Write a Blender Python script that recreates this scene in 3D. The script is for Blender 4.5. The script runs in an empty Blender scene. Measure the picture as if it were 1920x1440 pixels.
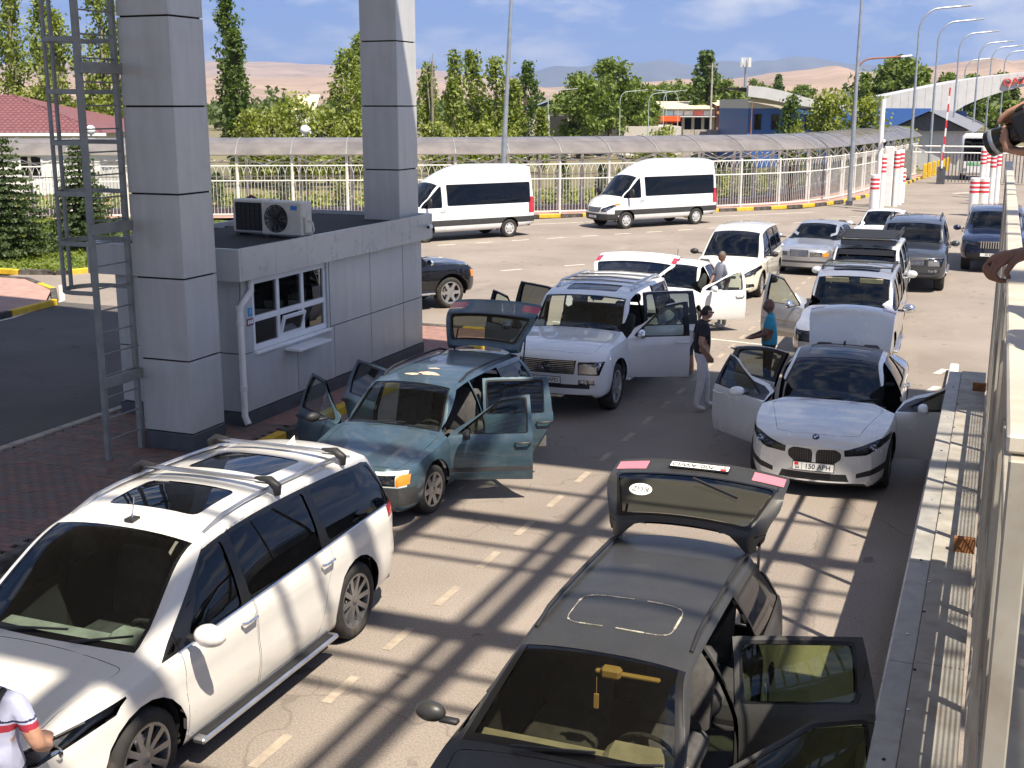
import bpy, bmesh, math, random
from mathutils import Vector, Matrix
import numpy as np
random.seed(7); np.random.seed(7)
scene = bpy.context.scene
R = math.radians
# ------------------------------------------------------------------ camera
CAM_H = 4.9; CAM_YAW = R(21.6); CAM_PITCH = math.atan(522/2280)
cam = bpy.data.cameras.new('camera'); cam_o = bpy.data.objects.new('camera', cam)
scene.collection.objects.link(cam_o); scene.camera = cam_o
cam.sensor_width = 36; cam.lens = 2280/1920*36; cam.clip_start = 0.05; cam.clip_end = 60000
cam_o.location = (0, 0, CAM_H); cam_o.rotation_euler = (R(90)-CAM_PITCH, 0, CAM_YAW)
# ------------------------------------------------------------------ light
SUN_T = Vector((0.50, -0.36, 1.0))               # direction towards the sun
SUN_EL = math.atan2(1.0, math.hypot(SUN_T.x, SUN_T.y))
sun = bpy.data.lights.new('sun', 'SUN'); sun_o = bpy.data.objects.new('sun', sun)
scene.collection.objects.link(sun_o)
sun.energy = 3.7; sun.angle = R(0.53); sun.color = (1.0, 0.895, 0.75)
sun_o.rotation_euler = SUN_T.to_track_quat('Z', 'Y').to_euler(); sun_o.location = (20, -15, 60)
world = bpy.data.worlds.new('World'); scene.world = world; world.use_nodes = True
wn, wl = world.node_tree.nodes, world.node_tree.links
wn.clear()
w_out = wn.new('ShaderNodeOutputWorld'); w_bg = wn.new('ShaderNodeBackground')
w_sky = wn.new('ShaderNodeTexSky'); w_sky.sky_type = 'NISHITA'; w_sky.sun_disc = False
w_sky.sun_elevation = SUN_EL; w_sky.sun_rotation = math.atan2(SUN_T.x, SUN_T.y)
w_sky.air_density = 1.0; w_sky.dust_density = 0.0; w_sky.ozone_density = 5.0; w_sky.altitude = 600
w_tc = wn.new('ShaderNodeTexCoord'); w_map = wn.new('ShaderNodeMapping')
w_map.inputs['Scale'].default_value = (6.0, 6.0, 17.0); w_map.inputs['Location'].default_value = (3.1, 1.7, 0.4)
w_ns = wn.new('ShaderNodeTexNoise'); w_ns.inputs['Scale'].default_value = 1.5
w_ns.inputs['Detail'].default_value = 9; w_ns.inputs['Roughness'].default_value = 0.58
w_rp = wn.new('ShaderNodeValToRGB')
w_rp.color_ramp.elements[0].position = 0.45; w_rp.color_ramp.elements[0].color = (0, 0, 0, 1)
w_rp.color_ramp.elements[1].position = 0.63; w_rp.color_ramp.elements[1].color = (0.85, 0.85, 0.85, 1)
w_mix = wn.new('ShaderNodeMixRGB'); w_mix.inputs['Color2'].default_value = (2.35, 2.35, 2.5, 1)
w_tint = wn.new('ShaderNodeMixRGB'); w_tint.blend_type = 'MULTIPLY'; w_tint.inputs['Fac'].default_value = 1.0
w_tint.inputs['Color2'].default_value = (1, 1, 1, 1)
wl.new(w_tc.outputs['Generated'], w_map.inputs['Vector']); wl.new(w_map.outputs[0], w_ns.inputs['Vector'])
wl.new(w_ns.outputs['Fac'], w_rp.inputs['Fac']); wl.new(w_sky.outputs[0], w_tint.inputs['Color1'])
w_m = wn.new('ShaderNodeVectorMath'); w_m.operation = 'MULTIPLY_ADD'; w_m.inputs[1].default_value = (1.45, .84, .37); w_m.inputs[2].default_value = (1, 1, 1)
w_d = wn.new('ShaderNodeVectorMath'); w_d.operation = 'DIVIDE'      # soft shoulder, as a camera exposes a bright horizon
wl.new(w_tint.outputs[0], w_m.inputs[0]); wl.new(w_tint.outputs[0], w_d.inputs[0]); wl.new(w_m.outputs[0], w_d.inputs[1]); wl.new(w_d.outputs[0], w_mix.inputs['Color1']); wl.new(w_rp.outputs[0], w_mix.inputs['Fac'])
wl.new(w_mix.outputs[0], w_bg.inputs['Color']); w_bg.inputs['Strength'].default_value = 0.15
wl.new(w_bg.outputs[0], w_out.inputs['Surface'])
vs = scene.view_settings
vs.view_transform = 'Standard'; vs.look = 'None'; vs.gamma = 1.0; vs.use_curve_mapping = False
vs.exposure = 1.4
scene.cycles.max_bounces = 6; scene.cycles.diffuse_bounces = 3; scene.cycles.glossy_bounces = 4; scene.cycles.transparent_max_bounces = 12
scene.cycles.caustics_reflective = False; scene.cycles.caustics_refractive = False
scene.cycles.volume_bounces = 0
# ------------------------------------------------------------------ helpers
COL = scene.collection
MATS = {}
def _nodes(name):
    m = bpy.data.materials.new(name); m.use_nodes = True
    nt = m.node_tree; return m, nt, nt.nodes['Principled BSDF']
def noise_mix(nt, c1, c2, scale, lo=0.35, hi=0.65, detail=6, coord='Object', stretch=None, rough=0.6):
    tc = nt.nodes.new('ShaderNodeTexCoord'); ns = nt.nodes.new('ShaderNodeTexNoise')
    ns.inputs['Scale'].default_value = scale; ns.inputs['Detail'].default_value = detail; ns.inputs['Roughness'].default_value = rough
    src = tc.outputs[coord]
    if stretch:
        mp = nt.nodes.new('ShaderNodeMapping'); mp.inputs['Scale'].default_value = stretch
        nt.links.new(src, mp.inputs['Vector']); src = mp.outputs[0]
    nt.links.new(src, ns.inputs['Vector'])
    rp = nt.nodes.new('ShaderNodeValToRGB')
    rp.color_ramp.elements[0].position = lo; rp.color_ramp.elements[0].color = (*c1, 1)
    rp.color_ramp.elements[1].position = hi; rp.color_ramp.elements[1].color = (*c2, 1)
    nt.links.new(ns.outputs['Fac'], rp.inputs['Fac']); return rp, ns, src
def blend(nt, a, b, fac, mode='MIX'):
    mx = nt.nodes.new('ShaderNodeMixRGB'); mx.blend_type = mode
    for s, v in ((mx.inputs['Color1'], a), (mx.inputs['Color2'], b), (mx.inputs['Fac'], fac)):
        if hasattr(v, 'is_linked') or hasattr(v, 'links'): nt.links.new(v, s)
        elif isinstance(v, tuple): s.default_value = (*v, 1)
        else: s.default_value = v
    return mx.outputs[0]
def mat(name, col, rough=0.5, metal=0.0, coat=0.0, var=0.0, scale=4.0, bump=0.0, bscale=40.0, spec=0.5, dirt=None, coord='Object', stretch=None, rv=0.12):
    if name in MATS: return MATS[name]
    m, nt, b = _nodes(name)
    b.inputs['Base Color'].default_value = (*col, 1); b.inputs['Roughness'].default_value = rough
    b.inputs['Metallic'].default_value = metal; b.inputs['Coat Weight'].default_value = coat
    b.inputs['Coat Roughness'].default_value = 0.03; b.inputs['Specular IOR Level'].default_value = spec
    if var > 0:
        c1 = tuple(c*(1-var) for c in col); c2 = tuple(min(1, c*(1+var)) for c in col)
        rp, ns, src = noise_mix(nt, c1, c2, scale, coord=coord, stretch=stretch)
        out = rp.outputs[0]
        if dirt:
            r2, n2, _ = noise_mix(nt, (0, 0, 0), (1, 1, 1), dirt[2], 0.5, 0.72, 8, coord=coord)
            ml = nt.nodes.new('ShaderNodeMath'); ml.operation = 'MULTIPLY'; ml.inputs[1].default_value = dirt[1]
            nt.links.new(r2.outputs[0], ml.inputs[0]); out = blend(nt, out, dirt[0], ml.outputs[0])
        nt.links.new(out, b.inputs['Base Color'])
        mr = nt.nodes.new('ShaderNodeMapRange'); mr.inputs['To Min'].default_value = max(0, rough-rv); mr.inputs['To Max'].default_value = min(1, rough+rv)
        nt.links.new(ns.outputs['Fac'], mr.inputs['Value']); nt.links.new(mr.outputs[0], b.inputs['Roughness'])
    if bump > 0:
        tc = nt.nodes.new('ShaderNodeTexCoord'); ns = nt.nodes.new('ShaderNodeTexNoise'); ns.inputs['Scale'].default_value = bscale; ns.inputs['Detail'].default_value = 5
        nt.links.new(tc.outputs[coord], ns.inputs['Vector'])
        bp = nt.nodes.new('ShaderNodeBump'); bp.inputs['Strength'].default_value = bump; bp.inputs['Distance'].default_value = 0.02
        nt.links.new(ns.outputs['Fac'], bp.inputs['Height']); nt.links.new(bp.outputs[0], b.inputs['Normal'])
    MATS[name] = m; return m
def glass(name, tint, rough=0.0, ior=1.5):
    if name in MATS: return MATS[name]
    m = bpy.data.materials.new(name); m.use_nodes = True; nt = m.node_tree; nt.nodes.clear()
    o = nt.nodes.new('ShaderNodeOutputMaterial'); mx = nt.nodes.new('ShaderNodeMixShader'); fr = nt.nodes.new('ShaderNodeFresnel')
    t = nt.nodes.new('ShaderNodeBsdfTransparent'); g = nt.nodes.new('ShaderNodeBsdfGlossy')
    t.inputs['Color'].default_value = (*tint, 1); g.inputs['Roughness'].default_value = rough; g.inputs['Color'].default_value = (0.95, 0.97, 1, 1)
    fr.inputs['IOR'].default_value = ior
    nt.links.new(fr.outputs[0], mx.inputs['Fac']); nt.links.new(t.outputs[0], mx.inputs[1]); nt.links.new(g.outputs[0], mx.inputs[2])
    nt.links.new(mx.outputs[0], o.inputs['Surface']); MATS[name] = m; return m
def leafmat(name, c1, c2, scale=0.9):
    if name in MATS: return MATS[name]
    m = bpy.data.materials.new(name); m.use_nodes = True; nt = m.node_tree; nt.nodes.clear()
    o = nt.nodes.new('ShaderNodeOutputMaterial'); mx = nt.nodes.new('ShaderNodeMixShader'); mx.inputs[0].default_value = 0.40
    d = nt.nodes.new('ShaderNodeBsdfPrincipled'); d.inputs['Roughness'].default_value = 0.55; t = nt.nodes.new('ShaderNodeBsdfTranslucent')
    rp, ns, src = noise_mix(nt, c1, c2, scale, 0.34, 0.66, 8, rough=0.75)
    nt.links.new(rp.outputs[0], d.inputs['Base Color'])
    tcol = blend(nt, rp.outputs[0], (0.9, 1.0, 0.25), 1.0, 'MULTIPLY'); nt.links.new(tcol, t.inputs['Color'])
    nt.links.new(d.outputs[0], mx.inputs[1]); nt.links.new(t.outputs[0], mx.inputs[2]); nt.links.new(mx.outputs[0], o.inputs['Surface'])
    MATS[name] = m; return m
def tag(o, label=None, cat=None, group=None, kind=None):
    if label: o['label'] = label
    if cat: o['category'] = cat
    if group: o['group'] = group
    if kind: o['kind'] = kind
    return o
def empty(name, loc=(0, 0, 0), rz=0.0, parent=None):
    o = bpy.data.objects.new(name, None); COL.objects.link(o); o.location = loc; o.rotation_euler = (0, 0, rz)
    o.empty_display_size = 0.2
    if parent: o.parent = parent
    return o
def link(name, me, parent=None, loc=None, rot=None):
    o = bpy.data.objects.new(name, me); COL.objects.link(o)
    if parent: o.parent = parent
    if loc is not None: o.location = loc
    if rot is not None: o.rotation_euler = rot
    return o
class MB:
    """collects polygons, then becomes one mesh object"""
    def __init__(s): s.v = []; s.f = []; s.m = []; s.mi = 0
    def poly(s, pts):
        n = len(s.v); s.v += [tuple(p) for p in pts]; s.f.append(tuple(range(n, n+len(pts)))); s.m.append(s.mi); return s
    def add(s, vs, fs):
        n = len(s.v); s.v += [tuple(p) for p in vs]
        for f in fs: s.f.append(tuple(i+n for i in f)); s.m.append(s.mi)
        return s
    def box(s, lo, hi, mtx=None, bev=0.0):
        x0, y0, z0 = lo; x1, y1, z1 = hi
        if bev > 0:
            b = min(bev, (x1-x0)*.45, (y1-y0)*.45, (z1-z0)*.45)
            vs = []
            for sx in (0, 1):
                for sy in (0, 1):
                    for sz in (0, 1):
                        X, Y, Z = (x0, x1)[sx], (y0, y1)[sy], (z0, z1)[sz]
                        ix, iy, iz = (b, -b)[sx], (b, -b)[sy], (b, -b)[sz]
                        vs += [(X, Y+iy, Z+iz), (X+ix, Y, Z+iz), (X+ix, Y+iy, Z)]
            I = lambda sx, sy, sz, a: ((sx*2+sy)*2+sz)*3+a
            fs = [(I(0,0,0,0), I(0,0,1,0), I(0,1,1,0), I(0,1,0,0)), (I(1,0,0,0), I(1,1,0,0), I(1,1,1,0), I(1,0,1,0)),
                  (I(0,0,0,1), I(1,0,0,1), I(1,0,1,1), I(0,0,1,1)), (I(0,1,0,1), I(0,1,1,1), I(1,1,1,1), I(1,1,0,1)),
                  (I(0,0,0,2), I(0,1,0,2), I(1,1,0,2), I(1,0,0,2)), (I(0,0,1,2), I(1,0,1,2), I(1,1,1,2), I(0,1,1,2))]
            for sy in (0, 1):
                for sz in (0, 1): fs.append((I(0,sy,sz,1), I(1,sy,sz,1), I(1,sy,sz,2), I(0,sy,sz,2)))
            for sx in (0, 1):
                for sz in (0, 1): fs.append((I(sx,0,sz,0), I(sx,1,sz,0), I(sx,1,sz,2), I(sx,0,sz,2)))
                for sy in (0, 1): fs.append((I(sx,sy,0,0), I(sx,sy,1,0), I(sx,sy,1,1), I(sx,sy,0,1)))
            for sx in (0, 1):
                for sy in (0, 1):
                    for sz in (0, 1): fs.append((I(sx,sy,sz,0), I(sx,sy,sz,1), I(sx,sy,sz,2)))
        else:
            vs = [(x0,y0,z0),(x1,y0,z0),(x1,y1,z0),(x0,y1,z0),(x0,y0,z1),(x1,y0,z1),(x1,y1,z1),(x0,y1,z1)]
            fs = [(0,3,2,1),(4,5,6,7),(0,1,5,4),(1,2,6,5),(2,3,7,6),(3,0,4,7)]
        if mtx is not None: vs = [mtx @ Vector(p) for p in vs]
        return s.add(vs, fs)
    def bar(s, a, b, w, h=None, up=(0, 0, 1)):
        """rectangular bar from a to b"""
        a, b = Vector(a), Vector(b); h = w if h is None else h; d = (b-a)
        if d.length < 1e-6: return s
        d.normalize(); up = Vector(up)
        if abs(d.dot(up)) > 0.95: up = Vector((1, 0, 0)) if abs(d.x) < 0.9 else Vector((0, 1, 0))
        sx = d.cross(up).normalized(); sz = sx.cross(d).normalized()
        vs = []
        for p in (a, b):
            for i, j in ((-1, -1), (1, -1), (1, 1), (-1, 1)): vs.append(p+sx*(w/2*i)+sz*(h/2*j))
        return s.add(vs, [(0,1,2,3),(7,6,5,4),(0,4,5,1),(1,5,6,2),(2,6,7,3),(3,7,4,0)])
    def tube(s, pts, r, n=8, cap=True):
        pts = [Vector(p) for p in pts]; rs = r if isinstance(r, (list, tuple)) else [r]*len(pts)
        base = len(s.v); ref = None
        for i, p in enumerate(pts):
            d = (pts[min(i+1, len(pts)-1)]-pts[max(i-1, 0)]).normalized()
            if ref is None: ref = Vector((0, 0, 1)) if abs(d.z) < 0.9 else Vector((1, 0, 0))
            sx = d.cross(ref)
            if sx.length < 1e-4: sx = d.cross(Vector((0, 1, 0)))
            sx.normalize(); sy = sx.cross(d).normalized(); ref = sy
            for k in range(n):
                a = 2*math.pi*k/n; s.v.append(tuple(p+sx*(rs[i]*math.cos(a))+sy*(rs[i]*math.sin(a))))
        for i in range(len(pts)-1):
            for k in range(n):
                s.f.append((base+i*n+k, base+i*n+(k+1) % n, base+(i+1)*n+(k+1) % n, base+(i+1)*n+k)); s.m.append(s.mi)
        if cap:
            s.f.append(tuple(base+k for k in range(n))[::-1]); s.m.append(s.mi)
            s.f.append(tuple(base+(len(pts)-1)*n+k for k in range(n))); s.m.append(s.mi)
        return s
    def lathe(s, prof, n=24, axis='z', c=(0, 0, 0), closed=False):
        """prof: (radius, along)"""
        base = len(s.v); c = Vector(c)
        for r, h in prof:
            for k in range(n):
                a = 2*math.pi*k/n; x, y = r*math.cos(a), r*math.sin(a)
                p = (x, y, h) if axis == 'z' else ((x, h, y) if axis == 'y' else (h, x, y))
                s.v.append(tuple(c+Vector(p)))
        m = len(prof); rng = range(m) if closed else range(m-1)
        for i in rng:
            j = (i+1) % m
            for k in range(n):
                s.f.append((base+i*n+k, base+i*n+(k+1) % n, base+j*n+(k+1) % n, base+j*n+k)); s.m.append(s.mi)
        return s
    def sphere(s, c, rad, n=12, m=8):
        base = len(s.v); c = Vector(c)
        rad = rad if isinstance(rad, (tuple, list)) else (rad,)*3
        for i in range(m+1):
            t = math.pi*i/m
            for k in range(n):
                a = 2*math.pi*k/n
                s.v.append((c.x+rad[0]*math.sin(t)*math.cos(a), c.y+rad[1]*math.sin(t)*math.sin(a), c.z+rad[2]*math.cos(t)))
        for i in range(m):
            for k in range(n):
                s.f.append((base+i*n+k, base+(i+1)*n+k, base+(i+1)*n+(k+1) % n, base+i*n+(k+1) % n)); s.m.append(s.mi)
        return s
    def mesh(s, name, mats, smooth=None):
        me = bpy.data.meshes.new(name); me.from_pydata(s.v, [], s.f)
        for mm in (mats if isinstance(mats, (list, tuple)) else [mats]): me.materials.append(mm)
        if any(s.m): me.polygons.foreach_set('material_index', s.m)
        bm = bmesh.new(); bm.from_mesh(me)
        if smooth: bmesh.ops.remove_doubles(bm, verts=bm.verts, dist=1e-5)
        bmesh.ops.recalc_face_normals(bm, faces=bm.faces); bm.to_mesh(me); bm.free()
        if smooth:
            me.polygons.foreach_set('use_smooth', [True]*len(me.polygons)); me.set_sharp_from_angle(angle=R(smooth))
        me.update(); return me
    def build(s, name, mats, parent=None, loc=None, rot=None, smooth=None):
        return link(name, s.mesh(name, mats, smooth), parent, loc, rot)
def sheet(name, pts, z, material, parent=None):
    mb = MB(); mb.poly([(p[0], p[1], z) for p in pts]); return mb.build(name, material, parent)
def evaluated(o):
    """the mesh of an object with its modifiers applied, worked out in a small scratch scene"""
    t = bpy.data.scenes.new('scratch'); t.collection.objects.link(o); t.view_layers[0].update(); dg = t.view_layers[0].depsgraph
    me = bpy.data.meshes.new_from_object(o.evaluated_get(dg)); t.collection.objects.unlink(o); bpy.data.scenes.remove(t); return me
def text_mesh(txt, size, material, depth=0.004, align='CENTER'):
    cu = bpy.data.curves.new('lettering', 'FONT'); cu.body = txt; cu.size = size; cu.extrude = depth; cu.align_x = align; cu.align_y = 'CENTER'
    o = bpy.data.objects.new('lettering', cu); me = evaluated(o); bpy.data.objects.remove(o); bpy.data.curves.remove(cu); me.materials.clear(); me.materials.append(material); return me
def copy_tree(o, parent=None):
    c = o.copy(); COL.objects.link(c); c.parent = parent
    for ch in list(o.children): copy_tree(ch, c)
    return c
def hull2(pts):
    pts = sorted(set((round(a, 5), round(b, 5)) for a, b in pts))
    def half(ps):
        h = []
        for p in ps:
            while len(h) >= 2 and (h[-1][0]-h[-2][0])*(p[1]-h[-2][1])-(h[-1][1]-h[-2][1])*(p[0]-h[-2][0]) <= 1e-9: h.pop()
            h.append(p)
        return h
    a, b = half(pts), half(pts[::-1]); return a[:-1]+b[:-1]
def pchip(pts):
    xs = [p[0] for p in pts]; ys = [p[1] for p in pts]; n = len(xs)
    h = [xs[i+1]-xs[i] for i in range(n-1)]; dl = [(ys[i+1]-ys[i])/h[i] for i in range(n-1)]; d = [0.0]*n
    for i in range(1, n-1):
        if dl[i-1]*dl[i] > 0:
            w1, w2 = 2*h[i]+h[i-1], h[i]+2*h[i-1]; d[i] = (w1+w2)/(w1/dl[i-1]+w2/dl[i])
    if n > 1: d[0], d[-1] = dl[0], dl[-1]
    def f(x):
        if x <= xs[0]: return ys[0]
        if x >= xs[-1]: return ys[-1]
        i = 0
        while x > xs[i+1]: i += 1
        t = (x-xs[i])/h[i]; t2, t3 = t*t, t*t*t
        return (2*t3-3*t2+1)*ys[i]+(t3-2*t2+t)*h[i]*d[i]+(-2*t3+3*t2)*ys[i+1]+(t3-t2)*h[i]*d[i+1]
    return f
# ------------------------------------------------------------------ vehicles
def paint(name, col, metal=0.0, rough=0.32, coat=1.0, dirt=None, var=0.03):
    return mat(name, col, rough, metal, coat, var=var, scale=3.0, dirt=dirt, rv=0.02)
M_BLACK = mat('black_plastic', (0.018, 0.018, 0.02), 0.55, var=0.15, scale=9)
M_TRIM = mat('gloss_black_trim', (0.008, 0.008, 0.009), 0.25, spec=0.5)
M_LINING = mat('interior_lining', (0.035, 0.034, 0.036), 0.85, var=0.2)
M_SEATG = mat('grey_seat_fabric', (0.06, 0.058, 0.058), 0.9, var=0.25, scale=14)
M_SEATB = mat('beige_leather', (0.36, 0.28, 0.19), 0.6, var=0.15, scale=9)
M_TYRE = mat('tyre_rubber', (0.022, 0.021, 0.02), 0.85, var=0.3, scale=12, dirt=((0.16, 0.13, 0.10), 0.35, 5.0))
M_CHROME = mat('chrome', (0.75, 0.76, 0.78), 0.12, metal=1.0)
M_ALLOY = mat('silver_alloy', (0.55, 0.56, 0.58), 0.3, metal=0.9, var=0.1)
M_DALLOY = mat('dark_machined_alloy', (0.30, 0.30, 0.31), 0.25, metal=0.8, var=0.2, scale=6)
M_STEELW = mat('painted_wheel_trim', (0.52, 0.53, 0.54), 0.4, metal=0.3, var=0.1)
M_BRAKE = mat('brake_dark', (0.02, 0.02, 0.02), 0.7)
M_GREYP = mat('grey_bumper_plastic', (0.035, 0.037, 0.04), 0.6, var=0.2, scale=8, dirt=((0.16, 0.13, 0.11), 0.15, 6))
M_WS = glass('windscreen_glass', (0.62, 0.70, 0.64))
M_SIDE = glass('side_glass', (0.55, 0.63, 0.58))
M_TINT = glass('privacy_glass', (0.035, 0.038, 0.045))
M_DARKT = glass('dark_tinted_glass', (0.16, 0.18, 0.17))
M_GREEN = glass('green_tinted_glass', (0.34, 0.42, 0.20))
M_LENS = glass('lamp_lens', (0.86, 0.88, 0.9))
M_LAMPI = mat('lamp_reflector', (0.62, 0.63, 0.65), 0.22, metal=0.9)
M_LAMPD = mat('dark_lamp_housing', (0.035, 0.035, 0.04), 0.3, metal=0.4)
M_AMBER = mat('amber_lens', (0.75, 0.25, 0.02), 0.2, coat=1)
M_RED = mat('red_lens', (0.42, 0.012, 0.02), 0.18, coat=1)
M_PLATE = mat('plate_white', (0.78, 0.78, 0.76), 0.45, var=0.05)
M_INK = mat('plate_ink', (0.01, 0.01, 0.012), 0.5)
M_FLAGR = mat('flag_red', (0.65, 0.03, 0.02), 0.5)
M_MIRR = mat('mirror_glass', (0.8, 0.82, 0.85), 0.03, metal=1.0)

def make_spec(**k):
    d = dict(W=1.8, fo=.9, ro=1.0, R=.32, tw=.21, sill=.24, roofw=.68, cf=.16, cr=.10, kind='wagon', crown=.055, noseb=None, low=None, hoodw=.80, tailz=None, endw=.78)
    d.update(k); wb = d['wb']; xf = wb/2+d['fo']; xr = -wb/2-d['ro']; d['xf'], d['xr'] = xf, xr; hw = d['W']/2; d['hw'] = hw
    cw, wt, pk, rt, rb = d['cowl'], d['wst'], d['peak'], d['rst'], d['rsb']; hf = d['hood']; nz = d['nose']
    if d['kind'] == 'sedan':
        tz = d['tailz']; top = [(xr, tz-.30), (xr+.02, tz-.16), (xr+.06, tz-.04), (xr+.14, tz), (rb[0]-.02, rb[1]), (rt[0], rt[1]), (pk[0], pk[1]), (wt[0], wt[1]), (cw[0], cw[1]), (hf[0], hf[1]), (xf-.10, nz+.10), (xf-.03, nz+.045), (xf, nz)]
    else:
        bz = d.get('bz', .62); top = [(xr, bz), (xr+.015, bz+.06), (rb[0]-.03, rb[1]-.12 if rb[1]-.12 > bz+.1 else bz+.12), (rb[0], rb[1]), (rt[0], rt[1]), (rt[0]+.15, rt[1]+.025), (pk[0], pk[1]), (wt[0], wt[1]), (cw[0], cw[1]), (hf[0], hf[1]), (xf-.10, nz+.10), (xf-.03, nz+.045), (xf, nz)]
    d['top'] = pchip(top); b = d['belt']
    d['beltf'] = pchip([(xr, b[1]-.02), (xr+.3, b[1]), (0, (b[0]+b[1])/2), (cw[0], b[0]), (hf[0], min(b[0]-.03, hf[1]-.06)), (xf, nz-.05)])
    s = d['sill']; d['sillf'] = pchip([(xr, s+.13), (xr+.5, s+.06), (-wb/2+.45, s), (wb/2-.45, s), (xf-.4, s+.01), (xf-.08, s+.0), (xf, s+.06)])
    e = d['endw']
    d['wf'] = pchip([(xr, e+.08), (xr+.06, e+.14), (xr+.35, .975), (-wb/2+.2, .995), (0, 1.0), (wb/2-.1, .99), (xf-.55, .965), (xf-.25, (e+.16)), (xf-.08, e+.07), (xf, e)])
    rw = d['roofw']; h = d['hoodw']
    if d['kind'] == 'sedan': w4 = [(xr, .60), (xr+.15, .70), (rb[0], .74), (rt[0], rw-.03), (pk[0], rw), (wt[0], rw-.01), (cw[0], h-.02), (hf[0], h-.08), (xf-.08, h-.18), (xf, h-.24)]
    else: w4 = [(xr, .62), (rb[0], rw+.06), (rt[0], rw-.04), (rt[0]+.35, rw), (pk[0], rw), (wt[0], rw-.02), (cw[0], h), (hf[0], h-.08), (xf-.08, h-.16), (xf, h-.22)]
    d['w4f'] = pchip(w4); c = d['crown']
    d['crf'] = pchip([(xr, .02), (rb[0], .03), (rt[0], c*.9), (pk[0], c), (wt[0], c*.9), (cw[0], .045), (hf[0], .05), (xf, .02)])
    d['lowf'] = pchip(d['low'] or [(0, .895), (.05, .94), (.15, .972), (.42, 1.0), (.75, .992), (.93, .972), (1, .95)])
    return d
V_ROOF = [.05, .085, .16, .28, .45, .65, .83, 1.0]; U_SIDE = [.06, .2, .4, .6, .8, .93, 1.0]; T_LOW = [0, .05, .12, .22, .34, .46, .58, .7, .82, .91, 1.0]
class Face:
    __slots__ = ('v', 'pan', 'typ', 'n', 'c', 'dead')
class Shell:
    """a car's outer skin as polygons that can be cut along outlines"""
    def __init__(s): s.V = []; s.N = []; s.F = []; s.cut = {}; s.arch = []
    def face(s, v, like=None):
        f = Face(); f.v = tuple(v); f.pan, f.typ, f.dead = (like.pan, like.typ, False) if like else (0, 0, False); s.upd(f); s.F.append(f); return f
    def upd(s, f):
        p = [s.V[i] for i in f.v]; n = Vector((0, 0, 0)); c = Vector((0, 0, 0))
        for a in range(len(p)): n += p[a-1].cross(p[a]); c += p[a]
        f.c = c/len(p); f.n = n.normalized() if n.length > 1e-12 else Vector((0, 0, 1))
    def mid(s, a, b, t):
        k = (a, b) if a < b else (b, a)
        if a > b: t = 1-t
        for m, tt in s.cut.get(k, ()):
            if abs(tt-t) < 1e-5: return m
        i, j = k; m = len(s.V); s.V.append(s.V[i].lerp(s.V[j], t)); s.N.append(s.N[i].lerp(s.N[j], t).normalized()); s.cut.setdefault(k, []).append((m, t)); return m
    def weld(s):
        """give every neighbour the points that were cut into shared edges"""
        def ex(a, b):
            k = (a, b) if a < b else (b, a); L = s.cut.get(k)
            if not L: return []
            ms = [m for m, t in sorted(L, key=lambda q: q[1])]
            if a > b: ms = ms[::-1]
            out = []; p = a
            for m in ms: out += ex(p, m)+[m]; p = m
            return out+ex(p, b)
        for f in s.F:
            nv = []
            for q in range(len(f.v)):
                a, b = f.v[q], f.v[(q+1) % len(f.v)]; nv.append(a)
                for m in ex(a, b):
                    if m not in f.v: nv.append(m)
            f.v = tuple(nv)
def cookie(sh, faces, poly, ax):
    poly = hull2(poly); i, j = ax; V = sh.V; n = len(poly)
    x0, x1 = min(p[0] for p in poly), max(p[0] for p in poly); y0, y1 = min(p[1] for p in poly), max(p[1] for p in poly); res = []
    ed = []
    for k in range(n):
        a, b = poly[k], poly[(k+1) % n]; nx, ny = b[1]-a[1], -(b[0]-a[0]); l = math.hypot(nx, ny)
        if l > 1e-7: ed.append((a[0], a[1], nx/l, ny/l))
    for f in faces:
        if f.dead: continue
        A = [V[q][i] for q in f.v]; B = [V[q][j] for q in f.v]
        if max(A) <= x0 or min(A) >= x1 or max(B) <= y0 or min(B) >= y1: continue
        cur = list(f.v); outs = []
        for (ax_, ay_, nx, ny) in ed:
            d = [(V[q][i]-ax_)*nx+(V[q][j]-ay_)*ny for q in cur]
            if max(d) <= 1e-6: continue
            if min(d) >= -1e-6: outs = None; break
            ins, out = [], []; m = len(cur)
            for q in range(m):
                a, b, da, db = cur[q], cur[(q+1) % m], d[q], d[(q+1) % m]
                if da <= 1e-6: ins.append(a)
                if da >= -1e-6: out.append(a)
                if (da < -1e-6 and db > 1e-6) or (da > 1e-6 and db < -1e-6): w = sh.mid(a, b, da/(da-db)); ins.append(w); out.append(w)
            if len(out) >= 3: outs.append(out)
            cur = ins
            if len(cur) < 3: outs = None; break
        if outs is None: continue
        f.v = tuple(cur); c0 = f.c; n0 = f.n; sh.upd(f)
        for o in outs: g = sh.face(o, f)
        res.append(f)
    return res
def round_poly(pts, r=.05, n=3):
    out = []; m = len(pts)
    for k in range(m):
        p, a, b = Vector(pts[k]), Vector(pts[k-1]), Vector(pts[(k+1) % m]); da, db = (a-p), (b-p)
        ra, rb = min(r, da.length*.45), min(r, db.length*.45); pa, pb = p+da.normalized()*ra, p+db.normalized()*rb
        for t in range(n+1):
            u = t/n; q = pa*(1-u)**2+p*(2*u*(1-u))+pb*u*u; out.append((q.x, q.y))
    return out
def shift(S, x, y):
    hw = S['hw']; q = min(1.2, (y/hw)**2); xf, xr = S['xf'], S['xr']; a = S['wst'][0]-.4; g = max(0, (x-a)/(xf-a)); b = S['rst'][0]+.6
    h = max(0, (b-x)/(b-xr)); return x-S['cf']*g*q+S['cr']*h*q
def unshift(S, xs):
    x = xs
    for _ in range(4): x += xs-shift(S, x, S['hw']*.9)
    return x
def z4(S, xs): x = unshift(S, xs); return S['top'](x)-S['crf'](x)
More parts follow.
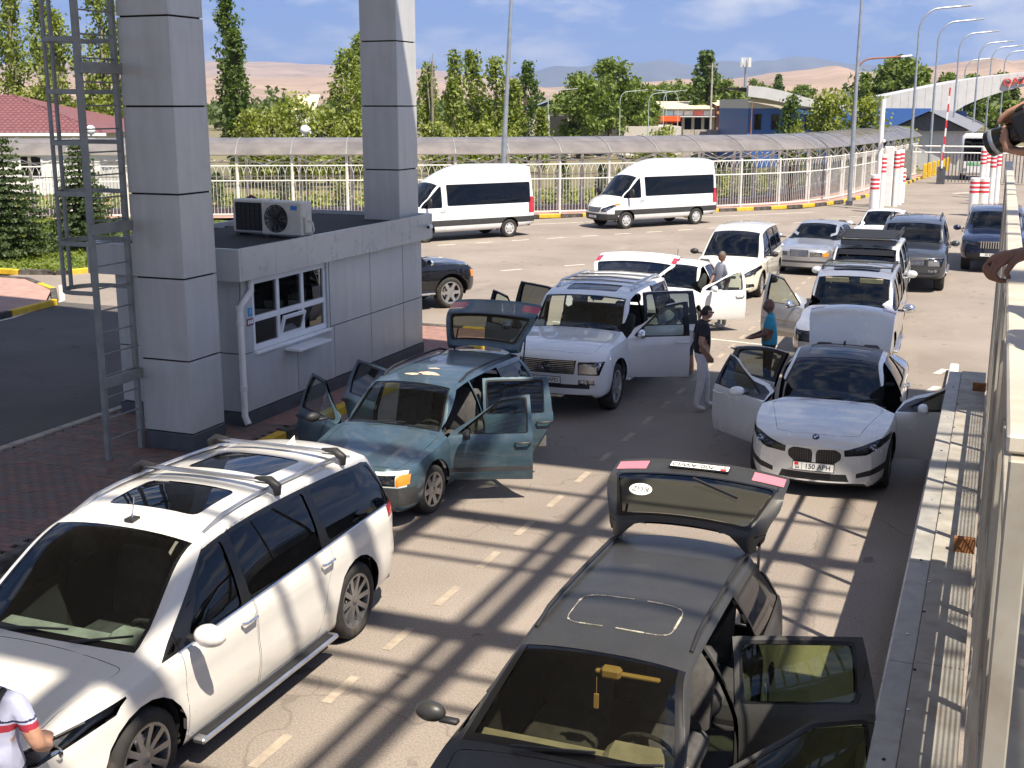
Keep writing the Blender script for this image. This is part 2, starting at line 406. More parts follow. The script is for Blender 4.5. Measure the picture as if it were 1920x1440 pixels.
def belt_at(S, xs): return S['beltf'](unshift(S, xs))
def body_bm(S):
    hw, xf, xr = S['hw'], S['xf'], S['xr']
    xs = set(round(xr+(xf-xr)*t/34, 4) for t in range(35))
    for p in (S['cowl'], S['wst'], S['rst'], S['rsb']): xs.add(round(p[0], 4))
    for a, b in ((S['cowl'][0], S['wst'][0]), (S['rst'][0], S['rsb'][0])):
        for t in (.05, .25, .5, .75, .93): xs.add(round(a+(b-a)*t, 4))
    for dx in (.015, .03, .06, .1, .16): xs.add(round(xf-dx, 4)); xs.add(round(xr+dx, 4))
    xs = sorted(xs); ys = [xs[0]]
    for x in xs[1:]:
        if x-ys[-1] > .008: ys.append(x)
    xs = ys; sh = Shell(); V = sh.V
    def half(x):
        zs, zt, cr = S['sillf'](x), S['top'](x), S['crf'](x); e4 = zt-cr; zb = min(S['beltf'](x), e4-.012); W = hw*S['wf'](x); p = [(0, zs)]
        for t in T_LOW: p.append((W*S['lowf'](t), zs+(zb-zs)*t))
        yb = p[-1][0]; y4 = min(hw*S['w4f'](x), yb-.012)
        for u in U_SIDE: p.append((yb+(y4-yb)*u+.022*math.sin(math.pi*u)*min(1, (e4-zb)/.4), zb+(e4-zb)*u))
        for v in V_ROOF: p.append((y4*(1-v), e4+cr*(1-(1-v)**2.4)))
        return p
    nl = 1+len(T_LOW); ns = nl+len(U_SIDE); K = ns+len(V_ROOF); rings = []
    for x in xs:
        h = half(x); ring = []
        for s in (1, -1):
            for y, z in (h if s == 1 else h[1:-1][::-1]): ring.append(len(V)); V.append(Vector((shift(S, x, y), s*y, z)))
        rings.append(ring)
    N = 2*K-2; cw, wt, rt, rb = S['cowl'][0], S['wst'][0], S['rst'][0], S['rsb'][0]
    for a in range(len(xs)-1):
        xm = (xs[a]+xs[a+1])/2; zc = (S['sillf'](xm)+S['top'](xm))/2
        for c in range(N):
            f = sh.face((rings[a][c], rings[a][(c+1) % N], rings[a+1][(c+1) % N], rings[a+1][c]))
            if f.n.y*f.c.y+f.n.z*(f.c.z-zc) < 0: f.v = f.v[::-1]; f.n = -f.n
            cc = c if c < K-1 else N-1-c       # half index of the strip
            if cc == 0: f.typ = 5
            if cc >= ns:                       # roof strips
                if wt < xm < cw: f.typ = 2 if (cc == ns or xm > cw-.06*(cw-wt)*1.3) else 1
                elif rb < xm < rt and not S.get('hatch'): f.typ = 2 if cc == ns else 1
            elif cc == ns-1 and wt < xm < cw and S.get('blackpillar'): f.typ = 2
    for ring, x, sg in ((rings[-1], xf, 1), (rings[0], xr, -1)):
        rows = []
        for i in range(1, K-1):
            l, r = ring[i], ring[N-i]; row = [l]
            for q in range(1, 10): y = V[l].y+(V[r].y-V[l].y)*q/10; row.append(len(V)); V.append(Vector((shift(S, x, y), y, V[l].z)))
            rows.append(row+[r])
        fs = [(rows[a][q], rows[a+1][q], rows[a+1][q+1], rows[a][q+1]) for a in range(len(rows)-1) for q in range(10)]+[(rows[-1][q], ring[K-1], rows[-1][q+1]) for q in range(10)]
        for v in fs:
            f = sh.face(v)
            if f.n.x*sg < 0: f.v = f.v[::-1]; f.n = -f.n
    sh.N = [Vector((0, 0, 0)) for _ in V]
    for f in sh.F:
        p = [V[i] for i in f.v]; ar = ((p[2]-p[0]).cross(p[-1]-p[1])).length+1e-9
        for i in f.v: sh.N[i] += f.n*ar
    for n in sh.N: n.normalize()
    return sh
def extract(sh, faces, name, mats, parent, slot=None, thick=0.0, inner=None, gap=0.0, push=0.0, origin=(0, 0, 0), rot=None):
    """faces of the car's skin become one mesh object of their own"""
    faces = [f for f in faces if not f.dead]
    if not faces: return None
    V, N = sh.V, sh.N; vm = {}; vs = []; nm = []; org = Vector(origin); bnd = {}; own = {}
    if gap or thick:
        for f in faces:
            m = len(f.v)
            for q in range(m):
                a, b = f.v[q], f.v[(q+1) % m]; k = (a, b) if a < b else (b, a)
                own[k] = None if k in own else (f, a, b)
        own = {k: o for k, o in own.items() if o}
        for f, a, b in own.values():
            for i in (a, b): bnd.setdefault(i, [])
        if gap:
            for f in faces:
                for i in f.v:
                    if i in bnd: bnd[i].append(f.c)
    for f in faces:
        for i in f.v:
            if i in vm: continue
            co = V[i].copy(); n = N[i]
            if gap and i in bnd:
                d = sum(bnd[i], Vector((0, 0, 0)))/len(bnd[i])-co; d -= n*d.dot(n)
                if d.length > 1e-5: co += d.normalized()*gap
            vm[i] = len(vs); vs.append(co-n*push-org); nm.append(n)
    pf = [tuple(vm[i] for i in f.v) for f in faces]; mi = [slot(f) if slot else 0 for f in faces]; no = len(vs)
    if thick:
        vs += [vs[k]-nm[k]*thick for k in range(no)]; nm += [-n for n in nm]; ii = inner if inner is not None else len(mats)-1
        for p in list(pf): pf.append(tuple(i+no for i in p[::-1])); mi.append(ii)
        for f, a, b in own.values():
            ia, ib = vm[a], vm[b]; k = len(vs); en = ((V[a]+V[b])/2-f.c).normalized()
            vs += [vs[ia], vs[ib], vs[ib+no], vs[ia+no]]; nm += [en]*4; pf.append((k, k+1, k+2, k+3)); mc = (V[a]+V[b])/2
            lip = any(math.hypot(mc.x-ax_, mc.z-zc_) < ra_+.05 for ax_, zc_, ra_ in sh.arch); mi.append(ii if lip else slot(f) if slot else 0)
    me = bpy.data.meshes.new(name); me.from_pydata([tuple(v) for v in vs], [], pf)
    for m in mats: me.materials.append(m)
    me.polygons.foreach_set('material_index', mi); me.polygons.foreach_set('use_smooth', [True]*len(pf)); me.update()
    me.normals_split_custom_set_from_vertices([tuple(n) for n in nm])
    return link(name, me, parent, origin, rot)
WHEELS = {}
def wheel_meshes(Rt, tw, style):
    key = (round(Rt, 3), round(tw, 3), style)
    if key in WHEELS: return WHEELS[key]
    rr = Rt*{'steel': .66, 'van': .60}.get(style, .70); h = tw/2; mb = MB()
    prof = [(rr-.01, -h*.86), (rr+.02, -h*.97), ((rr+Rt)/2, -h*1.03), (Rt-.03, -h*.96), (Rt-.008, -h*.78), (Rt, -h*.5), (Rt, -h*.2), (Rt-.008, -h*.17), (Rt-.008, -h*.13), (Rt, -h*.1), (Rt, h*.1), (Rt-.008, h*.13), (Rt-.008, h*.17), (Rt, h*.2), (Rt, h*.5), (Rt-.008, h*.78), (Rt-.03, h*.96), ((rr+Rt)/2, h*1.03), (rr+.02, h*.97), (rr-.01, h*.86)]
    mb.lathe(prof, 40, 'y'); tyre = mb.mesh('tyre', M_TYRE, 40)
    rm = {'alloy5': M_ALLOY, 'alloy6': M_ALLOY, 'alloyf': M_ALLOY, 'dark': M_DALLOY, 'darkf': M_DALLOY, 'steel': M_STEELW, 'van': M_STEELW}[style]
    mb = MB(); mb.lathe([(rr+.012, h*.90), (rr-.004, h*.93), (rr-.022, h*.88), (rr-.03, h*.5), (rr-.03, -h*.8)], 40, 'y')
    mb.mi = 1; mb.lathe([(rr-.03, h*.12), (.02, h*.12)], 24, 'y')
    mb.mi = 2; mb.lathe([(rr*.62, h*.14), (rr*.62, h*.3), (.03, h*.3)], 24, 'y'); mb.mi = 0
    ns = {'alloy5': 5, 'alloy6': 6, 'alloyf': 10, 'dark': 10, 'darkf': 7, 'steel': 8, 'van': 6}[style]
    if style in ('steel', 'van'):
        mb.lathe([(rr-.02, h*.7), (rr*.72, h*.78), (rr*.55, h*.95), (rr*.3, h*.98), (rr*.28, h*1.05), (0.001, h*1.05)], 32, 'y')
        mb.mi = 1
        for k in range(ns):
            a = 2*math.pi*k/ns; ca, sa = math.cos(a), math.sin(a)
            mb.sphere((rr*.70*ca, h*.80, rr*.70*sa), (.028, .012, .028), 8, 5)
    else:
        mb.lathe([(.001, h*.80), (.035, h*.80), (.07, h*.74), (.075, h*.55)], 20, 'y')
        wd = {5: .085, 6: .075, 7: .07, 10: .042}[ns]
        for k in range(ns):
            a = 2*math.pi*k/ns; mt = Matrix.Rotation(a, 4, 'Y')
            w0, w1 = wd*.62, wd*.5 if ns < 10 else wd*.62
            pr_ = [(.05, h*.78, w0), (rr*.5, h*.80, w0*.85), (rr-.015, h*.90, w1)]; vs = []
            for r_, y_, w_ in pr_: vs += [mt @ Vector((r_, y_, -w_)), mt @ Vector((r_, y_, w_)), mt @ Vector((r_, y_-.035, w_*1.1)), mt @ Vector((r_, y_-.035, -w_*1.1))]
            fs = []
            for i in range(2):
                for q in range(4): fs.append((i*4+q, i*4+(q+1) % 4, (i+1)*4+(q+1) % 4, (i+1)*4+q))
            mb.add(vs, fs)
    rim = mb.mesh('rim', [rm, M_BRAKE, M_CHROME], 35)
    WHEELS[key] = (tyre, rim); return WHEELS[key]
def seat_mesh(mt, wide=.52):
    key = (mt.name, wide)
    if key in WHEELS: return WHEELS[key]
    mb = MB(); h = wide/2
    mb.box((-.26, -h, .0), (.28, h, .17), bev=.05)
    mb.box((-.08, -h*.96, 0), (.08, h*.96, .62), Matrix.Translation((-.24, 0, .12)) @ Matrix.Rotation(R(-16), 4, 'Y'), bev=.05)
    for c in ([0] if wide < .8 else [-h*.55, h*.55]):
        mb.box((-.05, c-.13, 0), (.05, c+.13, .17), Matrix.Translation((-.43, 0, .76)) @ Matrix.Rotation(R(-10), 4, 'Y'), bev=.04)
    me = mb.mesh('seat', mt, 60); WHEELS[key] = me; return me
def plate(parent, loc, rot, txt, region=None, name='number_plate'):
    mb = MB(); mb.box((-.26, -.056, 0), (.26, .056, .008)); mb.mi = 1
    for a, b in (((-.262, -.058), (.262, -.05)), ((-.262, .05), (.262, .058)), ((-.262, -.05), (-.254, .05)), ((.254, -.05), (.262, .05))): mb.box((*a, .002), (*b, .011))
    if region: mb.mi = 1; mb.box((-.145, -.05, .004), (-.141, .05, .0095)); mb.mi = 2; mb.box((-.235, .008, .004), (-.185, .043, .010)); mb.mi = 0
    p = mb.build(name, [M_PLATE, M_INK, M_FLAGR], parent, loc, rot)
    if region:
        me = text_mesh(region, .05, M_INK, .0015); link('lettering', me, p, (-.20, -.022, .0095))
        me = text_mesh(txt, .088, M_INK, .0015); link('lettering', me, p, (.055, -.002, .0095))
    else:
        me = text_mesh(txt, .088, M_INK, .0015); link('lettering', me, p, (0, -.002, .0095))
    return p
def make_car(name, S, loc, yaw, mats, label, cat='car', group=None):
    """S: shape; mats: paint, glass, trims. The car's nose points along local +x"""
    root = empty(name, loc, yaw); tag(root, label, cat, group)
    hw, xf, xr, wb = S['hw'], S['xf'], S['xr'], S['wb']; P = mats['paint']; op = S.get('open', {})
    bm = body_bm(S)
    side = lambda s: [f for f in bm.F if f.c.y*s > hw*.30 and abs(f.n.y) > .12]
    # doors
    for (pl, prr, x0, x1, x0t) in S.get('doors', []):
        for s, pid in ((1, pl), (-1, prr)):
            zs = S['sillf'](0)+.075; zsx = zs+.02
            pts = [(x0+S.get('dcut', {}).get(pl, 0), zs), (x1, zsx), (x1, belt_at(S, x1)), (x0, belt_at(S, x0)*.8+.1), (x0, belt_at(S, x0))]
            n = 9
            for k in range(n+1):
                x = x0t+(x1-x0t)*k/n; z = z4(S, x)-(.03 if x < S['wst'][0]+.02 else .095)
                if z > belt_at(S, x): pts.append((x, z))
            for f in cookie(bm, side(s), pts, (0, 2)): f.pan = pid; f.typ = 0
    # side windows
    tint = {}
    if 'dlo' in S:       # one dark band behind all the side glass
        x0b, x1b, x0t, x1t = S['dlo']
        for s in (1, -1):
            for q in range(S.get('dlon', 1)):
                n_ = S.get('dlon', 1); xa, xb = x0b+(x1b-x0b)*q/n_, x0b+(x1b-x0b)*(q+1)/n_; ta, tb = max(x0t, xa) if q else x0t, min(x1t, xb) if q < n_-1 else x1t
                pts = [(xa, belt_at(S, xa)+.008), (xb, belt_at(S, xb)+.008)]+[(x, max(belt_at(S, x)+.02, z4(S, x)-(.042 if x < S['wst'][0]+.02 else .108))) for x in [ta+(tb-ta)*k/8 for k in range(9)]]
                for f in cookie(bm, side(s), pts, (0, 2)): f.typ = 2
    for q, (x0b, x1b, x0t, x1t, g) in enumerate(S.get('wins', [])):
        for s in (1, -1):
            for m_, t_ in ((.0, 2), (.022, 1)):
                zb = belt_at(S, (x0b+x1b)/2)+.012+m_*.7; pts = [(x0b+m_, zb), (x1b-m_*1.6, zb)]
                for k in range(8):
                    x = x0t+m_+(x1t-x0t-2*m_)*k/7; pts.append((x, max(zb+.02, z4(S, x)-(.055 if x < S['wst'][0]+.02 else .125)-m_)))
                pts = round_poly(hull2(pts), S.get('wr', .035), 2)
                for f in cookie(bm, side(s), pts, (0, 2)): f.typ = t_ if t_ == 2 else 10+q
        tint[10+q] = g
    front = lambda: [f for f in bm.F if f.n.x > .08 and f.c.x > xf-.75 and f.typ in (0, 2, 3, 5, 9)]
    rear = lambda: [f for f in bm.F if f.n.x < -.10 and f.c.x < S['rst'][0]+.12]
    up = lambda: [f for f in bm.F if f.n.z > .25]
    # tailgate / boot
    if 'gate' in S:
        g = S['gate']      # z0, z1, halfwidth low, halfwidth top, then glass z0
        z0, z1, y0, y1, gz, gm = g
        for f in cookie(bm, rear(), round_poly([(-y0, z0), (y0, z0), (y0*1.0, (z0+z1)*.5), (y1, z1), (-y1, z1), (-y0*1.0, (z0+z1)*.5)], .05), (1, 2)): f.pan = 6; f.typ = 0
        for m_, t_ in ((0, 2), (.03, 30)):
            fm = S.get('gframe', .07); pts = round_poly([(-y0+fm+m_, gz+m_), (y0-fm-m_, gz+m_), (y1-fm*.7-m_, z1-fm*.85-m_), (-y1+fm*.7+m_, z1-fm*.85-m_)], .05)
            for f in cookie(bm, rear(), pts, (1, 2)): f.typ = t_
        tint[30] = gm
    if 'boot' in S:
        x0, x1, y0 = S['boot']
        for f in cookie(bm, [f for f in bm.F if f.c.x < x1+.1 and (f.n.z > .2 or f.n.x < -.3) and f.c.z > S['tailz']-.32 and f.typ == 0], [(x0, -y0), (x1, -y0*.93), (x1, y0*.93), (x0, y0)], (0, 1)): f.pan = 6
    if 'bonnet' in S:
        x0, x1, y0, y1 = S['bonnet']
        fs_ = [f for f in up() if f.c.x > x0-.15 and f.typ in (0, 2)]
        for f in cookie(bm, fs_, round_poly([(x0, -y0), (x1-.10, -y1), (x1, -y1*.5), (x1, y1*.5), (x1-.10, y1), (x0, y0)], .06), (0, 1)):
            if f.typ == 0: f.pan = 5
    for (x0, x1, y0, t_) in S.get('roofpanes', []):
        fs_ = [f for f in up() if f.typ == 0]
        for f in cookie(bm, fs_, round_poly([(x0, -y0), (x1, -y0), (x1, y0), (x0, y0)], .08), (0, 1)): f.typ = t_
        tint[t_] = S.get('roofglass', M_TINT)
    if S.get('blackroof'):
        rx0, rx1 = S['rst'][0], S['wst'][0]
        for f in bm.F:
            c = f.c
            if f.typ == 0 and f.n.z > .75 and rx0 < c.x < rx1+.02 and abs(c.y) < hw*S['w4f'](c.x)*.96: f.typ = 2
    # faces seen from the front and the back: lamps, grilles, plastics
    for poly, t_, mir in S.get('front', []):
        for s in ((1, -1) if mir else (1,)):
            for f in cookie(bm, front(), [(y*s, z) for y, z in poly], (1, 2)):
                if f.pan != 5 or t_ in (3, 4): f.typ = t_; f.pan = 0
    for poly, t_, mir in S.get('back', []):
        for s in ((1, -1) if mir else (1,)):
            for f in cookie(bm, [f for f in rear() if f.typ in (0, 5)], [(y*s, z) for y, z in poly], (1, 2)): f.typ = t_
    for poly, t_ in S.get('flank', []):
        for s in (1, -1):
            for f in cookie(bm, [f for f in side(s) if f.typ == 0], poly, (0, 2)): f.typ = t_
    # wheel arches
    Ra = S.get('Ra', S['R']+.055); kill = []
    bm.arch = [(ax, S['R']+.02, Ra) for ax in (wb/2, -wb/2)]
    for ax in (wb/2, -wb/2):
        for s in (1, -1):
            zc = S['R']+.02
            if S.get('flare'):
                ring = [(ax+(Ra+.07)*math.cos(a), zc+(Ra+.07)*math.sin(a)) for a in [math.pi*2*t/22 for t in range(22)]]
                for f in cookie(bm, [f for f in side(s) if f.typ in (0, 5)], ring, (0, 2)): f.typ = S['flare']
            pts = [(ax+Ra*math.cos(a), zc+Ra*math.sin(a)) for a in [math.pi*2*t/22 for t in range(22)]]
            kill += cookie(bm, side(s), pts, (0, 2))
    for f in kill: f.dead = True
    bm.F = [f for f in bm.F if not f.dead]; bm.weld()
    solid = {0: 0, 2: 1, 3: 2, 5: 3, 8: 4, 9: 5}
    slots = [P, M_TRIM, M_BLACK, mats.get('low', M_BLACK), mats.get('stripe', M_CHROME), mats.get('accent', P), mats.get('lining', M_LINING)]
    sl = lambda f: solid.get(f.typ, 0)
    by = {}
    for f in bm.F: by.setdefault(f.pan, []).append(f)
    gl = lambda p: [(t, [f for f in by.get(p, []) if f.typ == t]) for t in tint]
    body = extract(bm, [f for f in by[0] if f.typ in solid], 'body', slots, root, sl, thick=.03)
    ws = [f for f in by[0]+by.get(5, []) if f.typ == 1]
    wsf = [f for f in ws if f.c.x > 0]; wsr = [f for f in ws if f.c.x <= 0]
    extract(bm, wsf, 'windscreen', [mats.get('ws', M_WS)], root, push=.004)
    extract(bm, wsr, 'rear_window', [mats.get('rearglass', M_DARKT)], root, push=.004)
    for t, fs_ in gl(0):
        for nm_, sub in (('left', [f for f in fs_ if f.c.y > 0.0]), ('right', [f for f in fs_ if f.c.y <= 0.0])) if t < 30 else (('x', fs_),):
            extract(bm, sub, 'side_window' if t < 30 else ('rear_window' if t == 30 else 'sunroof'), [tint[t]], root, push=.006)
    extract(bm, by.get(5, []) and [f for f in by[5] if f.typ in solid], 'bonnet', slots, root, sl, thick=.02, gap=.006)
    # lamps
    for t, nm_, lm, inn in ((4, 'headlight', M_LENS, mats.get('lampin', M_LAMPI)), (6, 'tail_light', M_RED, None), (7, 'fog_light', M_LENS, M_LAMPI), (11, 'x', None, None), (20, 'indicator', M_AMBER, None)):
        if t == 11: continue
        fs_ = [f for f in bm.F if f.typ == t]
        for s in (1, -1):
            sub = [f for f in fs_ if f.c.y*s > 0]
            l = extract(bm, sub, nm_, [lm], root, push=.0 if inn else -.004, gap=.003)
            if l and inn:
                extract(bm, sub, 'lamp_housing', [inn], l, push=.055)
                cs = [f.c for f in sub]; c = sum(cs, Vector())/len(cs)
                rr = S.get('lampr', .06)
                ext = max(p.y for p in cs)-min(p.y for p in cs)
                for k in (-1, 1): mb = MB(); mb.lathe([(rr, .0), (rr*.97, .015), (rr*.8, -.01), (rr*.35, -.035), (.001, -.04)], 16, 'x', (c.x-.045-k*s*.02, c.y+k*ext*.24, c.z)); mb.build('lamp', M_CHROME, l, smooth=40)
    # doors
    hinges = {}
    for (pl, prr, x0, x1, x0t) in S.get('doors', []):
        for s, pid in ((1, pl), (-1, prr)):
            h = (x1-.01, s*hw*.955, 0.0); a = op.get(pid, 0); hinges[pid] = (x0, x1, s)
            fs_ = by.get(pid, [])
            d = extract(bm, [f for f in fs_ if f.typ in solid], 'door', slots, root, sl, thick=.05 if a else .03, gap=.005, origin=h, rot=(0, 0, R(-a*s)))
            if not d: continue
            for t, g in gl(pid):
                o = extract(bm, g, 'window', [tint[t]], d, push=.012, origin=h)
                if o: o.location = (0, 0, 0)
            # handle
            hz = belt_at(S, x0)-.10; hx = x0+.13-h[0]; mb = MB()
            mb.tube([(hx+.10, s*(.045), hz), (hx+.07, s*(.075), hz), (hx-.07, s*.075, hz+.004), (hx-.10, s*.045, hz+.004)], .014, 6)
            if hz > .3: mb.build('door_handle', mats.get('handle', P), d, smooth=50)
            if a:      # inner trim with armrest
                mb = MB(); L_ = x1-x0; zs = S['sillf'](0)
                mb.box((-L_+.10, -.09 if s > 0 else .03, zs+.20), (-.12, -.03 if s > 0 else .09, belt_at(S, (x0+x1)/2)-.03), bev=.02)
                mb.box((-L_*.72, -.14 if s > 0 else .08, zs+.50), (-L_*.25, -.08 if s > 0 else .14, zs+.57), bev=.02)
                mb.build('door_trim', mats.get('trim', M_LINING), d)
            if S.get('mirror') and pid in (1, 2):
                mx, mz = S['mirror']; mx -= h[0]; mb = MB(); sz = S.get('mirsize', (.085, .115, .075))
                mb.sphere((mx, s*(.16+.045), mz), (sz[0], sz[1], sz[2]), 14, 10)
                mb.v = [(x if x > mx-.03 else mx-.03, y, z) for x, y, z in mb.v]
                mb.mi = 1; mb.box((mx-.03, min(s*.0, s*.14), mz-.06), (mx+.03, max(s*.0, s*.14), mz-.025), bev=.01)
                mr = mb.build('mirror', [mats.get('mir', P), M_BLACK], d, smooth=60)
                mb = MB(); mb.poly([(mx-.033, s*.205+sz[1]*.85*math.cos(t), mz+sz[2]*.8*math.sin(t)) for t in [2*math.pi*k/14 for k in range(14)]]); mb.build('mirror_glass', M_MIRR, mr)
    # tailgate / boot lid
    if 6 in by:
        fs_ = by[6]; sol = [f for f in fs_ if f.typ in solid]; a = op.get(6, 0)
        if 'gate' in S: hx = max(bm.V[v].x for f in sol for v in f.v); hz = max(bm.V[v].z for f in sol for v in f.v); nm_ = 'tailgate'
        else: hx = max(bm.V[v].x for f in sol for v in f.v); hz = max(bm.V[v].z for f in sol for v in f.v)-.02; nm_ = 'boot_lid'
        g = extract(bm, sol, nm_, slots, root, sl, thick=.05, gap=.006, origin=(hx, 0, hz), rot=(0, R(a), 0))
        for t, q in gl(6):
            o = extract(bm, q, 'rear_window', [tint[t]], g, push=.006, origin=(hx, 0, hz))
            if o: o.location = (0, 0, 0)
        for t, nm2, lm in ((6, 'tail_light', M_RED), (7, 'tail_light', M_LENS)):
            for s in (1, -1):
                o = extract(bm, [f for f in fs_ if f.typ == t and f.c.y*s > 0], nm2, [mats.get('tail', lm)], g, push=-.003, origin=(hx, 0, hz))
                if o: o.location = (0, 0, 0)
        root['gate'] = g.name
        if a and 'gate' in S:
            for s in (1, -1):      # gas struts
                y = s*(S['gate'][3]-.02); q = Matrix.Rotation(R(a), 4, 'Y') @ Vector((-.12, 0, -.42)); mb = MB()
                mb.tube([(hx-.06, y*1.08, hz-.55), (hx+q.x, y, hz+q.z)], .012, 6); mb.build('gas_strut', M_BLACK, root)
    # wheels with arch liners
    ty, ri = wheel_meshes(S['R'], S['tw'], S.get('rim', 'alloy5')); k = 0
    for ax in (wb/2, -wb/2):
        for s in (1, -1):
            yw = hw*S['wf'](ax)-.035-S['tw']/2
            steer = S.get('steer', 0) if ax > 0 else 0
            w = empty('wheel', (ax, s*yw, S['R']), (0 if s > 0 else math.pi)+R(steer), root)
            link('tyre', ty, w); link('rim', ri, w)
            mb = MB(); n = 12; y1, y0 = s*(hw*S['wf'](ax)-.045), s*(yw-.2*s*s-.05)
            pts = [(ax+Ra*1.02*math.cos(t), S['R']+.02+Ra*1.02*math.sin(t)) for t in [math.pi*(1.06-1.12*q/n) for q in range(n+1)]]
            yl = []
            for x, z in pts: xu = unshift(S, x); zs_, zb_ = S['sillf'](xu), S['beltf'](xu); t_ = min(1, max(0, (z-zs_)/(zb_-zs_))); yl.append(s*(hw*S['wf'](xu)*S['lowf'](t_)-.075))
            for q in range(n): mb.poly([(pts[q][0], y0, pts[q][1]), (pts[q+1][0], y0, pts[q+1][1]), (pts[q+1][0], yl[q+1], pts[q+1][1]), (pts[q][0], yl[q], pts[q][1])])
            mb.poly([(x, y0, z) for x, z in pts]); mb.build('arch_liner', M_BRAKE, root)
    # cabin
    st = mats.get('seat', M_SEATG); fl = S['sillf'](0)+.10
    sy = hw*.42
    for s in (1, -1): link('seat', seat_mesh(st), root, (S.get('seatx', -.12), s*sy, fl+.12))
    if S.get('bench', True): link('seat', seat_mesh(st, round(hw*1.35, 2)), root, (S.get('seatx', -.12)-.95, 0, fl+.12))
    if S.get('bench3'): link('seat', seat_mesh(st, round(hw*1.3, 2)), root, (S['bench3'], 0, fl+.14))
    cx, cz = S['cowl']; mb = MB(); dw = hw*.80; dz = S.get('dashz', min(cz-.05, S['beltf'](cx)))
    dd = S.get('dashd', .36); mb.add([(cx-dd+.06, -dw, dz-.40), (cx-dd+.06, dw, dz-.40), (cx-dd, dw, dz-.12), (cx-dd, -dw, dz-.12), (cx-dd+.06, dw, dz-.03), (cx-dd+.06, -dw, dz-.03), (cx+.02, dw*.92, dz-.05), (cx+.02, -dw*.92, dz-.05)],
           [(0, 1, 2, 3), (3, 2, 4, 5), (5, 4, 6, 7)])
    mb.box((cx-dd-.06, sy-.22, dz-.16), (cx-dd+.16, sy+.22, dz+.02), bev=.05); mb.build('dashboard', mats.get('dash', M_LINING), root)
    mb = MB(); c = Vector((cx-dd-.14, sy, dz-.09)); rt_ = Matrix.Rotation(R(-62), 4, 'Y'); ring = []
    for t in range(21):
        a = 2*math.pi*t/20; ring.append(c+rt_ @ Vector((.18*math.cos(a), .18*math.sin(a), 0)))
    mb.tube(ring, .016, 6, False); mb.bar(ring[0], ring[10], .05, .02); mb.bar(c, c+Vector((.18, 0, -.08)), .05); mb.build('steering_wheel', M_LINING, root)
    mb = MB(); mb.box((xr+.25, -hw*.86, fl-.04), (cx+.2, hw*.86, fl)); mb.build('cabin_floor', M_LINING, root)
    # wipers
    if S.get('wipers', True):
        wt = S['wst']; dx, dz_ = wt[0]-cx, wt[1]-cz
        for y0 in (hw*.30, -hw*.42):
            mb = MB(); x_b = cx+.02; p0 = Vector((shift(S, x_b, y0), y0, S['top'](cx)+.015)); x_t = cx+dx*.10; y1 = y0+hw*.62
            p1 = Vector((shift(S, x_t, y1)+.0, y1 if y1 < hw*.7 else hw*.68, S['top'](x_t)-.004)); p1.z -= S['crf'](x_t)*abs(p1.y/(hw*.78))**2.4
            mb.bar(p0, p1+Vector((.012, 0, .022)), .018, .012); mb.build('wiper', M_BLACK, root)
    return root
def roof_rails(car, S, x0, x1, y, h=.05, mt=None, r=.018):
    for s in (1, -1):
        mb = MB(); n = 8; pts = []
        for k in range(n+1):
            x = x0+(x1-x0)*k/n; pts.append((x, s*y, S['top'](x)-S['crf'](x)*(y/(S['hw']*S['w4f'](x)))**2.4+(h if 0 < k < n else .0)))
        mb.tube(pts, r, 8); mb.build('roof_rail', mt or M_ALLOY, car, smooth=50)
def ztop(S, x, y=0): return S['top'](x)-S['crf'](x)*min(1, abs(y)/(S['hw']*S['w4f'](x)))**2.4
def prefix(S, x, y, z, d=.0): return (shift(S, x, y)+d, y, z)
PI2 = -math.pi/2
# ---- white minivan in the foreground
S = make_spec(W=1.985, wb=3.06, fo=.96, ro=1.09, R=.365, tw=.235, sill=.22, kind='wagon', cowl=(1.50, 1.13), wst=(.52, 1.655), peak=(-.35, 1.735), rst=(-2.28, 1.63), rsb=(-2.52, 1.12), hood=(2.16, .98), nose=.74, belt=(.98, 1.09), roofw=.715, hoodw=.82, cf=.30, cr=.16, hatch=True, rim='dark', endw=.74, bz=.70, crown=.075,
    doors=[(1, 2, .16, 1.09, .14), (3, 4, -1.08, .14, -1.04)], dcut={3: .30}, wins=[(.27, 1.0, .23, .60, M_DARKT), (-.98, .20, -.98, .16, M_TINT), (-2.34, -1.06, -2.2, -1.04, M_TINT), (1.11, 1.27, 1.11, 1.12, M_DARKT)], gate=(.72, 1.58, .80, .60, 1.14, M_TINT), bonnet=(1.55, 2.33, .80, .62), mirror=(1.02, 1.13), mirsize=(.10, .13, .085),
    dlo=(-2.36, 1.30, -2.22, .62), dlon=3, roofpanes=[(-.42, .16, .44, 31), (-1.50, -.88, .42, 32)], front=[([(.36, .66), (.60, .78), (.93, .93), (.93, .84), (.70, .68), (.40, .60)], 4, True), ([(-.34, .50), (.34, .50), (.40, .70), (-.40, .70)], 3, False), ([(-.6, .28), (.6, .28), (.6, .40), (-.6, .40)], 3, False)],
    back=[([(.55, .98), (.96, .98), (.98, 1.16), (.55, 1.08)], 6, True)], seatx=.15, bench3=-1.75, lampr=.05, dashd=.62, low=[(0, .90), (.05, .945), (.18, .975), (.40, 1.0), (.62, .985), (.8, .988), (.93, .972), (1, .95)])
KIA = make_car('minivan', S, (-6.235, 7.87, 0), PI2, dict(paint=paint('pearl_white_paint', (0.70, 0.68, 0.63), 0, .28), handle=M_CHROME, lampin=M_LAMPD, dash=mat('pale_dash', (0.30, 0.31, 0.29), .75, var=.25, scale=5)), 'white minivan with roof cross bars and two dark sunroofs, nearest on the left', 'minivan')
roof_rails(KIA, S, -2.0, .35, .64, .04, M_ALLOY, .016)
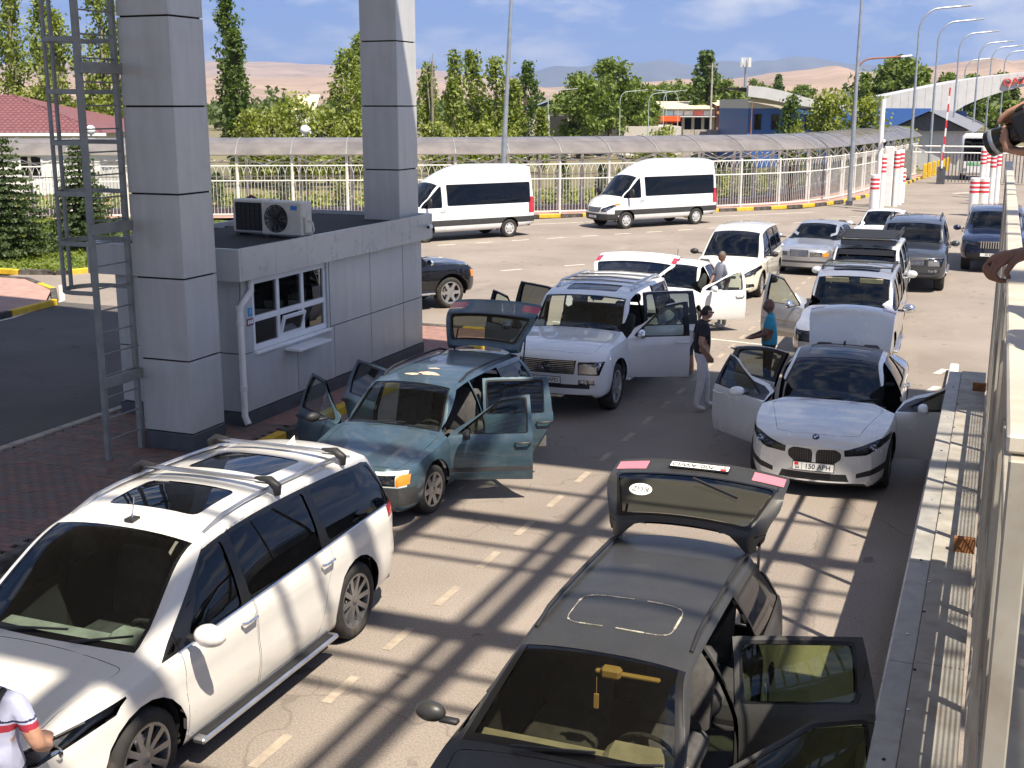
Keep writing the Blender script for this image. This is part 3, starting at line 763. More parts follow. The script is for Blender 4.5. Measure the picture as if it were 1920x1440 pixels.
for x in (-.60, -1.72):
    mb = MB(); z = ztop(S, x, .62)+.085; mb.box((x-.035, -.64, z), (x+.035, .64, z+.025), bev=.01); mb.mi = 1
    for s in (1, -1): mb.tube([(x, s*.52, z+.012), (x, s*.66, z+.022), (x, s*.73, z-.03), (x, s*.73, z-.10)], [.03, .04, .045, .03], 8)
    mb.build('cross_bar', [M_ALLOY, M_BLACK], KIA, smooth=45)
mb = MB(); mb.add([(-2.05, -.02, 0), (-2.05, .02, 0), (-1.87, 0, 0), (-2.07, 0, .075)], [(0, 1, 3), (1, 2, 3), (2, 0, 3)]); o = mb.build('fin_antenna', S and MATS['pearl_white_paint'], KIA, (0, -.0, ztop(S, -1.95)))
mb = MB(); mb.tube([(0, 0, 0), (-.04, 0, .17)], .005, 6); mb.mi = 1; mb.box((-.05, -.04, -.012), (.05, .04, .012)); mb.build('whip_antenna', [M_CHROME, M_BLACK], KIA, (.41, .02, ztop(S, .41)+.012))
for s in (1, -1):
    mb = MB(); mb.box((-1.02, min(s*.93, s*1.04), .22), (1.02, max(s*.93, s*1.04), .27), bev=.015); mb.mi = 1; mb.box((-.95, min(s*.955, s*1.02), .271), (.95, max(s*.955, s*1.02), .277))
    mb.build('running_board', [M_ALLOY, M_BLACK], KIA)
    mb = MB(); pts = [prefix(S, x, s*S['hw']*S['wf'](x)*.952, belt_at(S, x)+.012) for x in (-2.3, -1.6, -.8, 0, .6, 1.25)]; mb.tube(pts, .008, 6); mb.build('chrome_strip', M_CHROME, KIA)
mb = MB(); mb.box((1.30, .30, 1.075), (1.46, .62, 1.083)); mb.build('dash_card', mat('yellow_card', (.55, .60, .08), .7), KIA, rot=(0, 0, 0))
# ---- blue estate with every door open
S = make_spec(W=1.705, wb=2.625, fo=.87, ro=1.06, R=.305, tw=.195, sill=.22, kind='wagon', cowl=(.92, .95), wst=(.30, 1.375), peak=(-.5, 1.44), rst=(-2.02, 1.375), rsb=(-2.33, .92), hood=(1.95, .80), nose=.70, belt=(.87, .90), roofw=.70, hoodw=.82, cf=.12, cr=.06, hatch=True, rim='darkf', endw=.84, bz=.58, crown=.05,
    doors=[(1, 2, -.14, .93, -.12), (3, 4, -1.10, -.16, -1.04)], dcut={3: .32}, wins=[(-.08, .82, -.08, .34, M_SIDE), (-.98, -.20, -.98, -.20, M_DARKT), (-2.10, -1.08, -1.92, -1.06, M_TINT)], gate=(.56, 1.36, .72, .57, .90, M_DARKT), bonnet=(.95, 2.12, .70, .66), mirror=(.70, .95), mirsize=(.06, .10, .065),
    front=[([(-.84, .30), (.84, .30), (.84, .52), (-.84, .52)], 5, False), ([(-.78, .535), (.78, .535), (.78, .72), (-.78, .72)], 9, False), ([(.42, .55), (.68, .55), (.68, .68), (.42, .68)], 4, True), ([(.69, .55), (.80, .56), (.80, .68), (.69, .68)], 20, True)],
    flank=[([(-2.0, .42), (2.0, .42), (2.0, .48), (-2.0, .48)], 5)], back=[([(.45, .62), (.76, .62), (.76, .78), (.45, .78)], 6, True)],
    open={1: 62, 2: 58, 3: 62, 4: 58, 6: 112}, steer=-4, lampr=.055)
PAS = make_car('estate_car', S, (-6.92, 14.25, 0), PI2+R(-1), dict(paint=paint('faded_blue_paint', (0.045, 0.085, 0.115), .35, .36, .7, dirt=((.20, .18, .15), .22, 9.0), var=.12), low=M_GREYP, accent=paint('pale_front_panel', (.62, .64, .62), 0, .4), mir=M_BLACK, handle=M_BLACK, trim=mat('grey_door_card', (.10, .10, .10), .8, var=.2)), 'faded blue estate car with four open doors and raised tailgate', 'estate car')
roof_rails(PAS, S, -1.9, .05, .56, .05, M_BLACK, .016)
mb = MB(); random.seed(4)
for cx, cy, n, rr in ((-.05, .1, 11, .17), (.02, -.13, 9, .11), (-.30, .02, 8, .08)):
    pts = []
    for k in range(n):
        a = 2*math.pi*k/n; r_ = rr*random.uniform(.5, 1.15); x, y = cx+r_*.5*math.cos(a), cy+r_*1.2*math.sin(a); pts.append((x, y, ztop(S, x, y)+.004))
    mb.poly(pts)
mb.build('peeled_paint_patch', mat('peeled_paint', (.52, .40, .30), .9, var=.3, scale=20), PAS)
# ---- black estate in the foreground
S = make_spec(W=1.735, wb=2.70, fo=.92, ro=1.0, R=.31, tw=.2, sill=.22, kind='wagon', cowl=(.98, .97), wst=(.26, 1.36), peak=(-.5, 1.42), rst=(-2.10, 1.36), rsb=(-2.30, .95), hood=(2.0, .82), nose=.68, belt=(.89, .93), roofw=.68, hoodw=.83, cf=.16, cr=.08, hatch=True, rim='steel', endw=.80, bz=.58, crown=.05,
    doors=[(1, 2, -.14, .95, -.12), (3, 4, -1.12, -.16, -1.06)], dcut={3: .32}, wins=[(-.08, .86, -.08, .32, M_GREEN), (-1.0, -.20, -1.0, -.20, M_GREEN), (-2.12, -1.10, -1.98, -1.08, M_TINT)], gate=(.56, 1.345, .76, .60, .80, M_DARKT), gframe=.055, bonnet=(1.02, 2.15, .72, .64), mirror=(.74, .97), mirsize=(.07, .11, .07),
    front=[([(.42, .54), (.80, .54), (.80, .68), (.42, .68)], 4, True), ([(-.36, .54), (.36, .54), (.36, .66), (-.36, .66)], 3, False)], back=[([(.46, .60), (.73, .60), (.73, .74), (.46, .74)], 7, True)], flank=[([(-2.2, .42), (2.2, .42), (2.2, .455), (-2.2, .455)], 8)],
    open={1: 72, 3: 70, 6: 98}, blackpillar=True, dashd=.42)
M_BLKP = paint('dull_black_paint', (0.03, 0.03, 0.029), 0, .44, .12, dirt=((.12, .115, .105), .12, 45.0), var=.10)
BLK = make_car('estate_car', S, (-2.2, 7.43, 0), PI2, dict(paint=M_BLKP, low=M_BLACK, ws=glass('aged_windscreen', (.54, .55, .46)), trim=mat('black_door_card', (.012, .012, .013), .7), dash=mat('tan_dash', (.36, .33, .25), .8, var=.2), stripe=mat('dull_strip', (.25, .25, .25), .4, metal=.6), tail=mat('pink_faded_lens', (.55, .18, .22), .3, coat=.6)), 'dusty black estate car with raised tailgate and open doors, nearest on the right', 'estate car')
roof_rails(BLK, S, -2.0, .02, .55, .035, M_BLACK, .016)
mb = MB()
for k in range(34):      # cracked sealant round the sunroof
    a0, a1 = 2*math.pi*k/34, 2*math.pi*(k+.9)/34
    f = lambda a: (-.30+.24*math.copysign(abs(math.cos(a))**.35, math.cos(a)), .38*math.copysign(abs(math.sin(a))**.35, math.sin(a)))
    (x0, y0), (x1, y1) = f(a0), f(a1); mb.bar((x0, y0, ztop(S, x0, y0)+.003), (x1, y1, ztop(S, x1, y1)+.003), .005 if k % 4 else .016, .004)
mb.build('sunroof_seal', mat('sealant', (.34, .32, .27), .8, var=.5, scale=14), BLK)
g = bpy.data.objects[BLK['gate']]
gz = S['gate']; hx_, hz_ = g.location.x, g.location.z
plate(g, (S['xr']-.022-hx_+.03, 0, .665-hz_), (R(90), 0, R(-90)), '700 AWO', '01')
mb = MB(); mb.lathe([(.001, .004), (.075, .004), (.08, .0)], 24, 'z'); mb.v = [(x*1.25, y*.8, z) for x, y, z in mb.v]
ov = mb.build('country_sticker', M_PLATE, g, (-2.262-hx_, -.42, 1.06-hz_), (R(90-26), 0, R(-90)))
link('lettering', text_mesh('KGZ', .075, M_INK, .001), ov, (0, 0, .0055))
mb = MB(); mb.bar((-2.35-hx_, .0, .92-hz_), (-2.27-hx_, .40, 1.03-hz_), .02, .02); mb.build('rear_wiper', M_BLACK, g)
mb = MB(); mb.tube([(0, 0, 0), (0, 0, -.12)], .003, 5); mb.box((-.008, -.015, -.22), (.008, .015, -.12)); mb.build('hanging_charm', mat('straw', (.55, .35, .14), .8), BLK, (.42, .02, 1.26))
mb = MB(); mb.box((.30, -.02, 1.245), (.34, .42, 1.27), bev=.008); mb.box((.28, .02, 1.22), (.36, .16, 1.30), bev=.02); mb.build('rear_view_mirror', mat('ochre_plastic', (.45, .29, .09), .6), BLK)
# ---- white off-roader behind the blue estate
def suv(**k):
    d = dict(W=1.94, wb=2.85, fo=.92, ro=1.12, R=.385, tw=.26, sill=.40, kind='wagon', cowl=(.86, 1.22), wst=(.30, 1.70), peak=(-.5, 1.80), rst=(-2.30, 1.74), rsb=(-2.46, 1.16), hood=(2.0, 1.11), nose=.92, belt=(1.10, 1.14), roofw=.80, hoodw=.84, cf=.14, cr=.08, hatch=True, rim='alloy5', endw=.84, bz=.75, crown=.05, Ra=.46,
        doors=[(1, 2, -.16, .92, -.14), (3, 4, -1.16, -.18, -1.10)], dcut={3: .28}, wins=[(-.08, .80, -.08, .36, M_SIDE), (-1.04, -.22, -1.04, -.22, M_DARKT), (-2.26, -1.14, -2.18, -1.12, M_TINT)], gate=(.72, 1.70, .82, .66, 1.16, M_TINT), bonnet=(.92, 2.16, .74, .70), mirror=(.70, 1.20), mirsize=(.08, .12, .085),
        front=[([(-.45, .73), (.45, .73), (.48, .95), (-.48, .95)], 3, False), ([(.51, .72), (.84, .72), (.90, .93), (.51, .93)], 4, True), ([(-.70, .50), (.70, .50), (.70, .565), (-.70, .565)], 3, False), ([(.52, .56), (.78, .56), (.78, .64), (.52, .64)], 7, True)],
        back=[([(.72, .85), (.98, .85), (.98, 1.12), (.72, 1.12)], 6, True)])
    d.update(k); return make_spec(**d)
def grille_bars(car, S, y0, z0, z1, n, mt, vertical=False, d=-.004, h=.012):
    mb = MB()
    for k in range(n):
        if vertical:
            y = -y0+2*y0*(k+.5)/n; mb.bar(prefix(S, S['xf'], y, z0, d), prefix(S, S['xf'], y, z1, d), h)
        else:
            z = z0+(z1-z0)*(k+.5)/n; mb.tube([prefix(S, S['xf'], y0*q/4, z, d) for q in range(-4, 5)], h*.55, 6)
    mb.build('grille', mt, car)
S = suv(dlo=(-2.32, .76, -2.22, .30), sill=.34, open={1: 63, 2: 60, 3: 60, 4: 58, 6: 96}, roofpanes=[(-.42, .06, .46, 31)])
LX = make_car('off_road_car', S, (-6.51, 20.24, 0), PI2+R(.5), dict(paint=paint('white_paint', (.70, .71, .72), 0, .3), mir=M_CHROME, seat=M_SEATG, accent=M_GREYP), 'white off-road car with grey roof rails, open doors and raised tailgate', 'off-road car')
roof_rails(LX, S, -2.1, -.15, .68, .07, M_ALLOY, .026)
grille_bars(LX, S, .45, .74, .945, 7, M_CHROME)
mb = MB(); mb.lathe([(.072, 0), (.083, .01), (.083, .016), (.07, .016)], 28, 'x'); mb.v = [(x, y*1.15, z*.85) for x, y, z in mb.v]; mb.bar((.01, -.05, .0), (.01, .01, .045), .014); mb.bar((.01, -.045, -.03), (.01, .06, -.03), .014); mb.bar((.01, -.05, .0), (.01, -.03, -.03), .014)
mb.build('badge', M_CHROME, LX, prefix(S, S['xf'], 0, .845, .0))
plate(LX, prefix(S, S['xf'], -.02, .63, .012), (R(90), 0, R(90)), '446 APD', '01')
for x in (-.55, -1.0, -1.5, -1.95):
    mb = MB(); mb.tube([(x, -.68, ztop(S, x, .68)+.055), (x, 0, ztop(S, x)+.05), (x, .68, ztop(S, x, .68)+.055)], .016, 6); mb.build('roof_bar', M_ALLOY, LX)
for s in (1, -1):
    mb = MB(); mb.box((-.95, min(s*.82, s*1.0), .38), (.93, max(s*.82, s*1.0), .43), bev=.02); mb.build('running_board', MATS['white_paint'], LX)
    mb = MB(); mb.tube([(-.95, s*.978, .74), (0, s*.985, .74), (.9, s*.978, .74)], .012, 6)
mb = MB(); mb.add([(2.30, -.36, .42), (2.30, .36, .42), (2.36, .26, .36), (2.36, -.26, .36), (2.28, -.36, .32), (2.28, .36, .32)], [(0, 1, 2, 3), (3, 2, 5, 4)]); mb.build('skid_plate', M_ALLOY, LX)
# ---- white saloon with kidney grille
S = make_spec(W=1.868, wb=2.975, fo=.85, ro=1.11, R=.335, tw=.24, sill=.17, kind='sedan', cowl=(.92, .985), wst=(.10, 1.405), peak=(-.45, 1.465), rst=(-1.15, 1.375), rsb=(-1.80, 1.09), hood=(2.02, .86), nose=.685, tailz=1.06, belt=(.90, .965), roofw=.655, hoodw=.82, cf=.27, cr=.16, rim='dark', endw=.74, crown=.06, blackroof=True,
    doors=[(1, 2, -.10, 1.02, -.14), (3, 4, -1.10, -.12, -1.16)], dcut={3: .34}, wins=[(-.06, .84, -.10, .16, M_DARKT), (-.98, -.16, -1.06, -.18, M_DARKT), (-1.52, -1.06, -1.26, -1.10, M_DARKT)], bonnet=(.98, 2.17, .74, .52), boot=(-2.66, -1.80, .66), mirror=(.70, 1.0), mirsize=(.085, .13, .07),
    roofpanes=[(-.85, -.05, .42, 31)], dlo=(-1.56, .98, -1.22, .20),
    front=[(round_poly([(.025, .47), (.24, .47), (.33, .54), (.33, .62), (.26, .665), (.04, .655), (.02, .60)], .03), 3, True), ([(.37, .58), (.62, .60), (.88, .72), (.90, .79), (.74, .76), (.50, .68), (.36, .66)], 4, True), ([(.52, .30), (.86, .37), (.88, .47), (.72, .42), (.52, .36)], 3, True), ([(-.44, .25), (.44, .25), (.40, .345), (-.40, .345)], 3, False)],
    back=[([(.45, .78), (.92, .80), (.92, .95), (.45, .92)], 6, True)], open={1: 74, 2: 46, 4: 58, 6: 82}, lampr=.045)
BMW = make_car('saloon_car', S, (-1.94, 17.54, 0), PI2+R(1.0), dict(paint=paint('mineral_white_paint', (.70, .71, .70), .1, .27), lampin=M_LAMPD), 'white saloon car with black panoramic roof, open boot and open doors', 'saloon car')
for s in (1, -1):
    mb = MB()
    for k in range(9):
        y = s*(.05+.03*k); z0, z1 = (.485+max(0, (k-5)*.012), .645-max(0, (k-6)*.012)); mb.bar(prefix(S, S['xf'], y, z0, -.004), prefix(S, S['xf'], y, z1, -.01), .012, .02)
    mb.build('grille', mat('dark_chrome', (.10, .10, .10), .25, metal=1), BMW)
mb = MB(); mb.lathe([(.001, .008), (.041, .006), (.043, 0)], 24, 'z'); o = mb.build('badge', mat('badge_black', (.01, .01, .012), .3), BMW, (2.235, 0, ztop(S, 2.235)+.006), (0, R(38), 0))
mb = MB()
for q in (0, 2):
    mb.poly([(0, 0, .0105)]+[(.028*math.cos(math.pi/2*q+t), .028*math.sin(math.pi/2*q+t), .0095) for t in [math.pi/2*j/6 for j in range(7)]])
mb.mi = 1
for q in (1, 3): mb.poly([(0, 0, .0105)]+[(.028*math.cos(math.pi/2*q+t), .028*math.sin(math.pi/2*q+t), .0095) for t in [math.pi/2*j/6 for j in range(7)]])
mb.build('badge_roundel', [mat('badge_blue', (.02, .16, .55), .3), M_PLATE], o)
plate(BMW, prefix(S, S['xf'], 0, .43, .018), (R(84), 0, R(90)), '150 APH', '04')
mb = MB(); mb.box((-.05, -.015, 0), (.06, .015, .05), bev=.01); mb.build('fin_antenna', M_TRIM, BMW, (-1.0, 0, ztop(S, -1.0)))
# ---- small white car behind the off-roader
def sedan(**k):
    d = dict(W=1.72, wb=2.6, fo=.86, ro=.95, R=.305, tw=.2, sill=.2, kind='sedan', cowl=(.86, .98), wst=(.12, 1.40), peak=(-.4, 1.455), rst=(-1.15, 1.37), rsb=(-1.72, 1.08), hood=(1.80, .86), nose=.66, tailz=1.03, belt=(.90, .95), roofw=.68, hoodw=.82, cf=.2, cr=.12, rim='steel', endw=.78, crown=.055,
        doors=[(1, 2, -.12, .92, -.14), (3, 4, -1.08, -.14, -1.06)], dcut={3: .3}, wins=[(-.06, .80, -.10, .18, M_SIDE), (-.98, -.18, -1.02, -.20, M_SIDE)], bonnet=(.92, 1.98, .70, .54), mirror=(.68, 1.0),
        front=[([(.36, .56), (.80, .60), (.82, .72), (.60, .70), (.36, .64)], 4, True), ([(-.34, .50), (.34, .50), (.34, .60), (-.34, .60)], 3, False), ([(-.5, .26), (.5, .26), (.5, .36), (-.5, .36)], 3, False)], back=[([(.45, .78), (.86, .80), (.86, .95), (.45, .92)], 6, True)])
    d.update(k); return make_spec(**d)
S = sedan(open={1: 56}); W2 = make_car('hatchback_car', S, (-6.69, 27.03, 0), PI2, dict(paint=MATS['white_paint']), 'small white car with its front door open, parked behind the white off-road car', 'car')
mb = MB(); mb.tube([(0, 0, 0), (-.08, 0, .28)], .006, 5); mb.build('whip_antenna', M_BLACK, W2, (-.1, 0, ztop(S, -.1)))
# ---- silver off-roader behind the white saloon
S = suv(W=1.80, wb=2.675, fo=.88, ro=1.10, R=.37, open={2: 60}, cowl=(.80, 1.20), hood=(1.85, 1.06), nose=.90, wst=(.26, 1.69), low=None, wins=[(-.08, .74, -.08, .32, M_SIDE), (-1.02, -.22, -1.02, -.22, M_SIDE), (-2.14, -1.12, -2.08, -1.10, M_DARKT)], rst=(-2.16, 1.72), rsb=(-2.32, 1.14), rim='alloy6', roofpanes=[(-.55, -.05, .44, 31)], doors=[(1, 2, -.16, .85, -.14), (3, 4, -1.14, -.18, -1.08)], mirror=(.66, 1.18), bonnet=(.86, 2.0, .70, .62),
    front=[([(-.34, .74), (.34, .74), (.34, .90), (-.34, .90)], 3, False), ([(.42, .70), (.82, .70), (.85, .90), (.42, .90)], 4, True), ([(-.86, .36), (.86, .36), (.86, .56), (-.86, .56)], 5, False)], flank=[([(-2.2, .48), (2.1, .48), (2.1, .60), (-2.2, .60)], 9), ([(-1.1, .80), (.85, .80), (.85, .815), (-1.1, .815)], 8)])
M_SILV = paint('silver_paint', (.50, .51, .53), .7, .3)
PRA = make_car('off_road_car', S, (-2.45, 24.40, 0), PI2+R(.8), dict(paint=M_SILV, low=M_GREYP, mir=M_CHROME, accent=paint('beige_flank', (.36, .33, .28), .5, .35), stripe=mat('gold_stripe', (.40, .28, .10), .4, metal=.5), seat=M_SEATG, dash=mat('grey_dash', (.16, .16, .16), .7, var=.2)), 'silver off-road car with one open door, behind the white saloon', 'off-road car')
roof_rails(PRA, S, -2.0, -.2, .66, .05, M_BLACK, .02)
for x in (-.25, -1.1):
    mb = MB(); mb.tube([(x, -.68, ztop(S, x, .66)+.06), (x, .68, ztop(S, x, .66)+.06)], .018, 6); mb.build('roof_bar', M_BLACK, PRA)
for s in (1, -1):
    mb = MB(); mb.box((-.9, min(s*.74, s*.93), .36), (.9, max(s*.74, s*.93), .41), bev=.02); mb.build('running_board', M_ALLOY, PRA)
    mb = MB(); mb.box((.27, min(s*.10, s*.54), 1.56), (.30, max(s*.10, s*.54), 1.66), bev=.01); mb.build('sun_visor', M_SEATB, PRA)
# ---- white off-roader with a black roof rack
S = suv(W=1.78, wb=2.72, fo=.80, ro=1.10, R=.39, wst=(.28, 1.70), cowl=(.80, 1.20), hood=(1.8, 1.08), nose=.92, rim='alloy6', bonnet=(.86, 1.98, .70, .62), rst=(-2.2, 1.74), rsb=(-2.36, 1.16), doors=[(1, 2, -.16, .85, -.14), (3, 4, -1.14, -.18, -1.08)], flare=9, mirror=(.66, 1.18), wins=[(-.08, .74, -.08, .32, M_DARKT), (-1.02, -.22, -1.02, -.22, M_DARKT), (-2.16, -1.12, -2.10, -1.10, M_TINT)])
PAJ = make_car('off_road_car', S, (-2.72, 29.45, 0), PI2+R(.5), dict(paint=paint('silver_white_paint', (.66, .68, .69), .2, .3), accent=paint('grey_flare', (.45, .46, .47), .3, .4)), 'silver white off-road car with flat black roof rack and tinted sun strip', 'off-road car')
mb = MB(); z = ztop(S, -.8)+.10
for y in (-.66, .66): mb.bar((-1.9, y, z), (.05, y, z), .04, .05)
for k in range(13): x = -1.9+1.95*k/12; mb.bar((x, -.66, z), (x, .66, z), .09, .025)
mb.build('roof_rack', M_BLACK, PAJ)
mb = MB(); mb.add([(.08, -.62, z-.03), (.08, .62, z-.03), (.30, .60, z-.14), (.30, -.60, z-.14)], [(0, 1, 2, 3)]); mb.build('wind_deflector', M_TRIM, PAJ)
for s in (1, -1): mb = MB(); mb.bar((-1.9, s*.66, z+.09), (-.1, s*.66, z+.09), .03); mb.build('rack_rail', M_BLACK, PAJ)
mb = MB(); mb.add([prefix(S, .36, -.60, 1.66, .03), prefix(S, .36, .60, 1.66, .03), prefix(S, .47, .63, 1.55, .03), prefix(S, .47, -.63, 1.55, .03)], [(0, 1, 2, 3)]); mb.build('sun_strip', M_TRIM, PAJ)
mb = MB(); mb.box((.10, -.55, ztop(S, .1)+.0), (.22, -.12, ztop(S, .1)+.06), bev=.015); mb.box((.10, .12, ztop(S, .1)+.0), (.22, .55, ztop(S, .1)+.06), bev=.015); mb.build('light_bar', M_ALLOY, PAJ)
# ---- cream one-box minivan
S = make_spec(W=1.80, wb=2.90, fo=.90, ro=.98, R=.325, tw=.2, sill=.2, kind='wagon', cowl=(1.62, 1.06), wst=(.62, 1.63), peak=(-.3, 1.74), rst=(-2.1, 1.66), rsb=(-2.33, 1.10), hood=(2.12, .88), nose=.70, belt=(.97, 1.04), roofw=.74, hoodw=.84, cf=.32, cr=.12, hatch=True, rim='alloyf', endw=.72, bz=.66, crown=.07, dlo=(-2.24, 1.24, -2.1, .66), dlon=2,
    doors=[(1, 2, .0, 1.04, -.02), (3, 4, -1.10, -.02, -1.05)], dcut={3: .3}, wins=[(.06, .98, .04, .60, M_DARKT), (1.06, 1.20, 1.06, 1.07, M_DARKT), (-1.0, -.04, -1.0, -.04, M_TINT), (-2.2, -1.08, -2.1, -1.06, M_TINT)], gate=(.68, 1.58, .76, .58, 1.1, M_TINT), bonnet=(1.66, 2.25, .74, .56), mirror=(1.0, 1.08),
    front=[([(.38, .64), (.62, .70), (.84, .86), (.86, .78), (.66, .62), (.42, .57)], 4, True), ([(-.3, .56), (.3, .56), (.3, .63), (-.3, .63)], 3, False), ([(-.4, .26), (.4, .26), (.4, .34), (-.4, .34)], 3, False), ([(.55, .32), (.72, .34), (.72, .42), (.55, .42)], 7, True)], back=[([(.6, .9), (.88, .9), (.88, 1.15), (.6, 1.1)], 6, True)], seatx=.1)
EST = make_car('minivan', S, (-6.45, 33.3, 0), PI2+R(1.5), dict(paint=paint('cream_white_paint', (.72, .69, .58), 0, .3), mir=M_BLACK), 'cream minivan with sloping bonnet, parked ahead of the silver saloon', 'minivan')
mb = MB(); mb.box((1.28, .10, 1.03), (1.42, .36, 1.04)); mb.build('dash_card', M_PLATE, EST)
# ---- silver saloon with upright chrome grille
S = sedan(W=1.76, wb=2.8, fo=.82, ro=1.12, cowl=(.78, .97), wst=(.08, 1.37), peak=(-.4, 1.425), rst=(-1.15, 1.35), rsb=(-1.72, 1.03), hood=(1.98, .84), nose=.72, tailz=.99, R=.315, rim='alloyf', cf=.12, endw=.84, bonnet=(.86, 2.13, .70, .62),
    front=[([(-.26, .56), (.26, .56), (.28, .76), (-.28, .76)], 3, False), ([(.34, .57), (.66, .57), (.68, .70), (.34, .70)], 4, True), ([(.69, .57), (.82, .58), (.82, .69), (.69, .70)], 20, True), ([(-.84, .38), (.84, .38), (.84, .44), (-.84, .44)], 5, False)])
MB_ = make_car('saloon_car', S, (-5.05, 38.6, 0), PI2-R(7), dict(paint=M_SILV, low=M_GREYP), 'silver saloon car with upright chrome grille beside the cream minivan', 'saloon car')
grille_bars(MB_, S, .25, .57, .75, 6, M_CHROME)
# ---- white saloon at the back, half hidden
S = sedan(); make_car('saloon_car', S, (-3.55, 43.6, 0), PI2-R(4), dict(paint=MATS['white_paint']), 'white car at the back, half hidden behind the dark grey off-road car', 'saloon car')
# ---- dark grey off-roader
S = suv(flare=0); LC = make_car('off_road_car', S, (-2.12, 36.3, 0), PI2+R(1), dict(paint=paint('dark_grey_paint', (.045, .05, .06), .4, .28), low=M_GREYP), 'dark grey off-road car with roof rails, driving up behind the roof-rack car', 'off-road car')
roof_rails(LC, S, -2.1, -.15, .68, .07, M_GREYP, .026); grille_bars(LC, S, .40, .75, .92, 5, M_CHROME)
for s in (1, -1):
    mb = MB(); mb.box((-.95, min(s*.82, s*1.0), .38), (.93, max(s*.82, s*1.0), .43), bev=.02); mb.build('running_board', M_ALLOY, LC)
# ---- dark blue off-roader by the railing
S = suv(W=1.88, wb=2.79, front=[([(-.40, .74), (.40, .74), (.44, .96), (-.44, .96)], 3, False), ([(.47, .80), (.86, .86), (.90, .95), (.47, .92)], 4, True), ([(-.74, .46), (.74, .46), (.74, .60), (-.74, .60)], 3, False)], cf=.2)
P2 = make_car('off_road_car', S, (.0, 41.2, 0), PI2, dict(paint=paint('navy_paint', (.012, .02, .055), .3, .25)), 'dark blue off-road car with bright vertical grille bars, farthest by the railing', 'off-road car')
grille_bars(P2, S, .38, .75, .95, 11, M_CHROME, True, .004, .022); plate(P2, prefix(S, S['xf'], -.1, .56, .012), (R(90), 0, R(90)), '05 KG', None)
# ---- black off-roader beyond the booth
S = suv(W=1.88, wb=2.79, fo=.76, cf=.10, endw=.90, hood=(1.86, 1.13), nose=.98, bonnet=(.92, 2.02, .74, .70), rim='alloy6', wins=[(-.08, .80, -.08, .36, M_DARKT), (-1.04, -.22, -1.04, -.22, M_TINT), (-2.26, -1.14, -2.18, -1.12, M_TINT)], front=[([(-.40, .74), (.40, .74), (.44, .92), (-.44, .92)], 3, False), ([(.47, .72), (.80, .72), (.84, .94), (.47, .92)], 4, True), ([(.80, .74), (.93, .76), (.94, .93), (.84, .94)], 20, True)])
GX = make_car('off_road_car', S, (-13.92, 26.56, 0), R(55), dict(paint=paint('black_paint', (.006, .007, .010), .2, .22), mir=M_CHROME), 'black off-road car driving out from behind the booth', 'off-road car')
for s in (1, -1):
    mb = MB(); mb.box((-.95, min(s*.80, s*.97), .38), (.93, max(s*.80, s*.97), .43), bev=.02); mb.build('running_board', M_ALLOY, GX)
# ---- white vans by the fence
S = make_spec(W=1.99, wb=3.665, fo=1.0, ro=1.24, R=.345, tw=.215, sill=.34, kind='wagon', cowl=(2.06, 1.32), wst=(1.22, 2.12), peak=(-.5, 2.76), rst=(-2.86, 2.70), rsb=(-3.04, 1.30), hood=(2.55, 1.14), nose=.82, belt=(1.20, 1.30), roofw=.80, hoodw=.84, cf=.30, cr=.06, hatch=True, rim='van', endw=.76, bz=.62, crown=.10, Ra=.41,
    doors=[(1, 2, .98, 2.06, .98)], wins=[(1.10, 1.98, 1.08, 1.36, M_DARKT), (-2.80, .88, -2.80, .88, M_TINT)], wr=.06, bonnet=(2.12, 2.74, .74, .54), mirror=(1.72, 1.44), mirsize=(.08, .13, .19), seatx=.75, bench3=-1.2,
    front=[([(-.9, .36), (.9, .36), (.94, .62), (-.94, .62)], 5, False), ([(-.36, .68), (.36, .68), (.46, .88), (-.46, .88)], 3, False), ([(.44, .70), (.70, .70), (.92, .94), (.84, 1.0), (.50, .84)], 4, True), ([(.86, .96), (.94, .97), (.93, 1.05), (.86, 1.03)], 20, True)],
    flank=[([(-3.1, .56), (2.4, .56), (2.4, .78), (-3.1, .78)], 5)], back=[([(.84, .9), (.99, .9), (.99, 1.5), (.84, 1.5)], 6, True)], dashz=1.22)
# flat window line below the tall roof
_z4 = z4
def van_z4(SS, x): return min(_z4(SS, x), 2.12)
globals()['z4'] = van_z4
v = make_car('passenger_van', S, (-13.63, 49.97, 0), R(-126.7), dict(paint=MATS['white_paint'], low=M_GREYP, mir=M_BLACK, handle=M_GREYP), 'white high-roof passenger van farther along the fence, front fully visible', 'van', 'white passenger vans by the fence')
grille_bars(v, S, .38, .70, .87, 5, M_CHROME); plate(v, prefix(S, S['xf'], 0, .50, .014), (R(90), 0, R(90)), '01 KG', None)
v2 = copy_tree(v); v2.location = (-19.05, 42.3, 0); v2.rotation_euler = (0, 0, R(-125.6)); v2['label'] = 'white high-roof passenger van half hidden behind the booth pillar'
globals()['z4'] = _z4
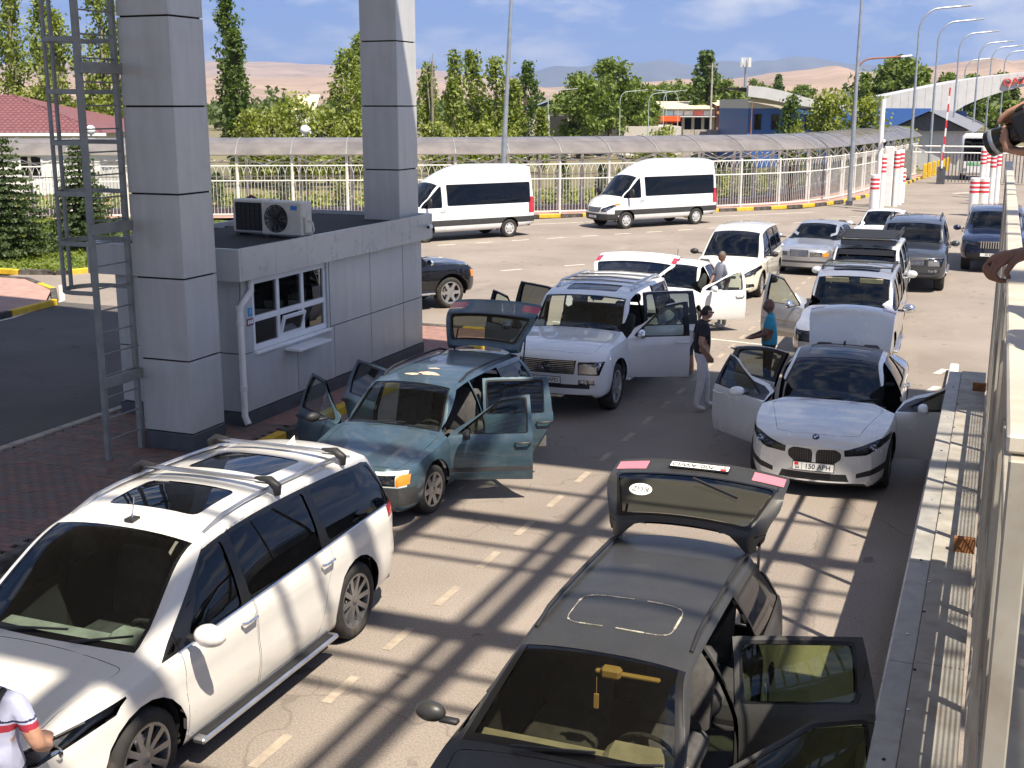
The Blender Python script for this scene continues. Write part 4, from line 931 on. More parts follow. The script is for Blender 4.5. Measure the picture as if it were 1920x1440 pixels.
# ---- bus at the far gate
root = empty('bus', (-1.3, 88.0, 0), PI2); tag(root, 'white coach waiting at the far barrier gate', 'bus')
mb = MB(); mb.box((-5, -1.22, .35), (.0, 1.22, 3.1), bev=.18); mb.build('body', MATS['white_paint'], root, smooth=40)
mb = MB(); mb.box((-.02, -1.08, 1.30), (.012, 1.08, 2.75), bev=.1); mb.build('windscreen', M_TINT, root); mb = MB(); mb.box((-.05, -1.02, 1.28), (.004, 1.02, 2.78)); mb.build('windscreen_surround', M_TRIM, root)
mb = MB(); mb.box((.0, -.8, 1.0), (.012, .8, 1.2)); bb = mb.build('destination_board', mat('green_board', (.10, .42, .14), .5), root); link('lettering', text_mesh('ALMATY', .22, M_PLATE, .004), bb, (.018, 0, 1.1), (R(90), 0, R(90)))
for s in (1, -1):
    mb = MB(); mb.box((-.03, min(s*.75, s*1.1), .6), (.02, max(s*.75, s*1.1), .82), bev=.03); mb.build('headlight', M_LAMPI, root)
    for x in (-1.0, -4.2): w = empty('wheel', (x, s*1.08, .48), 0 if s > 0 else math.pi, root); t_, r_ = wheel_meshes(.48, .28, 'van'); link('tyre', t_, w); link('rim', r_, w)
# ------------------------------------------------------------------ the place
CP, SP = math.cos(CAM_PITCH), math.sin(CAM_PITCH)
def spot(px, py, d):
    """a place in the world: seen in the photo at (px, py), d metres ahead of the viewer"""
    f = CP-(py-720)/2280*SP; u = -SP+(720-py)/2280*CP; t = d/f; X = (px-960)/2280*t
    return Vector((X*math.cos(CAM_YAW)-d*math.sin(CAM_YAW), X*math.sin(CAM_YAW)+d*math.cos(CAM_YAW), CAM_H+u*t))
# materials
def asphalt(name, c1, c2, patch):
    m, nt, b = _nodes(name); r1, n1, _ = noise_mix(nt, c1, c2, .35, .3, .7, 8); r2, n2, s2 = noise_mix(nt, (.52, .52, .52), (1.35, 1.33, 1.30), 55, .28, .72, 4, rough=.75)
    o = blend(nt, r1.outputs[0], r2.outputs[0], 1.0, 'MULTIPLY'); r3, n3, _ = noise_mix(nt, (0, 0, 0), (1, 1, 1), 1.1, .60, .74, 6, stretch=(1.0, .3, 1)); ml = nt.nodes.new('ShaderNodeMath'); ml.operation = 'MULTIPLY'; ml.inputs[1].default_value = .45; nt.links.new(r3.outputs[0], ml.inputs[0])
    o = blend(nt, o, patch, ml.outputs[0]); r4, n4, _ = noise_mix(nt, (0, 0, 0), (1, 1, 1), 2.3, .66, .72, 3); m4 = nt.nodes.new('ShaderNodeMath'); m4.operation = 'MULTIPLY'; m4.inputs[1].default_value = .55; nt.links.new(r4.outputs[0], m4.inputs[0])
    o = blend(nt, o, tuple(c*.35 for c in c1), m4.outputs[0])
    tc = nt.nodes.new('ShaderNodeTexCoord'); wv = nt.nodes.new('ShaderNodeTexNoise'); wv.inputs['Scale'].default_value = 1.4; vo = nt.nodes.new('ShaderNodeTexVoronoi'); vo.feature = 'DISTANCE_TO_EDGE'; vo.inputs['Scale'].default_value = .28
    nt.links.new(tc.outputs['Object'], wv.inputs['Vector']); ad = nt.nodes.new('ShaderNodeVectorMath'); ad.operation = 'ADD'; nt.links.new(tc.outputs['Object'], ad.inputs[0]); nt.links.new(wv.outputs['Color'], ad.inputs[1]); nt.links.new(ad.outputs[0], vo.inputs['Vector'])
    ck = nt.nodes.new('ShaderNodeMapRange'); ck.inputs['From Max'].default_value = .006; ck.inputs['To Min'].default_value = .35; ck.inputs['To Max'].default_value = 0; nt.links.new(vo.outputs['Distance'], ck.inputs['Value']); o = blend(nt, o, tuple(c*.3 for c in c1), ck.outputs[0])      # cracks
    nt.links.new(o, b.inputs['Base Color']); b.inputs['Roughness'].default_value = .9; b.inputs['Specular IOR Level'].default_value = .25
    bp = nt.nodes.new('ShaderNodeBump'); bp.inputs['Strength'].default_value = .45; bp.inputs['Distance'].default_value = .01; nt.links.new(n2.outputs['Fac'], bp.inputs['Height']); nt.links.new(bp.outputs[0], b.inputs['Normal']); MATS[name] = m; return m
M_ASPH = asphalt('worn_asphalt', (.218, .190, .166), (.305, .268, .236), (.345, .30, .262))
M_ASPH2 = asphalt('side_road_asphalt', (.085, .08, .078), (.13, .122, .116), (.155, .145, .135))
M_GROUND = mat('dry_ground', (.17, .15, .075), .95, var=.35, scale=.02, dirt=((.09, .11, .03), .8, .012))
M_PAINT = mat('worn_white_road_paint', (.62, .57, .49), .8, var=.25, scale=9, dirt=((.22, .19, .16), .8, 6))
M_FADE = mat('faded_lane_paint', (.345, .292, .228), .9, var=.15, scale=9, dirt=((.24, .20, .165), 1.0, 4))
M_PANEL = mat('grey_composite_panel', (.50, .51, .51), .30, metal=.1, var=.06, scale=2.2, dirt=((.30, .27, .22), .22, 2.2), stretch=(3, 3, .3), rv=.06)
M_SEAM = mat('dark_joint', (.015, .015, .016), .9)
M_PLINTH = mat('dark_grey_plinth', (.07, .075, .088), .55, var=.2)
M_GALV = mat('grey_painted_steel', (.26, .275, .27), .5, metal=.3, var=.15, scale=5, dirt=((.28, .22, .15), .3, 4))
M_WSTEEL = mat('white_painted_steel', (.74, .74, .72), .45, var=.06, dirt=((.40, .34, .26), .35, 3))
M_POLE = mat('galvanised_pole', (.36, .40, .44), .4, metal=.6, var=.1)
M_YEL = mat('yellow_kerb_paint', (.62, .40, .02), .7, var=.15, scale=5, dirt=((.30, .24, .14), .5, 6))
M_BLK = mat('black_kerb_paint', (.055, .05, .045), .8, var=.3, scale=5, dirt=((.22, .19, .16), .5, 5))
M_CONC = mat('concrete', (.36, .33, .29), .9, var=.2, scale=4, bump=.2)
M_PINK = mat('pink_paving', (.36, .225, .19), .9, var=.15, scale=3, dirt=((.30, .25, .2), .4, 2))
M_GRASS = mat('lawn_soil', (.10, .14, .025), .95, var=.4, scale=3)
M_WPVC = mat('white_pvc', (.78, .79, .80), .35, var=.04)
# ground sheets
tag(sheet('ground', [(-10500, -380), (10500, -380), (10500, 13300), (-10500, 13300)], -.05, M_GROUND), kind='structure')
tag(sheet('road', [(-13, -40), (40, -40), (40, 150), (-6.6, 150), (-5.4, 92), (-6.6, 72), (-7.4, 64.6), (-8.9, 60.6), (-17.3, 52.5), (-22.45, 46.9), (-27, 43), (-27, 24.4), (-13, 24.4)], 0, M_ASPH), kind='structure')
tag(sheet('side_road', [(-60, -40), (-13.001, -40), (-13.001, 24.399), (-27.001, 24.399), (-27.001, 26.6), (-60, 26.6)], 0, M_ASPH2), kind='structure')
# lane markings: dashes of worn paint
lm = empty('lane_markings'); tag(lm, kind='structure')
for k in range(-4, 38):
    y = 10.35+1.10*k+.25
    if y > 40: break
    sheet('lane_dash', [(-4.955, y-.26), (-4.865, y-.26), (-4.865, y+.26), (-4.955, y+.26)], .004, M_FADE, lm)
d = Vector((2.62, 3.33)).normalized(); n_ = Vector((-d.y, d.x))
for (x0, y0, cnt, st) in ((-20.5, 37.2, 14, 1.55), (-15.3, 32.3, 4, 2.3)):
    for k in range(cnt):
        p = Vector((x0, y0))+d*st*k; q = p+d*.75; sheet('lane_dash', [tuple(p+n_*.06), tuple(p-n_*.06), tuple(q-n_*.06), tuple(q+n_*.06)], .004, M_PAINT, lm)
for (a, b, w) in (((-21.9, 44.5), (-8.0, 58.9), .12), ((-13.11, -5), (-13.11, 9.0), .13), ((-13.11, 11.0), (-13.11, 12.8), .13), ((-13.11, 14.3), (-13.11, 23.5), .13), ((-21.35, 18), (-21.45, 22.0), .13), ((-21.45, 22.0), (-22.2, 24.6), .13), ((-22.2, 24.6), (-24.2, 26.8), .13), ((-9.4, 26.3), (-4.0, 25.2), .1), ((-6.2, 57.2), (-3.6, 56.9), .12), ((-2.4, 74.5), (-1.3, 76.0), .25), ((-.86, 22.0), (-.72, 22.5), .14), ((-.80, 23.6), (-.66, 24.1), .14)):
    a, b = Vector(a), Vector(b); dd = (b-a).normalized(); nn = Vector((-dd.y, dd.x))*w/2; sheet('edge_line', [tuple(a+nn), tuple(a-nn), tuple(b-nn), tuple(b+nn)], .005, M_PAINT, lm)
# kerbs
KST = {}
def kerb_mesh(mt, L=1.0, h=.15, w=.16):
    k = (mt.name, round(L, 2))
    if k not in KST: mb = MB(); mb.box((0, -w/2, -.02), (L-.012, w/2, h), bev=.018); KST[k] = mb.mesh('kerbstone', mt)
    return KST[k]
def kerb(name, pts, cols, L=1.0, phase=0):
    r = empty(name); tag(r, kind='structure'); i = phase; carry = 0.0
    for a, b in zip(pts[:-1], pts[1:]):
        a, b = Vector(a), Vector(b); dd = b-a; n = max(1, round(dd.length/L)); LL = dd.length/n; an = math.atan2(dd.y, dd.x)
        for k in range(n):
            p = a+dd*(k/n); link('kerbstone', kerb_mesh(cols[i % len(cols)], LL), r, (p.x, p.y, 0), (0, 0, an)); i += 1
    return r
YB = [M_YEL, M_BLK]
kerb('booth_kerb', [(-9.68, 4.0), (-9.68, 24.2), (-12.9, 24.2)], YB, 1.0); kerb('booth_kerb', [(-12.92, 24.0), (-12.92, -2)], [M_CONC], 1.0)
PATH = [(-46, 38), (-40.2, 41.2), (-32.3, 45.4), (-24.5, 49.0), (-19.4, 51.9), (-15.5, 55.2), (-11.5, 59.3), (-9.2, 62.2), (-8.0, 66), (-7.2, 72), (-6.4, 80), (-5.9, 88), (-5.5, 92)]
def smooth_path(pts, it=2):
    pts = [Vector(p) for p in pts]
    for _ in range(it):
        q = [pts[0]]
        for a, b in zip(pts[:-1], pts[1:]): q += [a*.75+b*.25, a*.25+b*.75]
        pts = q+[pts[-1]]
    return pts
SPATH = smooth_path(PATH)
def resample(pts, step):
    out = [pts[0]]; acc = 0.0; last = pts[0]
    for a, b in zip(pts[:-1], pts[1:]):
        L = (b-a).length; t = step-acc
        while t <= L: out.append(a+(b-a)*(t/L)); t += step
        acc = (acc+L) % step if True else 0
        acc = L-(t-step)
    return out
def off(pts, dist):
    o = []
    for i, p in enumerate(pts):
        t = (pts[min(i+1, len(pts)-1)]-pts[max(i-1, 0)]).normalized(); o.append(p+Vector((-t.y, t.x))*dist)
    return o
kp = off(resample(SPATH, 2.0), -.75)
kerb('fence_kerb', [tuple(p) for p in kp[10:]], YB, 1.0)
rs = resample(SPATH, 1.2); a_, b_ = off(rs, -.75), off(rs, 4.2); mb = MB()
for i in range(len(rs)-1): mb.poly([(*a_[i], .12), (*a_[i+1], .12), (*b_[i+1], .12), (*b_[i], .12)])
tag(mb.build('pavement', M_PINK), kind='structure')
tag(sheet('pavement', [(-12.84, 15.5), (-9.75, 15.5), (-9.75, 24.12), (-12.84, 24.12)], .12, mat('brick_red_paving', (.26, .15, .125), .9, var=.2, scale=6)), kind='structure')
# booth apron laid with single pavers
bp_ = sheet('brick_pavement', [(-12.84, 2.0), (-9.75, 2.0), (-9.75, 15.5), (-12.84, 15.5)], .085, mat('paver_joint_sand', (.06, .05, .045), .95, var=.3, scale=20)); tag(bp_, kind='structure')
M_BR = [mat('paver_%s' % n, c, .85, var=.18, scale=7, dirt=((.24, .20, .17), .35, 3)) for n, c in (('brown', (.155, .105, .09)), ('rust', (.19, .115, .095)), ('grey', (.14, .115, .105)))]
brm = []
for m_ in M_BR: mb = MB(); mb.box((-.097, -.047, 0), (.097, .047, .038), bev=.006); brm.append(mb.mesh('paver', m_))
cells = []
for j in range(int(9.5/.1)):
    for i in range(17):
        x = -12.84+.1+.2*i+(.1 if j % 2 else 0)-.05; y = 6.05+.1*j
        if x < -9.80: cells.append((x, y))
cells.sort(key=lambda c: (c[0]+11.6)**2*.8+(c[1]-11.2)**2); random.seed(3)
for x, y in cells[:300]: link('paver', random.choice(brm), bp_, (x, y, .083+random.uniform(0, .006)), (0, 0, random.uniform(-.02, .02)))
mb = MB()
for x, y in cells[300:]:
    z = .083+random.uniform(0, .006); mb.mi = random.randrange(3); mb.box((x-.097, y-.047, z), (x+.097, y+.047, z+.038))
tag(mb.build('paver_field', M_BR, bp_), kind='stuff')
# left: paved island and lawn
isl = [(-21.75, 21.9), (-21.85, 23.6), (-23.2, 25.3), (-25.3, 26.7), (-34, 27.0), (-34, 12), (-21.8, 12)]
tag(sheet('pavement', isl, .12, M_PINK), kind='structure'); kerb('island_kerb', [(-21.65, 12), (-21.65, 22.2), (-21.9, 24.0), (-23.3, 25.5), (-25.4, 26.8), (-34, 27.1)], [M_YEL, M_BLK, M_BLK], 1.25, 1)
lawn = [(-40, 28.2), (-26.9, 28.2), (-25.6, 28.7), (-25.2, 29.6), (-25.6, 32), (-26.2, 43.4), (-33, 44.2), (-46, 38)]
tag(sheet('lawn', lawn, .13, M_GRASS), kind='structure'); kerb('lawn_kerb', [(-40, 28.1), (-26.9, 28.1), (-25.5, 28.6), (-25.1, 29.6), (-25.5, 32), (-26.1, 43)], [M_BLK, M_YEL], 1.3)
garden = [tuple(p) for p in off(rs, 4.4)]; g2 = [tuple(p) for p in off(rs, 13)]; mb = MB()
for i in range(len(garden)-1): mb.poly([(*garden[i], .06), (*garden[i+1], .06), (*g2[i+1], .06), (*g2[i], .06)])
tag(mb.build('garden_bed', mat('garden_soil', (.13, .13, .045), .95, var=.5, scale=.6)), kind='structure')
# ------------------------------------------------------------------ columns
def column(x0, x1, y0, y1, label):
    r = empty('column', ((x0+x1)/2, (y0+y1)/2, .12)); tag(r, label, 'column', 'clad columns under the canopy'); cx, cy = (x0+x1)/2, (y0+y1)/2; hx, hy = (x1-x0)/2, (y1-y0)/2
    mb = MB(); mb.box((-hx+.03, -hy+.03, 0), (hx-.03, hy-.03, 14.9)); mb.build('core', M_SEAM, r)
    mb = MB(); mb.box((-hx-.01, -hy-.01, 0), (hx+.01, hy+.01, .26), bev=.01); mb.build('plinth', M_PLINTH, r)
    zs = [.265, 1.31, 2.46, 3.61, 4.77, 5.93, 7.09, 8.25, 9.41, 10.57, 11.73, 12.9, 14.9]
    for a, b in zip(zs[:-1], zs[1:]):
        for (l, h) in (((-hx, -hy, a+.012), (hx, -hy+.03, b-.012)), ((-hx, hy-.03, a+.012), (hx, hy, b-.012)), ((hx-.03, -hy+.031, a+.012), (hx, hy-.031, b-.012)), ((-hx, -hy+.031, a+.012), (-hx+.03, hy-.031, b-.012))):
            mb = MB(); mb.box(l, h, bev=.004); mb.build('cladding_panel', M_PANEL, r)
    return r
column(-11.07, -10.24, 13.70, 14.45, 'grey panelled column beside the caged ladder'); column(-11.15, -10.40, 20.55, 21.35, 'grey panelled column rising behind the booth roof')
# ladder with safety cage
lad = empty('caged_ladder', (-11.12, 13.31, .12)); tag(lad, 'grey steel ladder with hooped safety cage fixed to the column', 'ladder')
for y in (-.35, .35): mb = MB(); mb.box((-.035, y-.03, 0), (.035, y+.03, 11.7)); mb.build('stile', M_GALV, lad)
for k in range(38): mb = MB(); z = .28+.3*k; mb.tube([(0, -.33, z), (0, .33, z)], .012, 6); mb.build('rung', M_GALV, lad)
for k in range(14):
    z = 2.32+.66*k; mb = MB(); pts = [(-.02, -.36)]+[(-.35-.38*math.sin(t), -.38*math.cos(t)) for t in [math.pi*q/12 for q in range(13)]]+[(-.02, .36)]
    for a, b in zip(pts[:-1], pts[1:]): mb.bar((*a, z), (*b, z), .012, .06)
    mb.build('hoop', M_GALV, lad)
for t in (.22, .5, .78): a = math.pi*t; mb = MB(); x, y = -.35-.37*math.sin(a), -.37*math.cos(a); mb.box((x-.02, y-.02, 2.30), (x+.02, y+.02, 11.2)); mb.build('cage_bar', M_GALV, lad)
for z in (1.10, 3.18, 5.26, 7.34, 9.42):
    for y0, y1 in ((-.40, .42), (.28, .42)): mb = MB(); x_ = .06 if y0 < 0 else -.08; mb.box((x_-.03, y0, z-.07), (x_+.03, y1, z+.07), bev=.005); mb.build('bracket', M_GALV, lad)
# ------------------------------------------------------------------ booth
bt = empty('guard_booth', (-11.5, 18.3, .12)); tag(bt, 'grey panelled guard booth with white window and flat dark roof', 'booth'); O = Vector((-11.5, 18.3, .12))
def bpart(name, lo, hi, m_, bev=0.0, parent=None):
    mb = MB(); mb.box(Vector(lo)-O, Vector(hi)-O, bev=bev); return mb.build(name, m_, parent or bt)
XF = -10.35; Y0, Y1 = 15.2, 21.35
bpart('wall_core', (-12.66, 17.72, .12), (XF-.04, Y1-.03, 2.8), M_SEAM); bpart('wall_core', (-12.66, Y0+.03, .12), (XF-.04, 17.72, 1.24), M_SEAM); bpart('wall_core', (-12.66, Y0+.03, 2.36), (XF-.04, 17.72, 2.8), M_SEAM)
bpart('wall_core', (-12.66, Y0+.03, 1.24), (-12.6, 17.72, 2.36), M_SEAM); bpart('wall_core', (-12.6, Y0+.03, 1.24), (XF-.04, Y0+.06, 2.36), M_SEAM)
bpart('plinth', (-12.7, Y0-.02, .12), (XF+.012, Y1+.02, .33), M_PLINTH)
def fpanel(y0, y1, z0, z1, x=XF): bpart('cladding_panel', (x-.035, y0+.008, z0+.008), (x, y1-.008, z1-.008), M_PANEL, .004)
for y0, y1 in ((Y0, 16.7), (16.7, 17.9), (17.9, 19.23), (19.23, 20.53), (20.53, Y1)): fpanel(y0, y1, .335, 1.24)
for y0, y1 in ((17.78, 19.23), (19.23, 20.53), (20.53, Y1)): fpanel(y0, y1, 1.24, 2.42)
fpanel(Y0, 15.48, 1.24, 2.42)
for x0, x1 in ((-12.66, -11.5), (-11.5, XF-.04)):
    for z0, z1 in ((.335, 1.24), (1.24, 2.42)): bpart('cladding_panel', (x0+.008, Y0, z0+.008), (x1-.008, Y0+.035, z1-.008), M_PANEL, .004)
    for z0, z1 in ((.335, 1.24), (1.24, 2.42)): bpart('cladding_panel', (x0+.008, Y1-.035, z0+.008), (x1-.008, Y1, z1-.008), M_PANEL, .004)
# parapet fascia
for k in range(7):
    y0 = 15.02+6.46*k/7; y1 = 15.02+6.46*(k+1)/7; bpart('fascia_panel', (-10.26, y0+.002, 2.38), (-10.20, y1-.002, 2.86), mat('pale_fascia_panel', (.50, .51, .50), .3, metal=.2, var=.06, dirt=((.40, .36, .28), .3, 2)), .003)
bpart('fascia_panel', (-12.9, 14.96, 2.38), (-10.20, 15.015, 2.86), M_PANEL, .003); bpart('fascia_panel', (-12.9, 21.485, 2.38), (-10.20, 21.54, 2.86), M_PANEL, .003); bpart('fascia_panel', (-12.96, 14.96, 2.38), (-12.905, 21.54, 2.86), M_PANEL, .003); bpart('soffit', (-12.9, 15.02, 2.40), (-10.27, 21.48, 2.415), M_PANEL)
rf = bpart('roof_deck', (-12.9, 15.02, 2.70), (-10.27, 21.48, 2.74), mat('dark_roof_deck', (.035, .034, .036), .6, var=.3, scale=5))
for k in range(17): y = 15.2+.37*k; bpart('roof_rib', (-12.88, y-.05, 2.741), (-10.28, y+.05, 2.79), MATS['dark_roof_deck'], .015, None)
# window: 3 x 2 panes, lower middle one tilted open
win = bpart('window', (XF-.14, 15.50, 1.235), (XF-.08, 17.76, 1.30), M_WPVC)
def wp(name, lo, hi, m_, bev=.004): return bpart(name, lo, hi, m_, bev, win)
for (y0, y1, z0, z1) in ((15.50, 17.70, 2.26, 2.36), (15.50, 17.70, 1.24, 1.33), (15.50, 15.57, 1.33, 2.26), (17.63, 17.70, 1.33, 2.26), (16.20, 16.28, 1.33, 2.26), (16.93, 17.01, 1.33, 2.26), (15.57, 16.20, 1.68, 1.77), (16.28, 16.93, 1.68, 1.77), (17.01, 17.63, 1.68, 1.77)): wp('window_frame', (XF-.10, y0, z0), (XF-.03, y1, z1), M_WPVC)
M_BGL = glass('booth_glass', (.42, .47, .50), 0.0, 1.9)
for (y0, y1) in ((15.57, 16.20), (16.28, 16.93), (17.01, 17.63)):
    for (z0, z1) in ((1.33, 1.68), (1.77, 2.26)):
        if y0 == 16.28 and z0 == 1.33: continue
        wp('pane', (XF-.07, y0-.003, z0-.003), (XF-.06, y1+.003, z1+.003), M_BGL, 0)
mb = MB(); mb.box((-.02, 0, 0), (.02, .05, .34)); mb.box((-.02, .60, 0), (.02, .65, .34)); mb.box((-.02, .05, 0), (.02, .60, .05)); mb.box((-.02, .05, .29), (.02, .60, .34)); mb.mi = 1; mb.box((-.004, .05, .05), (.004, .60, .29))
mb.build('tilted_sash', [M_WPVC, M_BGL], win, Vector((XF-.06, 16.28, 1.335))-O, (0, R(16), 0))
bpart('reveal', (XF-.10, 17.70, 1.24), (XF+.0, 17.76, 2.40), M_PANEL, 0, win); bpart('window_sill', (XF-.06, 15.48, 1.19), (XF+.05, 17.74, 1.235), M_WPVC, .008, win); bpart('counter_shelf', (XF+.0, 16.30, 1.10), (XF+.30, 17.30, 1.14), M_WPVC, .006)
bpart('back_wall', (-12.58, 15.25, .4), (-12.5, 17.7, 2.4), mat('booth_inside', (.30, .29, .27), .8)); bpart('inner_floor', (-12.5, 15.3, 1.0), (XF-.1, 17.7, 1.03), mat('booth_desk', (.20, .15, .10), .6))
# drain pipe
pm = M_WSTEEL
mb = MB(); mb.tube([Vector((XF+.06, 15.36, 2.38))-O, Vector((XF+.06, 15.36, 2.20))-O, Vector((XF+.03, 15.10, 1.98))-O, Vector((XF+.03, 15.09, .32))-O, Vector((XF+.10, 15.07, .20))-O], .05, 12); mb.build('drain_pipe', M_WSTEEL, bt, smooth=40)
for z in (1.75, .75, 1.98): mb = MB(); mb.lathe([(.05, -.04), (.06, -.035), (.06, .035), (.05, .04)], 14, 'z', Vector((XF+.03, 15.095, z))-O); mb.build('pipe_collar', M_WSTEEL, bt, smooth=40)
sg = bpart('booth_sign', (XF+.002, 15.345, 1.80), (XF+.010, 15.445, 1.93), mat('cyan_sign', (.02, .30, .62), .4)); link('lettering', text_mesh('1', .09, M_PLATE, .002), sg, Vector((XF+.012, 15.395, 1.865))-O, (R(90), 0, R(90)))
sg = bpart('pictogram_sign', (XF+.002, 15.30, 1.66), (XF+.010, 15.47, 1.765), mat('maroon_sign', (.16, .02, .06), .4))
for k in range(3): bpart('pictogram', (XF+.011, 15.315+.051*k, 1.685), (XF+.013, 15.353+.051*k, 1.745), M_PLATE, 0, sg)
# security camera on the fascia
mb = MB(); mb.tube([(-10.20+11.5, 21.30-18.3, 2.52), (-10.12+11.5, 21.25-18.3, 2.52)], .015, 6); mb.box((1.36, 2.85, 2.47), (1.44, 3.0, 2.55), bev=.02); mb.mi = 1; mb.lathe([(.001, -.001), (.03, -.001)], 10, 'y', (1.40, 2.85, 2.51)); mb.build('security_camera', [M_WPVC, M_BLACK], bt)
# air conditioners on the roof
def aircon(loc, rz, label, fan):
    r = empty('air_conditioner', loc, rz); tag(r, label, 'air conditioner', 'air conditioners on the booth roof')
    mb = MB(); mb.box((-.40, -.15, .05), (.40, .15, .60), bev=.025); mb.build('casing', mat('cream_casing', (.60, .58, .52), .5, var=.08), r)
    for x in (-.28, .28): mb = MB(); mb.box((x-.04, -.17, 0), (x+.04, .17, .05)); mb.build('foot', M_BLACK, r)
    if fan:
        mb = MB(); mb.lathe([(.225, -.156), (.225, -.150), (.001, -.150)], 30, 'y', (-.10, 0, .325)); mb.build('fan_opening', M_BRAKE, r)
        mb = MB()
        for k in range(3):
            a = 2*math.pi*k/3; mb.poly([(-.10+rr*math.cos(a+da), -.158-.006*q, .325+rr*math.sin(a+da)) for rr, da, q in ((.04, 0, 0), (.19, -.1, 0), (.20, .55, 1), (.05, .6, 1))])
        mb.build('fan_blade', M_PLINTH, r)
        mb = MB()
        for rr in (.06, .10, .14, .18, .22): mb.tube([(-.10+rr*math.cos(t), -.17, .325+rr*math.sin(t)) for t in [2*math.pi*q/24 for q in range(25)]], .004, 4, False)
        for k in range(8): a = math.pi*k/8; mb.tube([(-.10+.225*math.cos(a), -.17, .325+.225*math.sin(a)), (-.10-.225*math.cos(a), -.17, .325-.225*math.sin(a))], .004, 4)
        mb.build('fan_guard', M_BLACK, r, ); mb = MB(); mb.box((.19, -.154, .47), (.31, -.15, .54)); mb.build('brand_plate', mat('blue_plate', (.02, .20, .55), .4), r)
        mb = MB(); mb.box((.40, -.10, .10), (.44, .08, .36), bev=.01); mb.tube([(.44, -.02, .3), (.52, -.03, .28), (.54, -.02, .15), (.45, 0, .05)], .015, 6); mb.build('valve_cover', MATS['cream_casing'], r)
    else:
        mb = MB(); mb.box((-.32, -.156, .10), (.34, -.150, .55)); mb.build('coil', M_BRAKE, r); mb = MB()
        for k in range(8): mb.bar((-.32+.66*k/7, -.16, .10), (-.32+.66*k/7, -.16, .55), .008)
        for k in range(6): mb.bar((-.32, -.16, .10+.09*k), (.34, -.16, .10+.09*k), .008)
        mb.build('coil_guard', M_BLACK, r)
aircon((-11.42, 17.35, 2.79), R(-4), 'left air conditioner with black wire coil guard on booth roof', False); aircon((-10.74, 17.16, 2.79), R(-4), 'right air conditioner with round fan and blue plate on booth roof', True)
mb = MB(); mb.tube([(0, 0, 0), (0, 0, .45), (.06, 0, .60), (.16, 0, .65), (.26, 0, .60), (.32, 0, .45), (.32, 0, .1)], .028, 8); tag(mb.build('roof_pipe', mat('maroon_pipe', (.14, .02, .04), .5), None, (-12.05, 17.9, 2.74), smooth=40), 'maroon bent pipe standing on the booth roof', 'pipe')
# ------------------------------------------------------------------ canopy overhead (its slatted opening throws the striped shade)
HC = 15.0
cp_ = empty('canopy', (-11, 10, 0)); tag(cp_, 'big flat canopy with open steel lattice above the lanes', 'canopy'); OC = Vector((-11, 10, 0))
sh = Vector((SUN_T.x*HC, SUN_T.y*HC))
hx0 = -8.7+sh.x; hy1 = 15.35+sh.y
def slab(pts, z0, z1):
    mb = MB(); n = len(pts); mb.poly([(x-OC.x, y-OC.y, z0) for x, y in pts][::-1]); mb.poly([(x-OC.x, y-OC.y, z1) for x, y in pts])
    for i in range(n): a, b = pts[i], pts[(i+1) % n]; mb.poly([(a[0]-OC.x, a[1]-OC.y, z0), (b[0]-OC.x, b[1]-OC.y, z0), (b[0]-OC.x, b[1]-OC.y, z1), (a[0]-OC.x, a[1]-OC.y, z1)])
    mb.build('roof_panel', mat('white_soffit', (.72, .72, .71), .6), cp_)
slab([(-26, hy1), (11, hy1), (11, 21.9+sh.y), (0, 22.3+sh.y), (-18, 24.2+sh.y), (-26, 25.0+sh.y)], HC, HC+.3)
slab([(-26, -8), (hx0, -8), (hx0, hy1-.01), (-26, hy1-.01)], HC, HC+.3)
def beam(a, b, w, h): mb = MB(); mb.bar(Vector((*a, HC+.1))-OC, Vector((*b, HC+.1))-OC, w, h); mb.build('beam', M_GALV, cp_)
for gy, w in ((9.8, .38), (12.95, .30), (6.65, .38), (3.5, .38), (.4, .38), (11.53, .07), (12.1, .07), (8.4, .07), (8.97, .07), (14.2, .08), (5.2, .07), (5.8, .07), (2.1, .07)): y = gy+sh.y; beam((hx0, y), (11, y), w, .12)
for gx, w in ((-4.16, .22), (-4.46, .12), (-6.1, .26), (-1.42, .12), (1.6, .2)): x = gx+sh.x; beam((x, -8), (x, hy1), w, .10)
# ------------------------------------------------------------------ covered walkway along the fence
cw = empty('covered_walkway', (*SPATH[0], 0)); tag(cw, 'long covered walkway with arched smoky roof panels and white posts', 'walkway'); OW = Vector((*SPATH[0], 0))
st = resample(SPATH, 2.4); fr_, bk = off(st, .12), off(st, 3.2)
def smoky(name):
    m = bpy.data.materials.new(name); m.use_nodes = True; nt = m.node_tree; nt.nodes.clear(); o = nt.nodes.new('ShaderNodeOutputMaterial'); a = nt.nodes.new('ShaderNodeMixShader'); a.inputs[0].default_value = .30
    p = nt.nodes.new('ShaderNodeBsdfPrincipled'); p.inputs['Roughness'].default_value = .22; p.inputs['Coat Weight'].default_value = .3; t = nt.nodes.new('ShaderNodeBsdfTranslucent'); t.inputs['Color'].default_value = (.36, .33, .30, 1)
    rp, ns, s = noise_mix(nt, (.17, .16, .155), (.30, .275, .26), 1.2, .3, .7); nt.links.new(rp.outputs[0], p.inputs['Base Color']); nt.links.new(p.outputs[0], a.inputs[1]); nt.links.new(t.outputs[0], a.inputs[2]); nt.links.new(a.outputs[0], o.inputs['Surface']); MATS[name] = m; return m
M_POLY = smoky('smoky_polycarbonate'); NB = len(st)
def arc(i, u):     # u 0..1 front eave to back eave
    f, b = fr_[i], bk[i]; a = f+(b-f)*0; d_ = (b-f); e = d_.normalized(); w = d_.length; x = -.35+(w+.7)*u; return Vector((*(f+e*x), 2.80+.70*math.sin(math.pi*u)**.8))-OW
